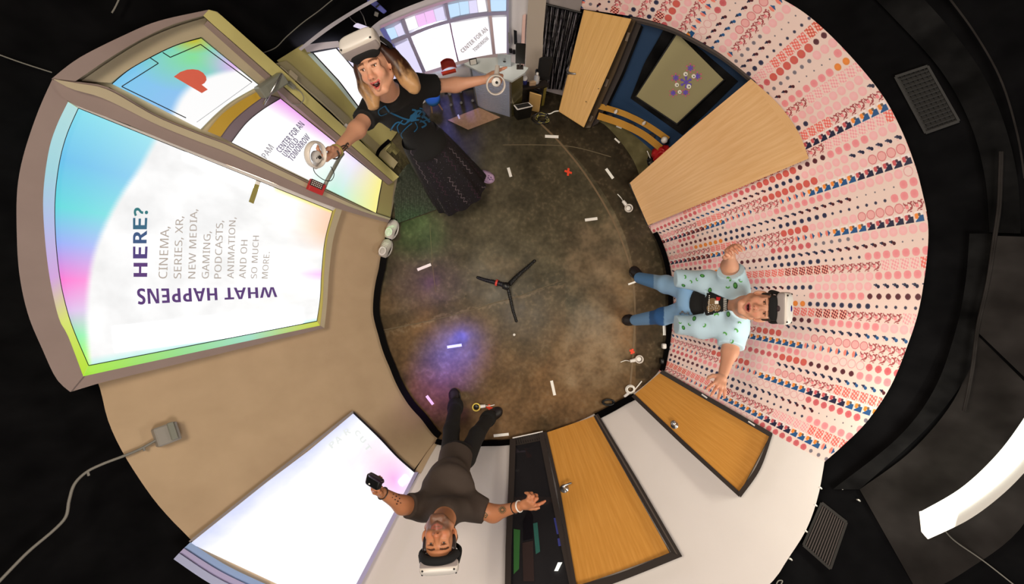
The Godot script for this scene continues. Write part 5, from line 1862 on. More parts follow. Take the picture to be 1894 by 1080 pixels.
func head_into(out: Dictionary, c: Vector3, b: Basis, s: float, open: float, smile: float, nose: float, skin: Color, lips: Color, brow: Color, beard: Color, beard_amount: float, neck_to: Vector3) -> void:
	var B := Blob.new(0.0042, 150.0)
	var P := func(x: float, y: float, z: float) -> Vector3: return c + b * (Vector3(x, y, z) * s)
	B.ell(P.call(0, .035, -.015), b, Vector3(.074, .088, .092) * s)
	B.ell(P.call(0, -.03, .022), b, Vector3(.060, .075, .066) * s)
	B.cap(P.call(-.018, -.098, .055), P.call(.018, -.098, .055), .019 * s)
	for q in [-1.0, 1.0]:
		B.ell(P.call(q * .036, -.022, .058), b, Vector3(.027, .026, .024) * s)
		B.cap(P.call(q * .058, -.05, 0.0), P.call(q * .022, -.096, .052), .018 * s, .016 * s)
		B.cap(P.call(q * .012, .032, .083), P.call(q * .05, .030, .066), .0085 * s, .008 * s)
		B.ell(P.call(q * .078, -.002, -.012), b.rotated(b.y, q * 0.5), Vector3(.009, .031, .019) * s)
		B.cap(P.call(q * .009, -.031, .097), P.call(q * .012, -.031, .092), .0085 * s)
		# lower and upper lids
		B.cap(P.call(q * .018, .006, .079), P.call(q * .046, .007, .070), .0055 * s)
		B.cap(P.call(q * .017, .021, .081), P.call(q * .047, .021, .071), .0055 * s)
		B.cut(P.call(q * .032, .0135, .088), b, Vector3(.0145, .0062, .014) * s)
	B.cap(P.call(0, .018, .085), P.call(0, -.026, .104 + nose), .0095 * s, .0125 * s)
	# lips: corners rise with a smile
	var ly := -.058
	for q in [-1.0, 1.0]:
		B.cap(P.call(0, ly + open * .25, .088), P.call(q * .024, ly + smile * .010, .077), .0062 * s, .004 * s)
		B.cap(P.call(0, ly - .013 - open, .085), P.call(q * .022, ly - .004 + smile * .008, .076), .0075 * s, .004 * s)
	if open > 0.003:
		B.cut(P.call(0, ly - .006 - open * .4 + smile * 0.002, .092), b, Vector3(.019 + smile * .004, .003 + open * .55, .022) * s)
	B.cap(P.call(0, -.06, -.018), neck_to, .052 * s, .058 * s)
	var inv := b.transposed()
	var sl := skin.srgb_to_linear()
	var ll := lips.srgb_to_linear()
	var bl := brow.srgb_to_linear()
	var be := beard.srgb_to_linear()
	B.add_to(out, func(p: Vector3, _n: Vector3) -> Color:
		var q := inv * (p - c) / s
		var col_ := sl
		# warmth of cheeks, nose tip and ears
		var ch := clampf(1.0 - Vector2((absf(q.x) - .036) / .026, (q.y + .026) / .024).length(), 0, 1) if q.z > 0.02 else 0.0
		col_ = col_.lerp(Color(sl.r * 1.0, sl.g * 0.72, sl.b * 0.70), ch * 0.6)
		if absf(q.x) < .014 and q.y < -.012 and q.y > -.042 and q.z > .09:
			col_ = col_.lerp(Color(sl.r, sl.g * 0.74, sl.b * 0.7), 0.5)
		if beard_amount > 0 and q.z > -0.005:
			var bd := clampf((-.036 - q.y) / .014, 0, 1) * clampf(1.0 - maxf(0, absf(q.x) - .05) / .02, 0, 1)
			if absf(q.x) < .012 and q.y > -.05:
				bd *= 0.8
			col_ = col_.lerp(be, bd * beard_amount)
		var my := ly + smile * .010 * clampf(absf(q.x) / .024, 0, 1)
		var m0 := my + open * .25 + .007
		var m1 := my - .020 - open
		if q.z > .060 and absf(q.x) < .027 and q.y < m0 + .01 and q.y > m1 - .01:
			var f := clampf(absf(q.x) / .024, 0, 1)
			var yu := lerpf(ly + open * .25, ly + smile * .010, f * f)
			var yl := lerpf(ly - .013 - open, ly - .004 + smile * .008, f * f)
			if absf(q.y - yu) < .0050 - .002 * f or absf(q.y - yl) < .0060 - .0025 * f:
				col_ = ll
			elif open > 0.003 and q.y < yu and q.y > yl:
				col_ = Color(0.04, 0.01, 0.01)
		# eyebrows
		if q.z > .05 and absf(q.x) > .012 and absf(q.x) < .054:
			var by := .036 + .006 * (1.0 - pow((absf(q.x) - .034) / .022, 2))
			if absf(q.y - by) < .0055:
				col_ = col_.lerp(bl, 0.85)
		# lash line
		if q.z > .06 and absf(absf(q.x) - .032) < .016 and absf(q.y - .020) < .0026:
			col_ = col_.lerp(bl * 0.5, 0.7)
		# nostrils
		if Vector2((absf(q.x) - .008) / .0045, (q.y + .0375) / .003).length() < 1.0 and q.z > .085:
			col_ = col_ * 0.35
		return col_)

func eye_parts(root: Node3D, c: Vector3, b: Basis, s: float, look: Vector2, iris: Color) -> void:
	for q in [-1.0, 1.0]:
		var o := c + b * (Vector3(q * .032, .0135, .0655) * s)
		var e := part("eye", ball(o, b, Vector3.ONE * .0128 * s, 10), M.eye_white, root)
		var d := (b.z + b.x * look.x + b.y * look.y).normalized()
		var bb := Basis(b.y.cross(d).normalized(), d, b.y.cross(d).normalized().cross(d))
		part("iris", lathe(o + d * .0116 * s, bb, [V(0, .0017 * s), V(.004 * s, .0013 * s), V(.0058 * s, .0002 * s), V(.0058 * s, -.002 * s)], 14), mat("iris_%s" % iris.to_html(), iris, 0.15), e)
		part("pupil", lathe(o + d * .0130 * s, bb, [V(0, .0008 * s), V(.0028 * s, .0005 * s), V(.0028 * s, -.001 * s)], 12), M.plastic_black, e)

# one hand: fingers run along f, the back of the hand faces n, thumb on the side of s
func hand_into(out: Dictionary, w: Vector3, f: Vector3, n: Vector3, thumb_side: float, curls: Array, thumb: Vector3, size: float, skin: Color, spread := 0.18) -> void:
	f = f.normalized()
	n = (n - f * n.dot(f)).normalized()
	var s := f.cross(n).normalized() * thumb_side
	var B := Blob.new(0.0038, 230.0)
	B.ell(w + (f * .05 - n * .002) * size, Basis(s, f, n), Vector3(.037, .05, .0155) * size)
	B.cap(w - f * .03 * size, w + f * .03 * size, .025 * size, .027 * size)
	var offs := [.029, .0095, -.0105, -.029]
	var lens := [[.040, .025, .021], [.045, .029, .022], [.041, .027, .021], [.032, .020, .019]]
	for i in 4:
		var root: Vector3 = w + (f * (.088 - .006 * absf(i - 1.2)) + s * offs[i]) * size
		B.cap(w + (f * .03 + s * offs[i] * .7) * size, root, .012 * size, .0108 * size)
		var a := 0.0
		var p := root
		var side_dir := s * sin((1.3 - i) * spread)
		for j in 3:
			a += deg_to_rad(curls[i][j])
			var d := ((f * cos(a) - n * sin(a)) + side_dir * (1.0 if j == 0 else 0.7)).normalized()
			var q: Vector3 = p + d * lens[i][j] * size
			B.cap(p, q, (.0095 - .0009 * j) * size, (.0088 - .0010 * j) * size)
			p = q
	var tr := w + (f * .022 + s * .026 - n * .004) * size
	var td := (s * thumb.x + f * thumb.y - n * thumb.z).normalized()
	var t1 := tr + td * .038 * size
	var td2 := (td + f * .45 - s * .15).normalized()
	var t2 := t1 + td2 * .030 * size
	var td3 := (td2 + f * .3 - s * .2).normalized()
	B.cap(tr, t1, .0145 * size, .0115 * size)
	B.cap(t1, t2, .0110 * size, .0098 * size)
	B.cap(t2, t2 + td3 * .022 * size, .0096 * size, .0082 * size)
	var sl := skin.srgb_to_linear()
	var tip := Color(sl.r, sl.g * 0.85, sl.b * 0.82)
	B.add_to(out, func(p: Vector3, _n: Vector3) -> Color:
		return sl.lerp(tip, clampf(((p - w).dot(f) / size - .08) / .06, 0, 1)))

# a rounded box: e < 1 squares the ball off
func superball_into(st: SurfaceTool, c: Vector3, b: Basis, r: Vector3, e: float, n := 20) -> void:
	st.set_smooth_group(1)
	var f := func(i: int, j: int) -> Vector3:
		var a := -PI / 2 + PI * i / n
		var g := TAU * j / (n * 2)
		var ca := pow(absf(cos(a)), e) * signf(cos(a))
		var v := Vector3(ca * pow(absf(cos(g)), e) * signf(cos(g)), pow(absf(sin(a)), e) * signf(sin(a)), ca * pow(absf(sin(g)), e) * signf(sin(g)))
		return c + b.x * v.x * r.x + b.y * v.y * r.y + b.z * v.z * r.z
	for i in n:
		for j in n * 2:
			quad(st, f.call(i, j), f.call(i, j + 1), f.call(i + 1, j + 1), f.call(i + 1, j))

func superball(c: Vector3, b: Basis, r: Vector3, e: float, n := 20) -> ArrayMesh:
	var st := begin()
	superball_into(st, c, b, r, e, n)
	return done(st)

func torus_into(st: SurfaceTool, c: Vector3, b: Basis, R: float, rr: float, rz: float, n := 28) -> void:
	# ring round b.z; rr across the band, rz along the axis
	st.set_smooth_group(1)
	var f := func(i: int, j: int) -> Vector3:
		var a := TAU * i / n
		var g := TAU * j / 10
		return c + (b.x * cos(a) + b.y * sin(a)) * (R + cos(g) * rr) + b.z * sin(g) * rz
	for i in n:
		for j in 10:
			quad(st, f.call(i, j), f.call(i, j + 1), f.call(i + 1, j + 1), f.call(i + 1, j))

func headset(label: String, c: Vector3, b: Basis, r: Vector3, gasket: Vector3, strap: Array, logo := false) -> Node3D:
	# b.z looks out of its front
	var o := thing("vr_headset", label, "headset", c)
	part("shell", superball(c, b, r, 0.45), M.shell_white, o)
	part("front_plate", superball(c + b.z * r.z * 0.42, b, Vector3(r.x * 0.94, r.y * 0.93, r.z * 0.62), 0.5), M.plastic_white, o)
	var st := begin()
	superball_into(st, c + b * gasket, b, Vector3(r.x * 0.80, r.y * 0.82, r.z * 0.75), 0.6)
	part("face_pad", done(st), M.cloth_black, o)
	part("underside", superball(c - b.y * r.y * 0.42 - b.z * r.z * 0.1, b, Vector3(r.x * 0.97, r.y * 0.62, r.z * 0.86), 0.5), mat("shell_grey", col(150, 140, 138), 0.5), o)
	for q in [[-.8, -.72], [.8, -.72], [-.86, .55], [.86, .55]]:
		part("camera_eye", ball(c + b.x * r.x * q[0] + b.y * r.y * q[1] + b.z * r.z * 0.82, b, Vector3(.006, .006, .005), 6), M.plastic_black, o)
	if strap.size() > 0:
		part("strap", tube(Array(smooth3(strap)), 0.012, -1, 8), M.cloth_black, o)
	if logo:
		part("oval_badge", ball(c + b.z * r.z * 0.98 + b.y * r.y * 0.1, b, Vector3(.021, .010, .006), 8), mat("badge", col(36, 22, 120), 0.25), o)
	return o

func controller(label: String, c: Vector3, b: Basis, s: float, grip: Vector3, group := "") -> Node3D:
	var o := thing("game_controller", label, "controller", c, group)
	var st := begin()
	torus_into(st, c, b, .058 * s, .006 * s, .016 * s)
	part("ring", done(st), M.shell_white, o)
	var f := (b * grip).normalized()
	var root := c - f * .045 * s
	part("face", lathe(c + f * .02 * s - b.z * .004 * s, Basis(b.x, b.z, b.y), [V(0, .012 * s), V(.026 * s, .011 * s), V(.030 * s, .004 * s), V(.028 * s, -.008 * s), V(0, -.01 * s)], 18), M.plastic_white, o)
	part("stick", lathe(c + f * .02 * s + b.z * .008 * s, Basis(b.x, b.z, b.y), [V(0, .012 * s), V(.008 * s, .012 * s), V(.009 * s, .008 * s), V(.004 * s, .006 * s), V(.004 * s, 0)], 12), M.plastic_black, o)
	for q in [-1.0, 1.0]:
		part("button", ball(c + f * .02 * s + b.z * .009 * s + b.x * q * .015 * s + f * .008 * s, b, Vector3(.0045, .0045, .003) * s, 6), M.plastic_black, o)
	part("grip", tube(Array(smooth3([c + f * .03 * s - b.z * .004 * s, c + f * .07 * s - b.z * .02 * s, c + f * .12 * s - b.z * .04 * s])), .018 * s, .015 * s, 12), M.shell_white, o)
	return o

# ---------------------------------------------------------------- people
func people() -> void:
	woman()
	man_front()
	man_right()

func skin_flat(d: Dictionary, B: Blob, c: Color) -> void:
	var l := c.srgb_to_linear()
	B.add_to(d, func(_p: Vector3, _n: Vector3) -> Color: return l)

func shoe(root: Node3D, heel: Vector3, toe: Vector3, m: Material, w: float, up := 0.05) -> void:
	# upper and sole along the foot
	var d := (toe - heel)
	var f := Vector3(d.x, 0, d.z).normalized()
	var s := f.cross(Vector3.UP)
	var l := Vector3(d.x, 0, d.z).length()
	var st := begin()
	st.set_smooth_group(1)
	var secs := [[-0.06, 0.62, 0.55], [0.0, 0.86, 1.0], [0.2, 0.92, 1.15], [0.4, 0.92, 1.0], [0.62, 1.0, 0.72], [0.8, 0.98, 0.55], [0.94, 0.72, 0.42], [1.0, 0.3, 0.3]]
	var rings := []
	for q: Array in secs:
		var c: Vector3 = Vector3(heel.x, 0.0, heel.z) + f * l * q[0]
		var ring := []
		for k in 12:
			var a := TAU * k / 12
			var y: float = (0.5 + 0.5 * sin(a)) * q[2] * up * 1.7
			ring.append(c + s * cos(a) * w * q[1] * (1.0 if sin(a) < 0.3 else 0.85) + Vector3(0, 0.004 + y, 0))
		rings.append(ring)
	for i in rings.size() - 1:
		for k in 12:
			quad(st, rings[i][k], rings[i][(k + 1) % 12], rings[i + 1][(k + 1) % 12], rings[i + 1][k])
	for k in range(1, 11):
		for q in [rings[0][0], rings[0][k + 1], rings[0][k], rings[7][0], rings[7][k], rings[7][k + 1]]:
			st.add_vertex(q)
	var o := part("shoe", done(st), m, root)
	var st2 := begin()
	for i in 10:
		var u := i / 9.0
		pass
	var pts := []
	for k in 20:
		var a := TAU * k / 20
		pts.append(Vector3(heel.x, 0.006, heel.z) + f * (l * 0.47 + cos(a) * l * 0.53) + s * sin(a) * w * 1.02)
	pts.append(pts[0])
	tube_into(st2, PackedVector3Array(pts), 0.008, -1, 6)
	part("sole", done(st2), m, o)

func woman() -> void:
	var root := thing("person", "woman in black shirt with blue tentacle print and long sparkly skirt, holding two controllers", "person", fl(870, 350))
	var skin := col(214, 158, 128)
	var up := V(-0.30, -0.95)
	var pel := at(786, 262, 3.74)
	var wai := at(764, 230, 3.57)
	var che := at(738, 197, 3.28)
	var nek := at(719, 174, 3.00)
	var hd := at(695, 128, 2.72)
	var shr := at(692, 197, 3.24)
	var shl := at(768, 160, 3.26)
	var elr := at(660, 240, 3.06)
	var wrr := at(622, 279, 2.86)
	var ell_ := at(842, 157, 3.42)
	var wrl := at(898, 147, 3.42)
	var hb := body_axes(695, 128, 2.72, V(-0.42, -0.90), -20.0, -2.0)
	var tb := body_axes(745, 205, 3.42, up, -6.0, 0.0)
	# body: torso under the shirt, arms, neck, then finer grids for the head and the hands
	var d := fresh()
	var B := Blob.new(0.011, 55.0)
	B.ell(che, tb, Vector3(.135, .15, .085))
	B.ell(wai, tb, Vector3(.10, .12, .07))
	B.ell(pel, tb, Vector3(.09, .09, .06))
	B.cap(che, nek, .07, .055)
	B.cap(nek, hd + hb * Vector3(0, -.07, -.02), .054, .05)
	B.chain([shr, elr, wrr], [.055, .046, .031])
	B.chain([shl, ell_, wrl], [.055, .043, .029])
	B.cap(nek, shr, .05, .055)
	B.cap(nek, shl, .05, .055)
	# one leg down into the visible clog, the other under the skirt
	B.chain([pel, at(838, 310, 4.18), fl(890, 330, .1)], [.07, .05, .036])
	B.chain([pel, at(820, 318, 4.2), fl(846, 362, .1)], [.07, .05, .036])
	var sl := skin.srgb_to_linear()
	var ink := col(60, 62, 60).srgb_to_linear()
	B.add_to(d, func(_p: Vector3, _n: Vector3) -> Color: return sl)
	head_into(d, hd, hb, 1.12, .012, .9, 0.0, skin, col(200, 92, 88), col(96, 62, 42), skin, 0.0, nek)
	# her right hand grips the controller with the forefinger stretched out, her left points outward
	var fr := (at(590, 303, 2.74) - wrr).normalized()
	var camr := (Vector3(0, H, 0) - wrr).normalized()
	hand_into(d, wrr, fr, fr.cross(camr).normalized() * -1.0 + camr * 0.3, 1.0, [[10, 12, 8], [55, 60, 30], [60, 65, 35], [64, 65, 35]], Vector3(.5, .8, .3), 1.02, skin)
	var camd := (Vector3(0, H, 0) - wrl).normalized()
	var fl_ := (at(941, 132, 3.38) - wrl).normalized()
	hand_into(d, wrl, fl_, camd * 0.8 + Vector3(0, 0, -0.5), -1.0, [[4, 5, 4], [48, 60, 35], [55, 65, 35], [58, 65, 35]], Vector3(.4, .9, .2), 0.98, skin)
	part("body", mesh_of(d), M.skin, root)
	eye_parts(root, hd, hb, 1.12, V(-0.25, 0.1), col(70, 52, 38))
	part("teeth", superball(hd + hb * Vector3(0, -.0655, .079), hb, Vector3(.020, .0046, .013), 0.6, 10), M.eye_white, root)
	# hair: brown crown turning to honey ends, parted over the headset
	var hr := Blob.new(0.0085, 80.0)
	var HP := func(x: float, y: float, z: float) -> Vector3: return hd + hb * (Vector3(x, y, z) * 1.1)
	hr.ell(HP.call(0, .045, -.055), hb, Vector3(.096, .100, .088))
	hr.chain([HP.call(.075, .075, .0), HP.call(.094, .01, -.025), HP.call(.110, -.055, -.03), HP.call(.128, -.100, -.02), HP.call(.155, -.125, .0)], [.020, .024, .028, .028, .014])
	hr.chain([HP.call(.09, .02, -.06), HP.call(.112, -.05, -.06), HP.call(.14, -.105, -.03), HP.call(.145, -.16, -.01)], [.030, .032, .032, .016])
	hr.chain([HP.call(-.078, .06, .0), HP.call(-.086, -.01, -.02), HP.call(-.082, -.07, -.015), HP.call(-.074, -.115, .0), HP.call(-.084, -.145, .01)], [.016, .016, .019, .021, .011])
	hr.chain([HP.call(-.082, .0, -.05), HP.call(-.088, -.07, -.04), HP.call(-.095, -.13, -.01)], [.027, .028, .018])
	for i in 9:
		var w := -0.065 + i * 0.008
		hr.chain([HP.call(.088 + i * .002, .05 - i * .004, w - .03), HP.call(.112 + .004 * sin(i * 2.1), -.03, w - .02), HP.call(.126 + .010 * sin(i * 1.7), -.08 - .003 * i, w), HP.call(.145 + .020 * sin(i * 2.9), -.145 + .012 * sin(i * 1.3), w + .01)], [.007, .008, .008, .004])
	for i in 6:
		var w := -0.02 + i * 0.008
		hr.chain([HP.call(-.09, .03, w - .02), HP.call(-.100 - .004 * sin(i * 2.3), -.06, w), HP.call(-.088 + .012 * sin(i * 1.9), -.10, w), HP.call(-.095 + .018 * sin(i * 2.7), -.155, w + .01)], [.006, .007, .008, .004])
	var hi := hb.transposed()
	var dark := col(62, 38, 26).srgb_to_linear()
	var honey := col(196, 152, 104).srgb_to_linear()
	var hn := FastNoiseLite.new()
	hn.seed = 2
	hn.frequency = 22.0
	var hdct := fresh()
	hr.add_to(hdct, func(p: Vector3, _n: Vector3) -> Color:
		var q := hi * (p - hd)
		var streak := hn.get_noise_3d(q.x * 2.0, q.y * 0.25, q.z * 2.0)
		return dark.lerp(honey, clampf((-.02 - q.y) / .10 + streak * 0.9, 0, 1) * 0.85))
	part("hair", mesh_of(hdct), M.hair, root)
	# shirt
	var S := Blob.new(0.011, 50.0)
	S.ell(che, tb, Vector3(.152, .165, .105))
	S.cap(che, wai, .105, .112)
	S.ell(pel - tb.y * .01, tb, Vector3(.162, .15, .125))
	S.cap(wai, pel, .112, .13)
	S.cap(che + tb.y * .05, nek, .085, .066)
	S.chain([nek + tb.y * -.03, shr, shr.lerp(elr, 0.62)], [.06, .074, .075])
	S.chain([nek + tb.y * -.03, shl, shl.lerp(ell_, 0.52)], [.06, .074, .074])
	S.ends.append([shr.lerp(elr, 0.62), (elr - shr).normalized(), .12, .2])
	S.ends.append([shl.lerp(ell_, 0.52), (ell_ - shl).normalized(), .12, .2])
	S.ends.append([nek + (hd - nek) * 0.12, (hd - nek).normalized(), .09, .2])
	S.planes.append([at(792, 276, 3.78), (pel - wai).normalized()])
	var folds := FastNoiseLite.new()
	folds.seed = 8
	folds.frequency = 5.0
	var black := col(14, 14, 17).srgb_to_linear()
	var shirt := part("shirt", blob_mesh(S, col(16, 16, 19)), M.cloth_tint, root)
	on = S
	mode = "blob"
	var st := begin()
	var blue := mat("ink_blue", col(26, 98, 142), 0.7)
	for l: Array in [
		[[V(712, 196), V(720, 207), V(732, 213), V(746, 219), V(757, 222)], 1.5], [[V(757, 224), V(765, 212), V(775, 205), V(785, 210), V(780, 218)], 2.2], [[V(753, 226), V(768, 216), V(784, 216), V(795, 226)], 2.0], [[V(760, 224), V(775, 222), V(788, 230), V(780, 236)], 1.6],
		[[V(757, 222), V(748, 230), V(738, 226), V(730, 230), V(722, 242)], 1.3], [[V(745, 222), V(735, 234), V(738, 246)], 1.0], [[V(768, 222), V(770, 206), V(762, 203)], 1.8], [[V(772, 214), V(782, 203), V(776, 200)], 1.2], [[V(762, 228), V(752, 236), V(742, 248), V(745, 256)], 0.9], [[V(768, 226), V(772, 236), V(766, 244)], 1.0], [[V(712, 196), V(700, 205), V(704, 214), V(716, 210)], 0.8], [[V(776, 226), V(790, 222), V(799, 218)], 1.0]]:
		strip_into(st, cv(l[0], 16), -l[1], l[1], 0.004, 0.003)
	disc_into(st, V(764, 217), 6.0, 0.005)
	part("print", done(st), blue, shirt)
	mode = "wall"
	# tattoo, bracelets
	on = B
	mode = "blob"
	st = begin()
	for l: Array in [[[V(629, 273), V(637, 269), V(644, 272)], 1.2], [[V(632, 277), V(638, 272), V(641, 266)], 1.3], [[V(636, 280), V(641, 274), V(646, 275)], 0.9], [[V(640, 270), V(643, 264), V(645, 268)], 1.0]]:
		strip_into(st, cv(l[0], 8), -l[1], l[1], 0.002, 0.0015)
	part("tattoo", done(st), mat("ink", col(58, 52, 46), 0.6), root)
	mode = "wall"
	for q in [[wrr.lerp(elr, 0.02), elr, 0.034, "olive_gold"], [wrr.lerp(elr, -0.12), elr, 0.032, "dark_frame"]]:
		st = begin()
		var dd: Vector3 = (q[1] - q[0]).normalized()
		var sx := dd.cross(Vector3.UP).normalized()
		torus_into(st, q[0], Basis(sx, sx.cross(dd), dd), q[2] + .002, .004, .005, 20)
		part("bracelet", done(st), M[q[3]], root)
	# skirt: pleated, from the waist down to just over the floor
	var img := Image.create(512, 256, false, Image.FORMAT_RGB8)
	img.fill(col(17, 14, 22))
	for i in 2600:
		var x := rng.randi_range(0, 511)
		var y := rng.randi_range(0, 255)
		img.set_pixel(x, y, [col(200, 196, 210), col(90, 50, 96), col(80, 70, 120), col(60, 30, 50)][rng.randi_range(0, 3)])
	for s in 14:
		var x0 := 18 + s * 36
		for y in 256:
			var zz := absf(fposmod(y / 9.0, 2.0) - 1.0) * 8.0
			if (s * 5 + y / 60) % 3 != 0:
				for w in 2:
					img.set_pixel(clampi(int(x0 + zz) + w, 0, 511), y, col(140, 126, 134) if s % 2 == 0 else col(78, 44, 66))
	var sm := print_mat("skirt", img, 0.7)
	st = begin()
	st.set_smooth_group(1)
	var top_c := at(775, 250, 3.66)
	var bot_c := at(851, 356, 4.43)
	var ax := (bot_c - top_c).normalized()
	var rx := at(815, 237, 3.72) - at(745, 283, 3.72)
	rx = (rx - ax * rx.dot(ax)).normalized()
	var rz := rx.cross(ax).normalized()
	var n := 72
	var rings := []
	for i in 15:
		var u := i / 14.0
		var ring := []
		for k in n:
			var a := TAU * k / n
			var fold := 1.0 + 0.055 * u * sin(a * 11.0 + 2.0 * u) + 0.03 * u * sin(a * 5.0 + 1.0)
			var c := top_c.lerp(bot_c, u)
			ring.append(c + rx * cos(a) * lerpf(.150, .265, pow(u, 0.8)) * fold + rz * sin(a) * lerpf(.112, .19, u) * fold)
		rings.append(ring)
	for i in 14:
		for k in n:
			var k2 := (k + 1) % n
			quad(st, rings[i][k], rings[i + 1][k], rings[i + 1][k2], rings[i][k2], V(float(k) / n, i / 14.0), V(float(k) / n, (i + 1) / 14.0), V(float(k + 1) / n, (i + 1) / 14.0), V(float(k + 1) / n, i / 14.0))
	part("skirt", done(st), sm, root)
	# clog
	shoe(root, fl(891, 323), fl(913, 334), mat("clog", col(206, 176, 214), 0.5), 0.048, 0.045)
	st = begin()
	for q: Array in [[903, 329], [906, 332], [908, 328], [904, 325], [910, 332]]:
		ball_into(st, fl(q[0], q[1], .062), Basis.IDENTITY, Vector3.ONE * .006, 5)
	part("shoe_hole", done(st), mat("clog_hole", col(110, 70, 140), 0.6), root)
	# headset pushed up on her brow; the two controllers
	var hs := hb.rotated(hb.x.normalized(), deg_to_rad(-46))
	var hc: Vector3 = HP.call(.002, .124, .066)
	headset("white headset with black face pad pushed up on the woman's brow", hc, hs, Vector3(.110, .050, .050), Vector3(0, -.020, -.042), [HP.call(.10, .115, .03), HP.call(.112, .07, -.03), HP.call(.06, .06, -.12), HP.call(-.06, .06, -.12), HP.call(-.104, .08, -.02), HP.call(-.10, .115, .03)])
	var cr := at(584, 286, 2.66)
	var rb := body_axes(584, 286, 2.66, V(-0.2, -1.0), 48.0, 10.0)
	var c1 := controller("grey white ring controller in the woman's outstretched near hand, before the glass door", cr, rb, 1.15, Vector3(0.6, -0.5, -0.3))
	part("wrist_strap", tube(Array(smooth3([at(579, 308, 2.66), at(583, 320, 2.68), at(598, 332, 2.72), at(612, 334, 2.75), at(618, 322, 2.8), at(612, 308, 2.8)])), 0.0022, -1, 6), M.plastic_black, c1)
	var cl := at(917, 157, 3.28)
	var lb := body_axes(917, 157, 3.28, V(0.1, -1.0), 12.0, 10.0)
	controller("pale ring controller with dark buttons in the woman's far hand, before the silver desk", cl, lb, 1.05, Vector3(0.1, 0.5, -0.4))

func leg_blob(hip: Vector3, knee: Vector3, ankle: Vector3, r: Array) -> void:
	on.chain([hip, knee, ankle], r)

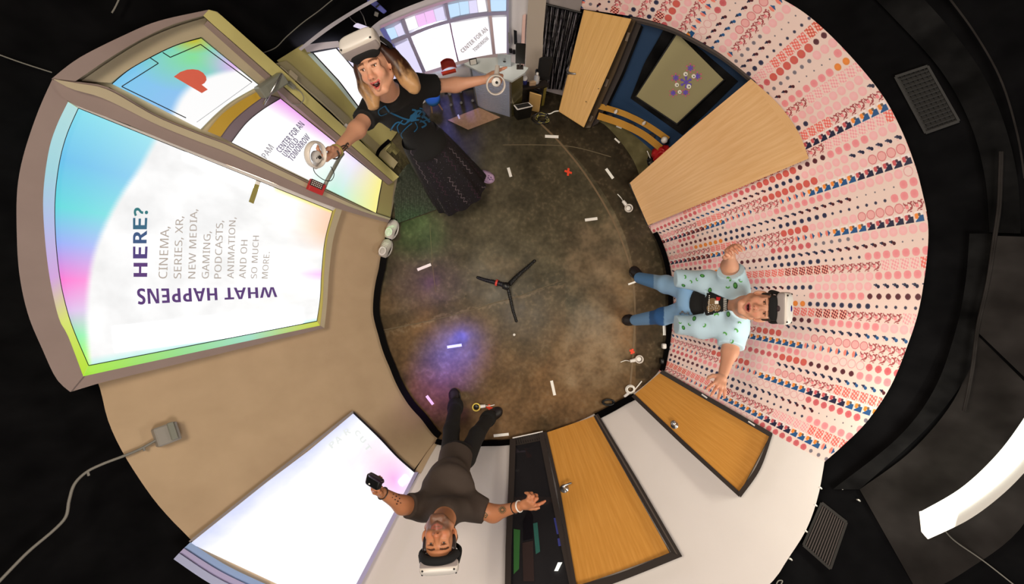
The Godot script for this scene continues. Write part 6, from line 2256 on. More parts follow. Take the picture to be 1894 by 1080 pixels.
func man_front() -> void:
	var root := thing("person", "man in dark grey T-shirt and black trousers with tattooed forearms, raising a phone", "person", fl(875, 745))
	var skin := col(186, 124, 88)
	var up := V(-0.06, 1.0)
	var pel := at(845, 842, 3.74)
	var wai := at(838, 876, 3.58)
	var che := at(829, 914, 3.34)
	var nek := at(823, 956, 3.02)
	var hd := at(813, 993, 2.72)
	var sa := at(783, 938, 3.24)   # shoulder of the phone arm
	var sb := at(876, 938, 3.26)
	var ea := at(745, 934, 3.12)
	var wa := at(706, 911, 2.98)
	var eb := at(912, 950, 3.24)
	var wb := at(962, 936, 3.12)
	var hb := body_axes(813, 993, 2.72, V(0.0, 1.0), 8.0, -10.0)
	var tb := body_axes(832, 905, 3.45, up, 4.0, 0.0)
	var d := fresh()
	var B := Blob.new(0.011, 55.0)
	B.ell(che, tb, Vector3(.15, .15, .09))
	B.ell(wai, tb, Vector3(.105, .13, .075))
	B.ell(pel + tb.y * .03, tb, Vector3(.10, .08, .06))
	B.cap(nek, hd + hb * Vector3(0, -.07, -.02), .058, .054)
	B.cap(che, nek, .08, .06)
	B.cap(nek, sa, .055, .06)
	B.cap(nek, sb, .055, .06)
	B.chain([sa, ea, wa], [.058, .050, .032])
	B.chain([sb, eb, wb], [.058, .048, .030])
	skin_flat(d, B, skin)
	head_into(d, hd, hb, 1.10, .002, .1, .004, skin, col(150, 84, 70), col(34, 24, 20), col(70, 54, 46), 0.75, nek)
	var cam_a := (Vector3(0, H, 0) - wa).normalized()
	var fa := (at(684, 899, 2.9) - wa).normalized()
	hand_into(d, wa, fa, cam_a * -0.35 + Vector3(-0.5, 0, 0.7), 1.0, [[38, 48, 30], [42, 50, 30], [46, 52, 30], [50, 54, 30]], Vector3(.5, .8, .5), 1.0, skin)
	var cam_b := (Vector3(0, H, 0) - wb).normalized()
	var fb := (at(1000, 925, 3.05) - wb).normalized()
	hand_into(d, wb, fb, cam_b * 0.75 + Vector3(0, 0, 0.6), 1.0, [[10, 12, 8], [46, 62, 34], [56, 64, 36], [60, 66, 36]], Vector3(.75, .6, .15), 1.0, skin)
	part("body", mesh_of(d), M.skin, root)
	eye_parts(root, hd, hb, 1.10, V(0.0, 0.1), col(48, 40, 30))
	# short dark hair at the sides and back
	var hr := Blob.new(0.007, 110.0)
	var HP := func(x: float, y: float, z: float) -> Vector3: return hd + hb * (Vector3(x, y, z) * 1.08)
	hr.ell(HP.call(0, .045, -.035), hb, Vector3(.087, .090, .092))
	for q in [-1.0, 1.0]:
		hr.cap(HP.call(q * .074, .05, .02), HP.call(q * .075, .0, .0), .014, .009)
		hr.cap(HP.call(q * .075, .01, -.03), HP.call(q * .06, -.04, -.05), .018, .014)
	part("hair", blob_mesh(hr, col(34, 26, 24)), M.hair, root)
	# shirt
	var S := Blob.new(0.011, 50.0)
	S.ell(che - tb.y * .03, tb, Vector3(.168, .215, .115))
	S.cap(che, pel - tb.y * .05, .120, .126)
	S.cap(che + tb.y * .05, nek, .10, .078)
	S.chain([nek - tb.y * .03, sa, sa.lerp(ea, 0.72)], [.065, .080, .078])
	S.chain([nek - tb.y * .03, sb, sb.lerp(eb, 0.62)], [.065, .080, .077])
	S.ends.append([sa.lerp(ea, 0.74), (ea - sa).normalized(), .12, .2])
	S.ends.append([sb.lerp(eb, 0.64), (eb - sb).normalized(), .12, .2])
	S.ends.append([nek + (hd - nek) * 0.16, (hd - nek).normalized(), .09, .2])
	S.planes.append([at(844, 846, 3.72), (pel - wai).normalized()])
	# soft drape folds hung between the shoulders
	for i in 4:
		var v := 0.02 + i * 0.05
		var pts := []
		for k in 7:
			var u := k / 6.0 * 2.0 - 1.0
			pts.append(che + tb * Vector3(u * (.12 + i * .008), .10 - v - (1.0 - u * u) * (.05 + i * .012), sqrt(maxf(0.0, 1.0 - u * u * 0.72)) * .098))
		for k in 6:
			S.cap(pts[k], pts[k + 1], .020)
	part("shirt", blob_mesh(S, col(62, 52, 46)), M.cloth_tint, root)
	# trousers: two legs joined at the seat
	var T := Blob.new(0.011, 90.0)
	var ka := at(835, 795, 4.12)
	var kb := at(882, 804, 4.12)
	var aa := fl(843, 748, .10)
	var ab := fl(905, 771, .10)
	T.ell(pel + tb.y * 0.03, tb, Vector3(.132, .10, .104))
	T.ell(pel - tb.y * 0.02, tb, Vector3(.115, .09, .095))
	T.chain([at(832, 846, 3.78), ka, aa], [.080, .066, .056])
	T.chain([at(862, 846, 3.78), kb, ab], [.080, .066, .056])
	for q: Array in [[aa, ka], [ab, kb]]:
		for i in 3:
			var c: Vector3 = q[0].lerp(q[1], 0.03 + i * .08)
			T.ell(c, Basis.IDENTITY, Vector3(.066, .014, .066))
	# pick whichever side each hip lies on
	part("trousers", blob_mesh(T, col(15, 14, 16)), M.cloth_tint, root)
	shoe(root, fl(843, 746), fl(839, 719), mat("shoe_dark", col(26, 20, 22), 0.5), 0.048, 0.05)
	shoe(root, fl(903, 774), fl(927, 756), M.shoe_dark, 0.048, 0.05)
	# tattoos
	on = B
	mode = "blob"
	var st := begin()
	for q: Array in [[728, 914, 1.1], [733, 918, 1.4], [738, 915, 1.2], [731, 924, 1.3], [736, 927, 1.6], [739, 922, 1.3], [734, 932, 1.5], [741, 930, 1.1], [726, 920, 1.0]]:
		disc_into(st, V(q[0], q[1]), q[2], 0.003)
	part("tattoo", done(st), mat("ink_brown", col(70, 42, 34), 0.6), root)
	st = begin()
	for k in 14:
		var a := TAU * k / 14
		var c := V(929, 943)
		strip_into(st, pl([c + V(cos(a), sin(a)) * 2.5, c + V(cos(a + .5), sin(a + .5)) * 7.5], 3), -0.5, 0.5, 0.003, 0.002)
	for l: Array in [[V(894, 953), V(898, 948)], [V(898, 948), V(902, 953)], [V(902, 953), V(898, 958)], [V(898, 958), V(894, 953)], [V(896, 953), V(900, 953)]]:
		strip_into(st, pl(l, 3), -0.6, 0.6, 0.003, 0.002)
	part("tattoo", done(st), mat("ink_green", col(78, 84, 58), 0.6), root)
	mode = "wall"
	for q in [[wb.lerp(eb, 0.03), eb, 0.034, "plastic_white"], [wb.lerp(eb, 0.2), eb, 0.036, "plastic_black"], [wa.lerp(ea, 0.05), ea, 0.036, "dark_frame"]]:
		st = begin()
		var dd: Vector3 = (q[1] - q[0]).normalized()
		var sx := dd.cross(Vector3.UP).normalized()
		torus_into(st, q[0], Basis(sx, sx.cross(dd), dd), q[2], .004, .006 if q[3] == "plastic_white" else .003, 20)
		part("bracelet", done(st), M[q[3]], root)
	var hs := hb.rotated(hb.x.normalized(), deg_to_rad(-52))
	headset("white headset with wide black band worn on top of the front man's head", HP.call(.0, .128, .040), hs, Vector3(.106, .032, .036), Vector3(0, -.02, -.04), [HP.call(.09, .12, .02), HP.call(.10, .07, -.03), HP.call(.05, .06, -.12), HP.call(-.05, .06, -.12), HP.call(-.10, .07, -.03), HP.call(-.09, .12, .02)])
	# black band across the brow under the shell
	part("headband", tube(Array(smooth3([HP.call(-.088, .076, .02), HP.call(-.06, .088, .075), HP.call(0, .092, .096), HP.call(.06, .088, .075), HP.call(.088, .076, .02)])), 0.022, -1, 10), M.cloth_black, root)
	var ph := thing("phone", "black phone in a thick case held up by the front man over the near window", "phone", at(690, 888, 2.84))
	var pb := body_axes(690, 888, 2.84, V(0.52, -0.85), -38.0, 30.0)
	part("case", superball(at(692, 890, 2.82), pb, Vector3(.054, .034, .020), 0.35, 14), M.plastic_black, ph)
	part("cover_flap", superball(at(696, 884, 2.78), pb.rotated(pb.x.normalized(), 0.35), Vector3(.058, .012, .012), 0.35, 12), mat("case_wine", col(34, 16, 26), 0.4), ph)
	part("lens", ball(at(683, 895, 2.79), pb, Vector3(.006, .004, .004), 6), M.tape_white, ph)

func man_right() -> void:
	var root := thing("person", "man in open pale blue lime print shirt, black T-shirt and patched light jeans", "person", fl(1168, 550))
	var skin := col(206, 150, 122)
	var up := V(1.0, 0.0)
	var pel := at(1282, 556, 3.72)
	var wai := at(1312, 561, 3.58)
	var che := at(1345, 566, 3.36)
	var nek := at(1374, 568, 3.14)
	var hd := at(1406, 567, 2.86)
	var sa := at(1358, 530, 3.36)
	var sb := at(1358, 608, 3.36)
	var ea := at(1349, 492, 3.26)
	var wa := at(1350, 472, 3.10)
	var eb := at(1350, 650, 3.30)
	var wb := at(1337, 694, 3.20)
	var hb := body_axes(1406, 567, 2.86, V(1.0, 0.03), 4.0, -4.0)
	var tb := body_axes(1335, 563, 3.45, up, 0.0, 0.0)
	var d := fresh()
	var B := Blob.new(0.011, 55.0)
	B.ell(che, tb, Vector3(.13, .15, .085))
	B.ell(wai, tb, Vector3(.115, .13, .085))
	B.ell(pel + tb.y * .03, tb, Vector3(.09, .07, .055))
	B.cap(nek, hd + hb * Vector3(0, -.07, -.02), .056, .052)
	B.cap(che, nek, .06, .05)
	B.cap(nek, sa, .05, .055)
	B.cap(nek, sb, .05, .055)
	B.chain([sa, ea, wa], [.055, .046, .033])
	B.chain([sb, eb, wb], [.055, .047, .031])
	skin_flat(d, B, skin)
	head_into(d, hd, hb, 1.04, .006, -.2, 0.0, skin, col(168, 86, 80), col(70, 46, 36), skin, 0.0, nek)
	var cam_a := (Vector3(0, H, 0) - wa).normalized()
	var fa := (at(1351, 452, 3.0) - wa).normalized()
	hand_into(d, wa, fa, cam_a * -0.7 + Vector3(-0.6, 0, -0.4), 1.0, [[30, 40, 26], [36, 44, 28], [40, 46, 30], [44, 48, 30]], Vector3(.7, .6, .3), 1.0, skin)
	var cam_b := (Vector3(0, H, 0) - wb).normalized()
	var fb := (at(1328, 722, 3.12) - wb).normalized()
	hand_into(d, wb, fb, cam_b * 0.9 + Vector3(0.3, 0, 0), 1.0, [[8, 10, 6], [10, 14, 8], [14, 18, 10], [16, 20, 12]], Vector3(.85, .55, .1), 1.0, skin, 0.42)
	part("body", mesh_of(d), M.skin, root)
	eye_parts(root, hd, hb, 1.04, V(0.0, 0.05), col(76, 52, 38))
	var hr := Blob.new(0.007, 110.0)
	var HP := func(x: float, y: float, z: float) -> Vector3: return hd + hb * (Vector3(x, y, z) * 1.03)
	hr.ell(HP.call(0, .042, -.035), hb, Vector3(.077, .080, .085))
	for q in [-1.0, 1.0]:
		hr.cap(HP.call(q * .070, .05, .02), HP.call(q * .071, .012, .004), .012, .008)
	part("hair", blob_mesh(hr, col(42, 30, 26)), M.hair, root)
	# black T-shirt
	var S := Blob.new(0.011, 55.0)
	S.ell(che, tb, Vector3(.142, .155, .100))
	S.ell(wai, tb, Vector3(.132, .14, .100))
	S.ell(pel + tb.y * .03, tb, Vector3(.135, .08, .105))
	S.cap(che + tb.y * .04, nek + tb.y * .01, .094, .074)
	S.ends.append([nek + (hd - nek) * 0.10, (hd - nek).normalized(), .09, .2])
	S.planes.append([at(1293, 557, 3.66), (pel - wai).normalized()])
	var tee := part("t_shirt", blob_mesh(S, col(15, 14, 16)), M.cloth_tint, root)
	on = S
	mode = "blob"
	var st := begin()
	for q: Array in [[1318, 560, 9.0], [1326, 569, 7.0], [1314, 570, 7.0]]:
		disc_into(st, V(q[0], q[1]), q[2], 0.004)
	part("print", done(st), mat("print_brown", col(122, 96, 62), 0.7), tee)
	st = begin()
	for i in 14:
		var a := i * 2.4
		var r := 2.0 + i * 0.5
		disc_into(st, V(1321 + cos(a) * r, 568 + sin(a) * r), 1.0, 0.006)
	part("print", done(st), mat("print_pale", col(176, 170, 160), 0.7), tee)
	part("print", plate([V(1322, 556), V(1329, 556), V(1329, 562), V(1322, 562)], 0.007, 0.003), M.tape_white, tee)
	part("print", plate([V(1325, 549), V(1333, 550), V(1331, 556), V(1325, 556)], 0.007, 0.003), M.red, tee)
	st = begin()
	for i in 9:
		strip_into(st, pl([V(1338, 553 + i * 3.6), V(1344, 553.6 + i * 3.6)], 2), -0.9, 0.9, 0.005, 0.002)
		strip_into(st, pl([V(1311 - i * 0.2, 547 + i * 3.8), V(1313 - i * 0.2, 547 + i * 3.8)], 2), -1.0, 1.0, 0.005, 0.002)
	part("print", done(st), M.tape_white, tee)
	mode = "wall"
	# open shirt with limes
	var O := Blob.new(0.010, 50.0)
	O.ell(che - tb.z * .01, tb, Vector3(.165, .150, .112))
	O.chain([nek - tb.y * .02, sa, sa.lerp(ea, 0.75)], [.070, .082, .088])
	O.chain([nek - tb.y * .02, sb, sb.lerp(eb, 0.75)], [.062, .082, .086])
	O.chain([at(1355, 532, 3.33), at(1310, 522, 3.5), at(1257, 515, 3.72)], [.07, .078, .07])
	O.chain([at(1355, 603, 3.33), at(1300, 604, 3.5), at(1249, 600, 3.72)], [.07, .078, .072])
	O.chain([at(1335, 562, 3.60), at(1290, 558, 3.80)], [.12, .12])
	O.ends.append([sa.lerp(ea, 0.80), (ea - sa).normalized(), .13, .2])
	O.ends.append([sb.lerp(eb, 0.80), (eb - sb).normalized(), .13, .2])
	O.ends.append([nek + (hd - nek) * 0.10, (hd - nek).normalized(), .09, .2])
	# front opening, wider towards the belt: everything over this outline on the chest side is left out
	var gap := PackedVector2Array([V(1228, 524), V(1249, 519), V(1264, 527), V(1283, 533), V(1304, 536), V(1317, 541), V(1335, 549), V(1350, 555), V(1370, 553), V(1392, 556), V(1392, 582), V(1369, 582), V(1350, 573), V(1329, 576), V(1311, 580), V(1292, 583), V(1270, 586), V(1252, 584), V(1228, 580)])
	O.extra = func(p: Vector3, dd: float) -> float:
		if (p - che).dot(tb.z) < -0.02:
			return dd
		var q := V(CX + p.x / (H - p.y) * F, CY + p.z / (H - p.y) * F)
		var e := 1e9
		for i in gap.size():
			e = minf(e, q.distance_to(Geometry2D.get_closest_point_to_segment(q, gap[i], gap[(i + 1) % gap.size()])))
		e *= (H - p.y) / F
		return maxf(dd, e if Geometry2D.is_point_in_polygon(q, gap) else -e)
	O.planes.append([at(1247, 556, 3.75), Vector3(-1, -0.1, 0).normalized()])
	var shirt := part("open_shirt", blob_mesh(O, col(196, 226, 242)), M.cloth_tint, root)
	on = O
	mode = "blob"
	var dk := mat("lime_dark", col(30, 104, 50), 0.7)
	var lt := mat("lime_light", col(90, 172, 84), 0.7)
	for q: Array in [[1299, 510, 3.6, 0], [1267, 512, 3.0, 1], [1264, 528, 3.0, 0], [1313, 537, 4.0, 0], [1360, 528, 4.8, 0], [1348, 516, 4.2, 1], [1352, 498, 4.2, 1], [1346, 531, 3.2, 1], [1370, 520, 2.6, 1], [1289, 517, 2.6, 1], [1278, 521, 2.6, 1], [1347, 581, 4.2, 0], [1325, 582, 3.8, 1], [1284, 589, 3.8, 0], [1303, 602, 3.2, 1], [1264, 606, 3.4, 0], [1362, 611, 3.6, 1], [1341, 617, 3.4, 1], [1354, 632, 3.2, 1], [1258, 597, 2.2, 1], [1275, 600, 2.6, 1], [1368, 597, 2.6, 1]]:
		var ca := begin()
		var cb := begin()
		var an: float = q[0] * 0.37 + q[1] * 0.21
		var e := PackedVector2Array()
		var f := PackedVector2Array()
		for k in 14:
			var a := TAU * k / 14
			var v := V(cos(a) * q[2] * 1.25, sin(a) * q[2] * 0.85)
			e.append(V(q[0], q[1]) + v.rotated(an))
			f.append(V(q[0], q[1]) + (v * 0.62 + V(0, -q[2] * (0.0 if q[3] == 0 else 0.55))).rotated(an))
		plate_into(ca, e, 0.004, 0.003)
		plate_into(cb, f, 0.0065, 0.003)
		var lime := part("lime_print", done(ca), dk if q[3] == 0 else lt, shirt)
		lime.mesh = ca.commit() if false else lime.mesh
		part("lime_print", done(cb), lt if q[3] == 0 else mat("shirt_blue", col(196, 226, 242), 0.85), shirt)
	mode = "wall"
	# jeans in three shades of patch
	var J := Blob.new(0.010, 55.0)
	var ha := pel + Vector3(0, 0, -.065)
	var hb2 := pel + Vector3(0, 0, .065)
	var ka := at(1232, 526, 4.06)
	var kb := at(1226, 585, 4.06)
	var aa := fl(1183, 514, .10)
	var ab := fl(1175, 592, .10)
	J.ell(pel + tb.y * .03, tb, Vector3(.125, .085, .10))
	J.ell(pel - tb.y * .03, tb, Vector3(.11, .085, .09))
	J.chain([ha, ka, aa], [.092, .068, .052])
	J.chain([hb2, kb, ab], [.092, .066, .050])
	var light := col(150, 190, 226).srgb_to_linear()
	var middle := col(88, 136, 186).srgb_to_linear()
	var deep := col(46, 92, 150).srgb_to_linear()
	var jd := fresh()
	J.add_to(jd, func(p: Vector3, _n: Vector3) -> Color:
		var x := CX + p.x / (H - p.y) * F
		if p.z < 0.11:
			return middle if x < 1209 else (light.lerp(middle, 0.1 + 0.4 * clampf((x - 1250) / 30.0, 0, 1)))
		if x < 1201:
			return middle.lerp(light, 0.25)
		return deep if x < 1228 else light.lerp(middle, 0.35))
	part("jeans", mesh_of(jd), M.cloth_tint, root)
	on = J
	mode = "blob"
	var belt := begin()
	strip_into(belt, pl([V(1287, 537), V(1285, 552), V(1285, 573), V(1287, 586)], 12), -3.6, 3.6, 0.03, 0.02)
	part("belt", done(belt), M.plastic_black, root)
	st = begin()
	for q: Array in [[V(1290, 552), V(1281, 552)], [V(1290, 574), V(1281, 574)]]:
		strip_into(st, pl(q, 3), -1.3, 1.3, 0.036, 0.01)
	part("belt_loop", done(st), mat("denim", col(110, 150, 194), 0.8), root)
	part("buckle", plate([V(1283, 560), V(1288, 560), V(1288, 566), V(1283, 566)], 0.04, 0.01), mat("buckle", col(60, 60, 64), 0.3, 0.8), root)
	st = begin()
	for q: Array in [[1262, 577, 2.4], [1267, 580, 2.0], [1272, 579, 2.2], [1258, 580, 1.6]]:
		disc_into(st, V(q[0], q[1]), q[2], 0.02)
	strip_into(st, cv([V(1283, 580), V(1278, 583), V(1270, 580), V(1258, 578)], 10), -0.6, 0.6, 0.02, 0.006)
	part("key_ring", done(st), M.steel, root)
	mode = "wall"
	shoe(root, fl(1181, 511), fl(1167, 496), M.shoe_dark, 0.046, 0.05)
	shoe(root, fl(1174, 592), fl(1151, 592), M.shoe_dark, 0.046, 0.05)
	var hs := hb.rotated(hb.x.normalized(), deg_to_rad(-62))
	var o := headset("boxy grey white headset with an oval badge worn on the right man's brow", HP.call(0, .112, .086), hs, Vector3(.092, .042, .034), Vector3(0, -.024, -.042), [HP.call(.078, .085, .05), HP.call(.084, .055, -.02), HP.call(.05, .055, -.11), HP.call(-.05, .055, -.11), HP.call(-.084, .055, -.02), HP.call(-.078, .085, .05)], true)
	part("nose_flap", superball(HP.call(0, .092, .112), hb, Vector3(.020, .024, .010), 0.8, 10), mat("flap", col(44, 20, 28), 0.7), o)

# ---------------------------------------------------------------- things on the concrete
func floor_things() -> void:
	mode = "floor"
	var tapes := [
		[V(772, 499), V(797, 489), "left of the small tripod below the rainbow glow"], [V(827, 642), V(854, 638), "in the blue glow on the floor"], [V(1082, 407), V(1105, 404), "above the pale worn patch"], [V(1020, 704), V(1026, 731), "upright right of the yellow and white controller"],
		[V(940, 310), V(945, 327), "beside the woman's purple clog"], [V(1008, 252), V(1033, 253), "near the crossing crack by the birch leaf"], [V(1121, 312), V(1134, 330), "on the dark slab under the doorway"], [V(847, 212), V(850, 220), "on the tan rug's left side"],
		[V(1162, 526), V(1176, 521), "at the right man's upper foot"], [V(789, 732), V(801, 748), "by the baseboard left of the front man"], [V(913, 806), V(941, 803), "at the foot of the glass sidelight"], [V(1228, 596), V(1229, 620), "along the right baseboard below the right man"],
		[V(1137, 256), V(1146, 264), "on the side room floor nearest the doorway"], [V(1140, 233), V(1150, 237), "on the side room floor under the bench"]]
	for q: Array in tapes:
		var o := thing("tape_strip", "white tape strip " + q[2], "tape", fl(q[0].x, q[0].y), "white tape strips on the floor")
		var w := 2.6 if q[0].distance_to(q[1]) > 15.0 else 1.6
		part("tape", strip(pl([q[0], q[1]], 3), -w, w, 0.012 if q[0].x > 1100 and q[0].y < 290 else (0.016 if q[0].y < 225 else 0.003), 0.002), M.tape_white, o)
	for q: Array in [[1051, 318, 7.0, "by the pale curved joint near the doorway", 0.3], [1169, 650, 5.0, "above the white controller near the right wall", 0.5], [905, 754, 6.0, "under the yellow and white controller by the front man", 0.2]]:
		var o := thing("tape_cross", "orange red tape cross " + q[3], "tape", fl(q[0], q[1]), "red tape crosses on the floor")
		for a in [0.0, 1.35]:
			var dir: Vector2 = V(cos(q[4] + a), sin(q[4] + a)) * q[2]
			part("strip", strip(pl([V(q[0], q[1]) - dir, V(q[0], q[1]) + dir], 3), -1.9, 1.9, 0.003 + a * 0.001, 0.002), M.tape_orange, o)
	# little tripod under the camera: three ribbed legs from one hub
	var t := thing("camera_tripod", "small black bendy tripod with three ribbed legs in the middle of the floor", "tripod", fl(937, 530))
	part("hub", lathe(fl(936, 529, 0.02), Basis.IDENTITY, [V(0, .07), V(.03, .07), V(.036, .06), V(.036, .02), V(.03, .0), V(0, 0)], 20), M.plastic_black, t)
	part("collar", lathe(fl(931, 528, 0.05), Basis(Vector3.UP, Vector3.RIGHT, Vector3.BACK), [V(0, .012), V(.03, .012), V(.03, -.012), V(0, -.012)], 16), M.dark_frame, t)
	var legs := [[V(936, 528), V(915, 522), V(898, 518), V(883, 513)], [V(942, 526), V(955, 512), V(972, 497), V(989, 482)], [V(940, 535), V(945, 557), V(949, 575), V(955, 594)]]
	for i in 3:
		var pts := []
		for p: Vector2 in legs[i]:
			pts.append(fl(p.x, p.y, 0.05))
		var path := smooth3(pts, 6)
		for k in path.size():
			path[k].y = lerpf(0.06, 0.016, float(k) / (path.size() - 1))
		var st := begin()
		tube_into(st, path, .024 if i < 2 else .014, .010, 10)
		for k in range(2, path.size() - 1):
			var f := (path[k + 1] - path[k - 1]).normalized()
			var s := f.cross(Vector3.UP).normalized()
			torus_into(st, path[k], Basis(s, s.cross(f), f), lerpf(.022 if i < 2 else .013, .010, float(k) / path.size()), .004, .005, 12)
		var l := part("leg", done(st), mat("rubber_blue", col(22, 22, 34), 0.5) if i == 0 else M.plastic_black, t)
		part("foot", ball(path[-1] + Vector3(0, -.002, 0), Basis.IDENTITY, Vector3(.014, .013, .014), 8), M.plastic_black, l)
		if i == 0:
			var f := (path[6] - path[4]).normalized()
			var s := f.cross(Vector3.UP).normalized()
			var r := begin()
			torus_into(r, path[5], Basis(s, s.cross(f), f), .026, .006, .011, 16)
			part("red_band", done(r), mat("band_red", col(214, 70, 60), 0.5), l)
	# trainers by the door
	trainer("white trainer with pale lining lying by the threshold of the glass door", V(722, 440), V(731, 407), false)
	trainer("white trainer with dark lining lying against the left black baseboard", V(710, 474), V(720, 443), true)
	# doormat and rug
	var mt := thing("door_mat", "dark green ribbed doormat inside the glass door, partly under the woman", "mat", fl(770, 370))
	part("pile", sheet(pl([V(732, 414), V(728, 366), V(736, 326), V(752, 305)], 20), pl([V(811, 386), V(822, 350), V(810, 320), V(790, 290)], 20), 10, 0.014, 0.014), mottled("mat_green", col(66, 74, 58), 0.25, 0.95, 41, 6.0), mt)
	var st := begin()
	for i in range(1, 26):
		var u := i / 26.0
		strip_into(st, pl([V(732, 414).lerp(V(811, 386), u), V(728, 366).lerp(V(822, 350), u), V(752, 305).lerp(V(790, 290), u)], 10), -0.5, 0.5, 0.018, 0.005)
	var ribs := part("rib", done(st), mat("mat_rib", col(54, 62, 50), 0.95), mt)
	ribs.set_meta("kind", "stuff")
	var rg := thing("rug", "small tan rug lying in front of the silver desk", "rug", fl(877, 219))
	part("cloth", sheet(pl([V(828, 222), V(866, 240)], 8), pl([V(886, 199), V(926, 217)], 8), 4, 0.012, 0.012), mottled("rug_tan", col(182, 142, 112), 0.08, 0.95, 42, 5.0), rg)
	# controllers and cables lying about
	controller_on_floor("white ring controller with a thin cord beside the broad birch leaf", V(1160, 382), V(-0.6, -0.8), M.shell_white)
	controller_on_floor("white twin ring controller below the red cross near the right wall", V(1178, 665), V(-0.9, 0.2), M.shell_white)
	controller_on_floor("yellow and white goggle toy lying between the front man's feet", V(885, 752), V(0.9, -0.1), mat("toy_yellow", col(232, 208, 96), 0.5))
	var coil := thing("coiled_cable", "white coiled charging cable beside the foot of the right oak door", "cable", fl(1166, 721))
	var pts := []
	for i in 40:
		var a := i * 0.62
		var r := 9.0 - i * 0.09
		pts.append(fl(1166 + cos(a) * r, 720 + sin(a) * r * 0.9, 0.008 + i * 0.0006))
	pts.push_front(fl(1187, 705, 0.008))
	part("cable", tube(Array(smooth3(pts, 3)), 0.006, -1, 6), M.tape_white, coil)
	part("plug", box(fl(1159, 730, 0.012), Basis.IDENTITY.rotated(Vector3.UP, 0.7), Vector3(.03, .01, .012), .003), M.plastic_white, coil)
	var dk := thing("dark_cable", "small heap of black cable against the baseboard of the white wall", "cable", fl(1126, 744))
	pts = []
	for i in 50:
		var a := i * 0.7
		pts.append(fl(1125 + cos(a) * (10 + 2 * sin(i * 1.7)), 744 + sin(a) * (5 + sin(i * 0.9)), 0.012 + 0.02 * (0.5 + 0.5 * sin(i * 1.3))))
	part("cable", tube(Array(smooth3(pts, 3)), 0.005, -1, 6), M.plastic_black, dk)
	var ws := thing("wall_plug", "small white plug on the right baseboard below the right man", "plug", fl(1227, 640))
	part("body", superball(fl(1228, 640, 0.03), Basis.IDENTITY, Vector3(.02, .03, .026), 0.5, 8), M.plastic_white, ws)
	var bp := thing("wall_plug", "small dark plug at the right baseboard next to the oak door", "plug", fl(1223, 668))
	part("body", superball(fl(1224, 668, 0.03), Basis.IDENTITY, Vector3(.02, .03, .03), 0.6, 8), M.plastic_black, bp)
	var sp := thing("floor_scrap", "pale scrap on the bare floor below the tripod", "scrap", fl(951, 619))
	part("scrap", lump(fl(951, 619, 0.008), Vector3(.012, .008, .012), 4), M.tape_white, sp)

func trainer(label: String, heel: Vector2, toe: Vector2, dark: bool) -> void:
	var o := thing("trainer", label, "shoe", fl((heel.x + toe.x) / 2, (heel.y + toe.y) / 2), "white trainers by the door")
	var h := fl(heel.x, heel.y)
	var t := fl(toe.x, toe.y)
	var f := (t - h).normalized()
	var s := f.cross(Vector3.UP)
	shoe(o, h, t, M.plastic_white if not dark else mat("trainer_grey", col(200, 196, 190), 0.6), 0.05, 0.06)
	var rim := begin()
	torus_into(rim, h + f * .045 + Vector3(0, .105, 0), Basis(s * 0.8, f, Vector3.UP), .036, .009, .009, 20)
	part("collar", done(rim), M.plastic_white, o)
	part("lining", ball(h + f * .045 + Vector3(0, .098, 0), Basis(s, Vector3.UP, f), Vector3(.028, .006, .034), 8), M.plastic_black if dark else mat("lining", col(150, 142, 124), 0.9), o)
	for i in 4:
		var c := h + f * (.085 + i * .013) + Vector3(0, .094 - i * .012, 0)
		part("lace", tube(Array(smooth3([c - s * .022, c + Vector3(0, .006, 0), c + s * .022])), .004, -1, 6), M.tape_white, o)

func controller_on_floor(label: String, p: Vector2, dir: Vector2, m: Material) -> void:
	var c := fl(p.x, p.y, 0.03)
	var o := thing("game_controller", label, "controller", fl(p.x, p.y))
	var f := Vector3(dir.x, 0, dir.y).normalized()
	var s := f.cross(Vector3.UP)
	var st := begin()
	torus_into(st, c + f * -.02 + Vector3(0, .01, 0), Basis(s, f, Vector3.UP), .034, .007, .014, 22)
	part("ring", done(st), m, o)
	part("grip", tube(Array(smooth3([c + f * .01, c + f * .035 + Vector3(0, .004, 0), c + f * .065])), .019, .015, 10), M.plastic_white, o)
	part("pad", ball(c - f * .02, Basis(s, Vector3.UP, f), Vector3(.024, .008, .024), 8), M.plastic_black if m != M.shell_white else M.plastic_white, o)
	part("cord", tube(Array(smooth3([c + f * .07, c + f * .10 + s * .01 + Vector3(0, -.024, 0), c + f * .15 + s * .005 + Vector3(0, -.025, 0)])), .004, -1, 6), M.tape_white, o)

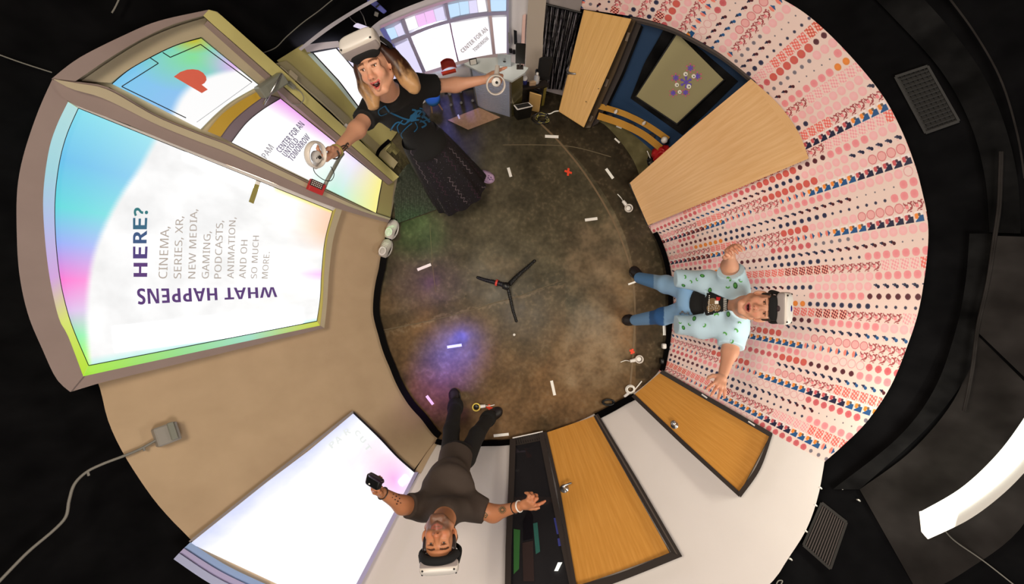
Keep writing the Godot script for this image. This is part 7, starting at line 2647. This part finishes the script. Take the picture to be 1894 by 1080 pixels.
# ---------------------------------------------------------------- desk corner at the back
func desk_corner() -> void:
	mode = "floor"
	var d := thing("reception_desk", "silver mirrored reception desk with a curved front and a pale glossy top", "desk", fl(915, 205))
	var foil := mat("foil_blue", col(205, 216, 245), 0.3, 0.2)
	foil.normal_enabled = true
	var nt := noise_tex(61, 0.06, Color.BLACK, Color.WHITE, 256)
	nt.as_normal_map = true
	nt.bump_strength = 3.0
	foil.normal_texture = nt
	foil.uv1_triplanar = true
	foil.uv1_scale = Vector3.ONE * 2.0
	# front: curved sheet standing on the floor from left end to the right corner
	var front := cv([V(884, 196), V(898, 203), V(922, 210), V(945, 217)], 16)
	var st := begin()
	st.set_smooth_group(1)
	for i in 16:
		var a := fl(front[i].x, front[i].y)
		var b := fl(front[i + 1].x, front[i + 1].y)
		var h := Vector3(0, 0.80, 0)
		quad(st, a, a + h, b + h, b, V(i / 16.0, 0), V(i / 16.0, 1), V((i + 1) / 16.0, 1), V((i + 1) / 16.0, 0))
		var back := Vector3(0, 0, -0.03)
		quad(st, a + back, b + back, b + h + back, a + h + back)
	var fr := part("front_panel", done(st), foil, d)
	part("corner_post", block([V(943, 214), V(946, 214), V(946, 218), V(943, 218)], 0.0, 0.8, 0.004), M.steel, d)
	part("side_panel", block([V(945, 213), V(964, 204), V(965, 206), V(946, 216)], 0.0, 0.79, 0.004), mat("desk_side", col(120, 112, 70), 0.2, 0.6), d)
	part("left_panel", block([V(880, 190), V(883, 189), V(886, 196), V(883, 197)], 0.0, 0.79, 0.004), mat("desk_grey", col(150, 156, 160), 0.3, 0.5), d)
	part("top", block([V(872, 192), V(925, 186), V(972, 200), V(947, 220), V(912, 212)], 0.80, 0.83, 0.006) if false else slab([V(874, 194), V(892, 186), V(925, 184), V(972, 200), V(966, 208), V(947, 220), V(920, 213), V(896, 205)], 0.80, 0.83), mat("desk_top", col(206, 214, 216), 0.15), d)
	# things on the desk
	var lp := thing("laptop", "open pale laptop seen from behind on the reception desk", "laptop", fl(940, 200, 0.83))
	part("lid", block_h([V(926, 197), V(945, 198), V(946, 199), V(926, 198)], 0.84, 1.02, 0.004), mat("laptop_lid", col(196, 208, 216), 0.35, 0.4), lp)
	part("base", slab([V(927, 190), V(945, 191), V(946, 198), V(926, 197)], 0.832, 0.842), M.steel, lp)
	part("emblem", ball(fl(936, 199, 0.0) + Vector3(0, 0.93, 0.006), Basis.IDENTITY, Vector3(.012, .014, .003), 6), M.plastic_black, lp)
	var mo := thing("monitor", "black upright monitor standing at the right end of the reception desk", "monitor", fl(958, 200, 0.83))
	part("screen", block_h([V(952, 199), V(966, 200), V(966, 201.5), V(952, 200.5)], 0.90, 1.20, 0.004), M.plastic_black, mo)
	part("stand", block_h([V(958, 199), V(960, 199), V(960, 201), V(958, 201)], 0.83, 0.92, 0.002), M.dark_frame, mo)
	part("foot", slab([V(954, 196), V(964, 196), V(964, 203), V(954, 203)], 0.831, 0.838), M.dark_frame, mo)
	var pf := thing("picture_frame", "small black framed notice standing on the left of the reception desk", "frame", fl(890, 193, 0.83))
	part("frame", block_h([V(883, 196), V(894, 194), V(895, 195), V(884, 197)], 0.832, 0.93, 0.003), M.plastic_black, pf)
	part("sheet", block_h([V(884.6, 197), V(893.4, 195.2), V(893.6, 195.5), V(884.8, 197.3)], 0.842, 0.92, 0.001), M.tape_white, pf)
	# orange chairs under the back window and a blue stool
	var ch := thing("orange_chair", "orange shell chair with dark legs between the back window and the silver desk", "chair", fl(838, 178))
	part("back", shell_back(fl(842, 166), V(1, -0.2), 0.062, 0.42, 0.66, 0.02), mat("chair_orange", col(214, 66, 28), 0.5), ch)
	part("seat", slab([V(828, 171), V(852, 165), V(853, 169), V(830, 175)], 0.40, 0.43), M.chair_orange, ch)
	for p: Vector2 in [V(830, 171), V(850, 167), V(852, 169), V(832, 174)]:
		part("leg", tube([fl(p.x, p.y, 0.0), fl(p.x, p.y, 0.4)], 0.012), M.dark_frame, ch)
	var so := thing("sofa", "dark upholstered bench seat behind the woman's pointing arm", "sofa", fl(858, 186))
	part("seat", slab([V(828, 188), V(878, 182), V(880, 190), V(831, 199)], 0.30, 0.38), mat("sofa_dark", col(26, 28, 40), 0.9), so)
	for p: Vector2 in [V(834, 194), V(853, 190), V(874, 186)]:
		part("leg", tube([fl(p.x, p.y, 0.0), fl(p.x, p.y, 0.3)], 0.012), M.dark_frame, so)
	var bl := thing("blue_stool", "round blue upholstered stool on tan splayed legs behind the woman's shoulder", "stool", fl(806, 199))
	var sp := fl(801, 184, 0.16)
	sp.y = 0.0
	part("seat", lathe(sp + Vector3(0, .16, 0), Basis.IDENTITY, [V(0, .06), V(.055, .055), V(.07, .04), V(.068, .01), V(.05, 0), V(0, 0)], 24), mat("stool_blue", col(20, 84, 130), 0.8), bl)
	for a in 4:
		var v := Vector3(cos(a * TAU / 4 + 0.5), 0, sin(a * TAU / 4 + 0.5))
		part("leg", tube([sp + v * .07, sp + Vector3(0, .17, 0) + v * .04], 0.007, 0.009), mat("stool_leg", col(190, 150, 110), 0.5), bl)
	# side table with its things
	var tb := thing("side_table", "small dark topped table on a birch panel leg beside the fringe curtain", "table", fl(985, 188))
	part("top", slab([V(953, 190), V(1004, 186), V(1010, 194), V(956, 200)], 0.40, 0.44), mat("table_top", col(34, 28, 26), 0.3), tb)
	part("panel_leg", block([V(977, 203), V(997, 209), V(997, 207), V(977, 201)], 0.0, 0.40, 0.004), mat("table_birch", col(222, 180, 112), 0.5), tb)
	part("panel_leg", block([V(1001, 197), V(1006, 195), V(1006, 194), V(1001, 196)], 0.0, 0.40, 0.004), mat("table_olive", col(120, 108, 40), 0.5), tb)
	var w1 := thing("tissue_box", "small blue and white box at the left of the dark side table", "box", fl(961, 194, 0.44))
	part("box", block([V(956, 194), V(964, 193), V(965, 197), V(957, 198)], 0.44, 0.53, 0.004), mat("box_blue", col(90, 110, 170), 0.6), w1)
	part("band", block([V(956, 194.2), V(964, 193.2), V(965.2, 197.3), V(957, 198.4)], 0.47, 0.50, 0.001), M.tape_white, w1)
	var w2 := thing("wipe_tub", "small deep blue tub in the middle of the dark side table", "tub", fl(970, 194, 0.44))
	part("tub", lathe(fl(970, 153, 0.44), Basis.IDENTITY, [V(0, .09), V(.02, .09), V(.024, .08), V(.024, 0), V(0, 0)], 16), mat("tub_blue", col(36, 46, 130), 0.5), w2)
	part("lid", lathe(fl(970, 153, 0.44) + Vector3(0, .09, 0), Basis.IDENTITY, [V(0, .012), V(.022, .01), V(.025, 0), V(0, 0)], 16), M.plastic_white, w2)
	var w3 := thing("card_box", "low tan card box on the dark side table left of the clear bottle", "box", fl(980, 193, 0.44))
	part("box", block([V(975, 192), V(986, 191), V(987, 195), V(976, 196)], 0.44, 0.51, 0.004), mat("card_tan", col(196, 164, 130), 0.8), w3)
	var w4 := thing("water_bottle", "clear white capped bottle at the right of the dark side table", "bottle", fl(992, 192, 0.44))
	part("bottle", lathe(fl(992, 152, 0.44), Basis.IDENTITY, [V(0, .155), V(.010, .155), V(.012, .13), V(.024, .10), V(.026, .02), V(.022, 0), V(0, 0)], 16), mat("bottle_clear", col(206, 210, 214), 0.1), w4)
	part("cap", lathe(fl(992, 152, 0.44) + Vector3(0, .15, 0), Basis.IDENTITY, [V(0, .022), V(.011, .02), V(.012, 0), V(0, 0)], 12), M.plastic_white, w4)
	# office chair
	var oc := thing("office_chair", "black mesh backed office chair between the grey column and the curtain", "chair", fl(994, 176))
	part("back", block_h([V(989, 178), V(1011, 177), V(1011, 180), V(989, 181)], 0.42, 0.78, 0.02), M.cloth_black, oc)
	part("seat", slab([V(988, 171), V(1010, 171), V(1011, 179), V(988, 179)], 0.36, 0.42), M.cloth_black, oc)
	part("post", tube([fl(1000, 175) + Vector3(0, .03, 0), fl(1000, 175) + Vector3(0, .37, 0)], 0.018), M.dark_frame, oc)
	part("armrest", tube(Array(smooth3([fl(990, 175) + Vector3(0, .38, 0), fl(988, 175) + Vector3(0, .5, 0), fl(988, 180) + Vector3(0, .52, 0)])), 0.014), M.plastic_black, oc)
	for a in 5:
		var v := Vector3(cos(a * TAU / 5), 0, sin(a * TAU / 5)) * 0.16
		part("leg", tube([fl(1000, 175) + Vector3(0, .06, 0), fl(1000, 175) + Vector3(0, .03, 0) + v * 0.4], 0.014), M.plastic_black, oc)
	# waste bin with its liner and the tangle of cables
	var bn := thing("waste_bin", "square black waste bin with a white liner rim beside the silver desk", "bin", fl(966, 216))
	part("body", hexa(taper([V(951, 215), V(975, 211), V(982, 217), V(957, 223)], 0.0, 0.27, 1.12), 0.006), M.plastic_black, bn)
	var rim := taper([V(950.6, 215), V(975.4, 210.8), V(982.4, 217.1), V(956.8, 223.3)], 0.262, 0.28, 1.13)
	part("liner", hexa(rim, 0.004), M.plastic_white, bn)
	part("opening", hexa(taper([V(953, 215.5), V(974, 212), V(979.5, 216.8), V(958, 221.5)], 0.27, 0.283, 1.1), 0.0), M.line_black, bn)
	var cb := thing("cable_tangle", "tangle of black and tan cables on the floor right of the waste bin", "cables", fl(994, 222))
	for k in 4:
		var pts := []
		for i in 16:
			var a := i * 0.85 + k
			pts.append(fl(998 + k * 2 + cos(a) * (11 + 4 * sin(i * 1.9 + k)), 219 + sin(a) * (8 + 3 * cos(i * 1.3 + k)) , 0.01 + 0.03 * absf(sin(i * 0.8 + k))))
		part("cable", tube(Array(smooth3(pts, 4)), 0.005, -1, 6), [M.plastic_black, M.dark_frame, M.olive_gold, M.plastic_black][k], cb)
	var wc := thing("extension_cord", "white cord running from the cable tangle to the narrow birch leaf", "cord", fl(1012, 209))
	part("cord", tube(Array(smooth3([fl(996, 214, 0.008), fl(1008, 211, 0.008), fl(1018, 210, 0.008), fl(1026, 206, 0.008), fl(1036, 205, 0.008)])), 0.006, -1, 6), M.tape_white, wc)
	mode = "wall"

func slab(px: Array, h0: float, h1: float) -> ArrayMesh:
	# many-cornered board between two heights, its corners given in plan by the floor pixels below them
	var P := PackedVector2Array(px)
	if not Geometry2D.is_polygon_clockwise(P):
		P.reverse()
	var tri := Geometry2D.triangulate_polygon(P)
	var st := begin()
	st.set_smooth_group(-1)
	var mid := Vector3.ZERO
	for p in P:
		mid += fl(p.x, p.y) / P.size()
	mid.y = (h0 + h1) / 2
	for h in [h0, h1]:
		for k in range(0, tri.size(), 3):
			tri_out(st, [fl(P[tri[k]].x, P[tri[k]].y) + Vector3(0, h, 0), fl(P[tri[k + 1]].x, P[tri[k + 1]].y) + Vector3(0, h, 0), fl(P[tri[k + 2]].x, P[tri[k + 2]].y) + Vector3(0, h, 0)], mid)
	for i in P.size():
		var a := fl(P[i].x, P[i].y)
		var b := fl(P[(i + 1) % P.size()].x, P[(i + 1) % P.size()].y)
		tri_out(st, [a + Vector3(0, h0, 0), b + Vector3(0, h0, 0), b + Vector3(0, h1, 0), a + Vector3(0, h1, 0)], mid)
	return done(st)

func block_h(px: Array, h0: float, h1: float, bev: float) -> ArrayMesh:
	return block(px, h0, h1, bev)

func taper(px: Array, h0: float, h1: float, grow: float) -> Array:
	var c := Vector3.ZERO
	for p: Vector2 in px:
		c += fl(p.x, p.y) / 4.0
	var q := []
	for p: Vector2 in px:
		q.append(fl(p.x, p.y) + Vector3(0, h0, 0))
	for p: Vector2 in px:
		q.append(c + (fl(p.x, p.y) - c) * grow + Vector3(0, h1, 0))
	return q

func shell_back(c: Vector3, dir: Vector2, w: float, h0: float, h1: float, bulge: float) -> ArrayMesh:
	var f := Vector3(dir.x, 0, dir.y).normalized()
	var s := f.cross(Vector3.UP)
	var st := begin()
	st.set_smooth_group(1)
	for side in [0.0, 0.02]:
		for i in 8:
			for j in 5:
				var g := func(a: int, b: int) -> Vector3:
					var u := a / 8.0 * 2.0 - 1.0
					var v := b / 5.0
					return c + f * u * w * (1.0 - 0.15 * v * v) + Vector3(0, lerpf(h0, h1, v), 0) - s * (bulge * (1.0 - u * u) + side - 0.06 * v)
				quad(st, g.call(i, j), g.call(i + 1, j), g.call(i + 1, j + 1), g.call(i, j + 1))
	return done(st)
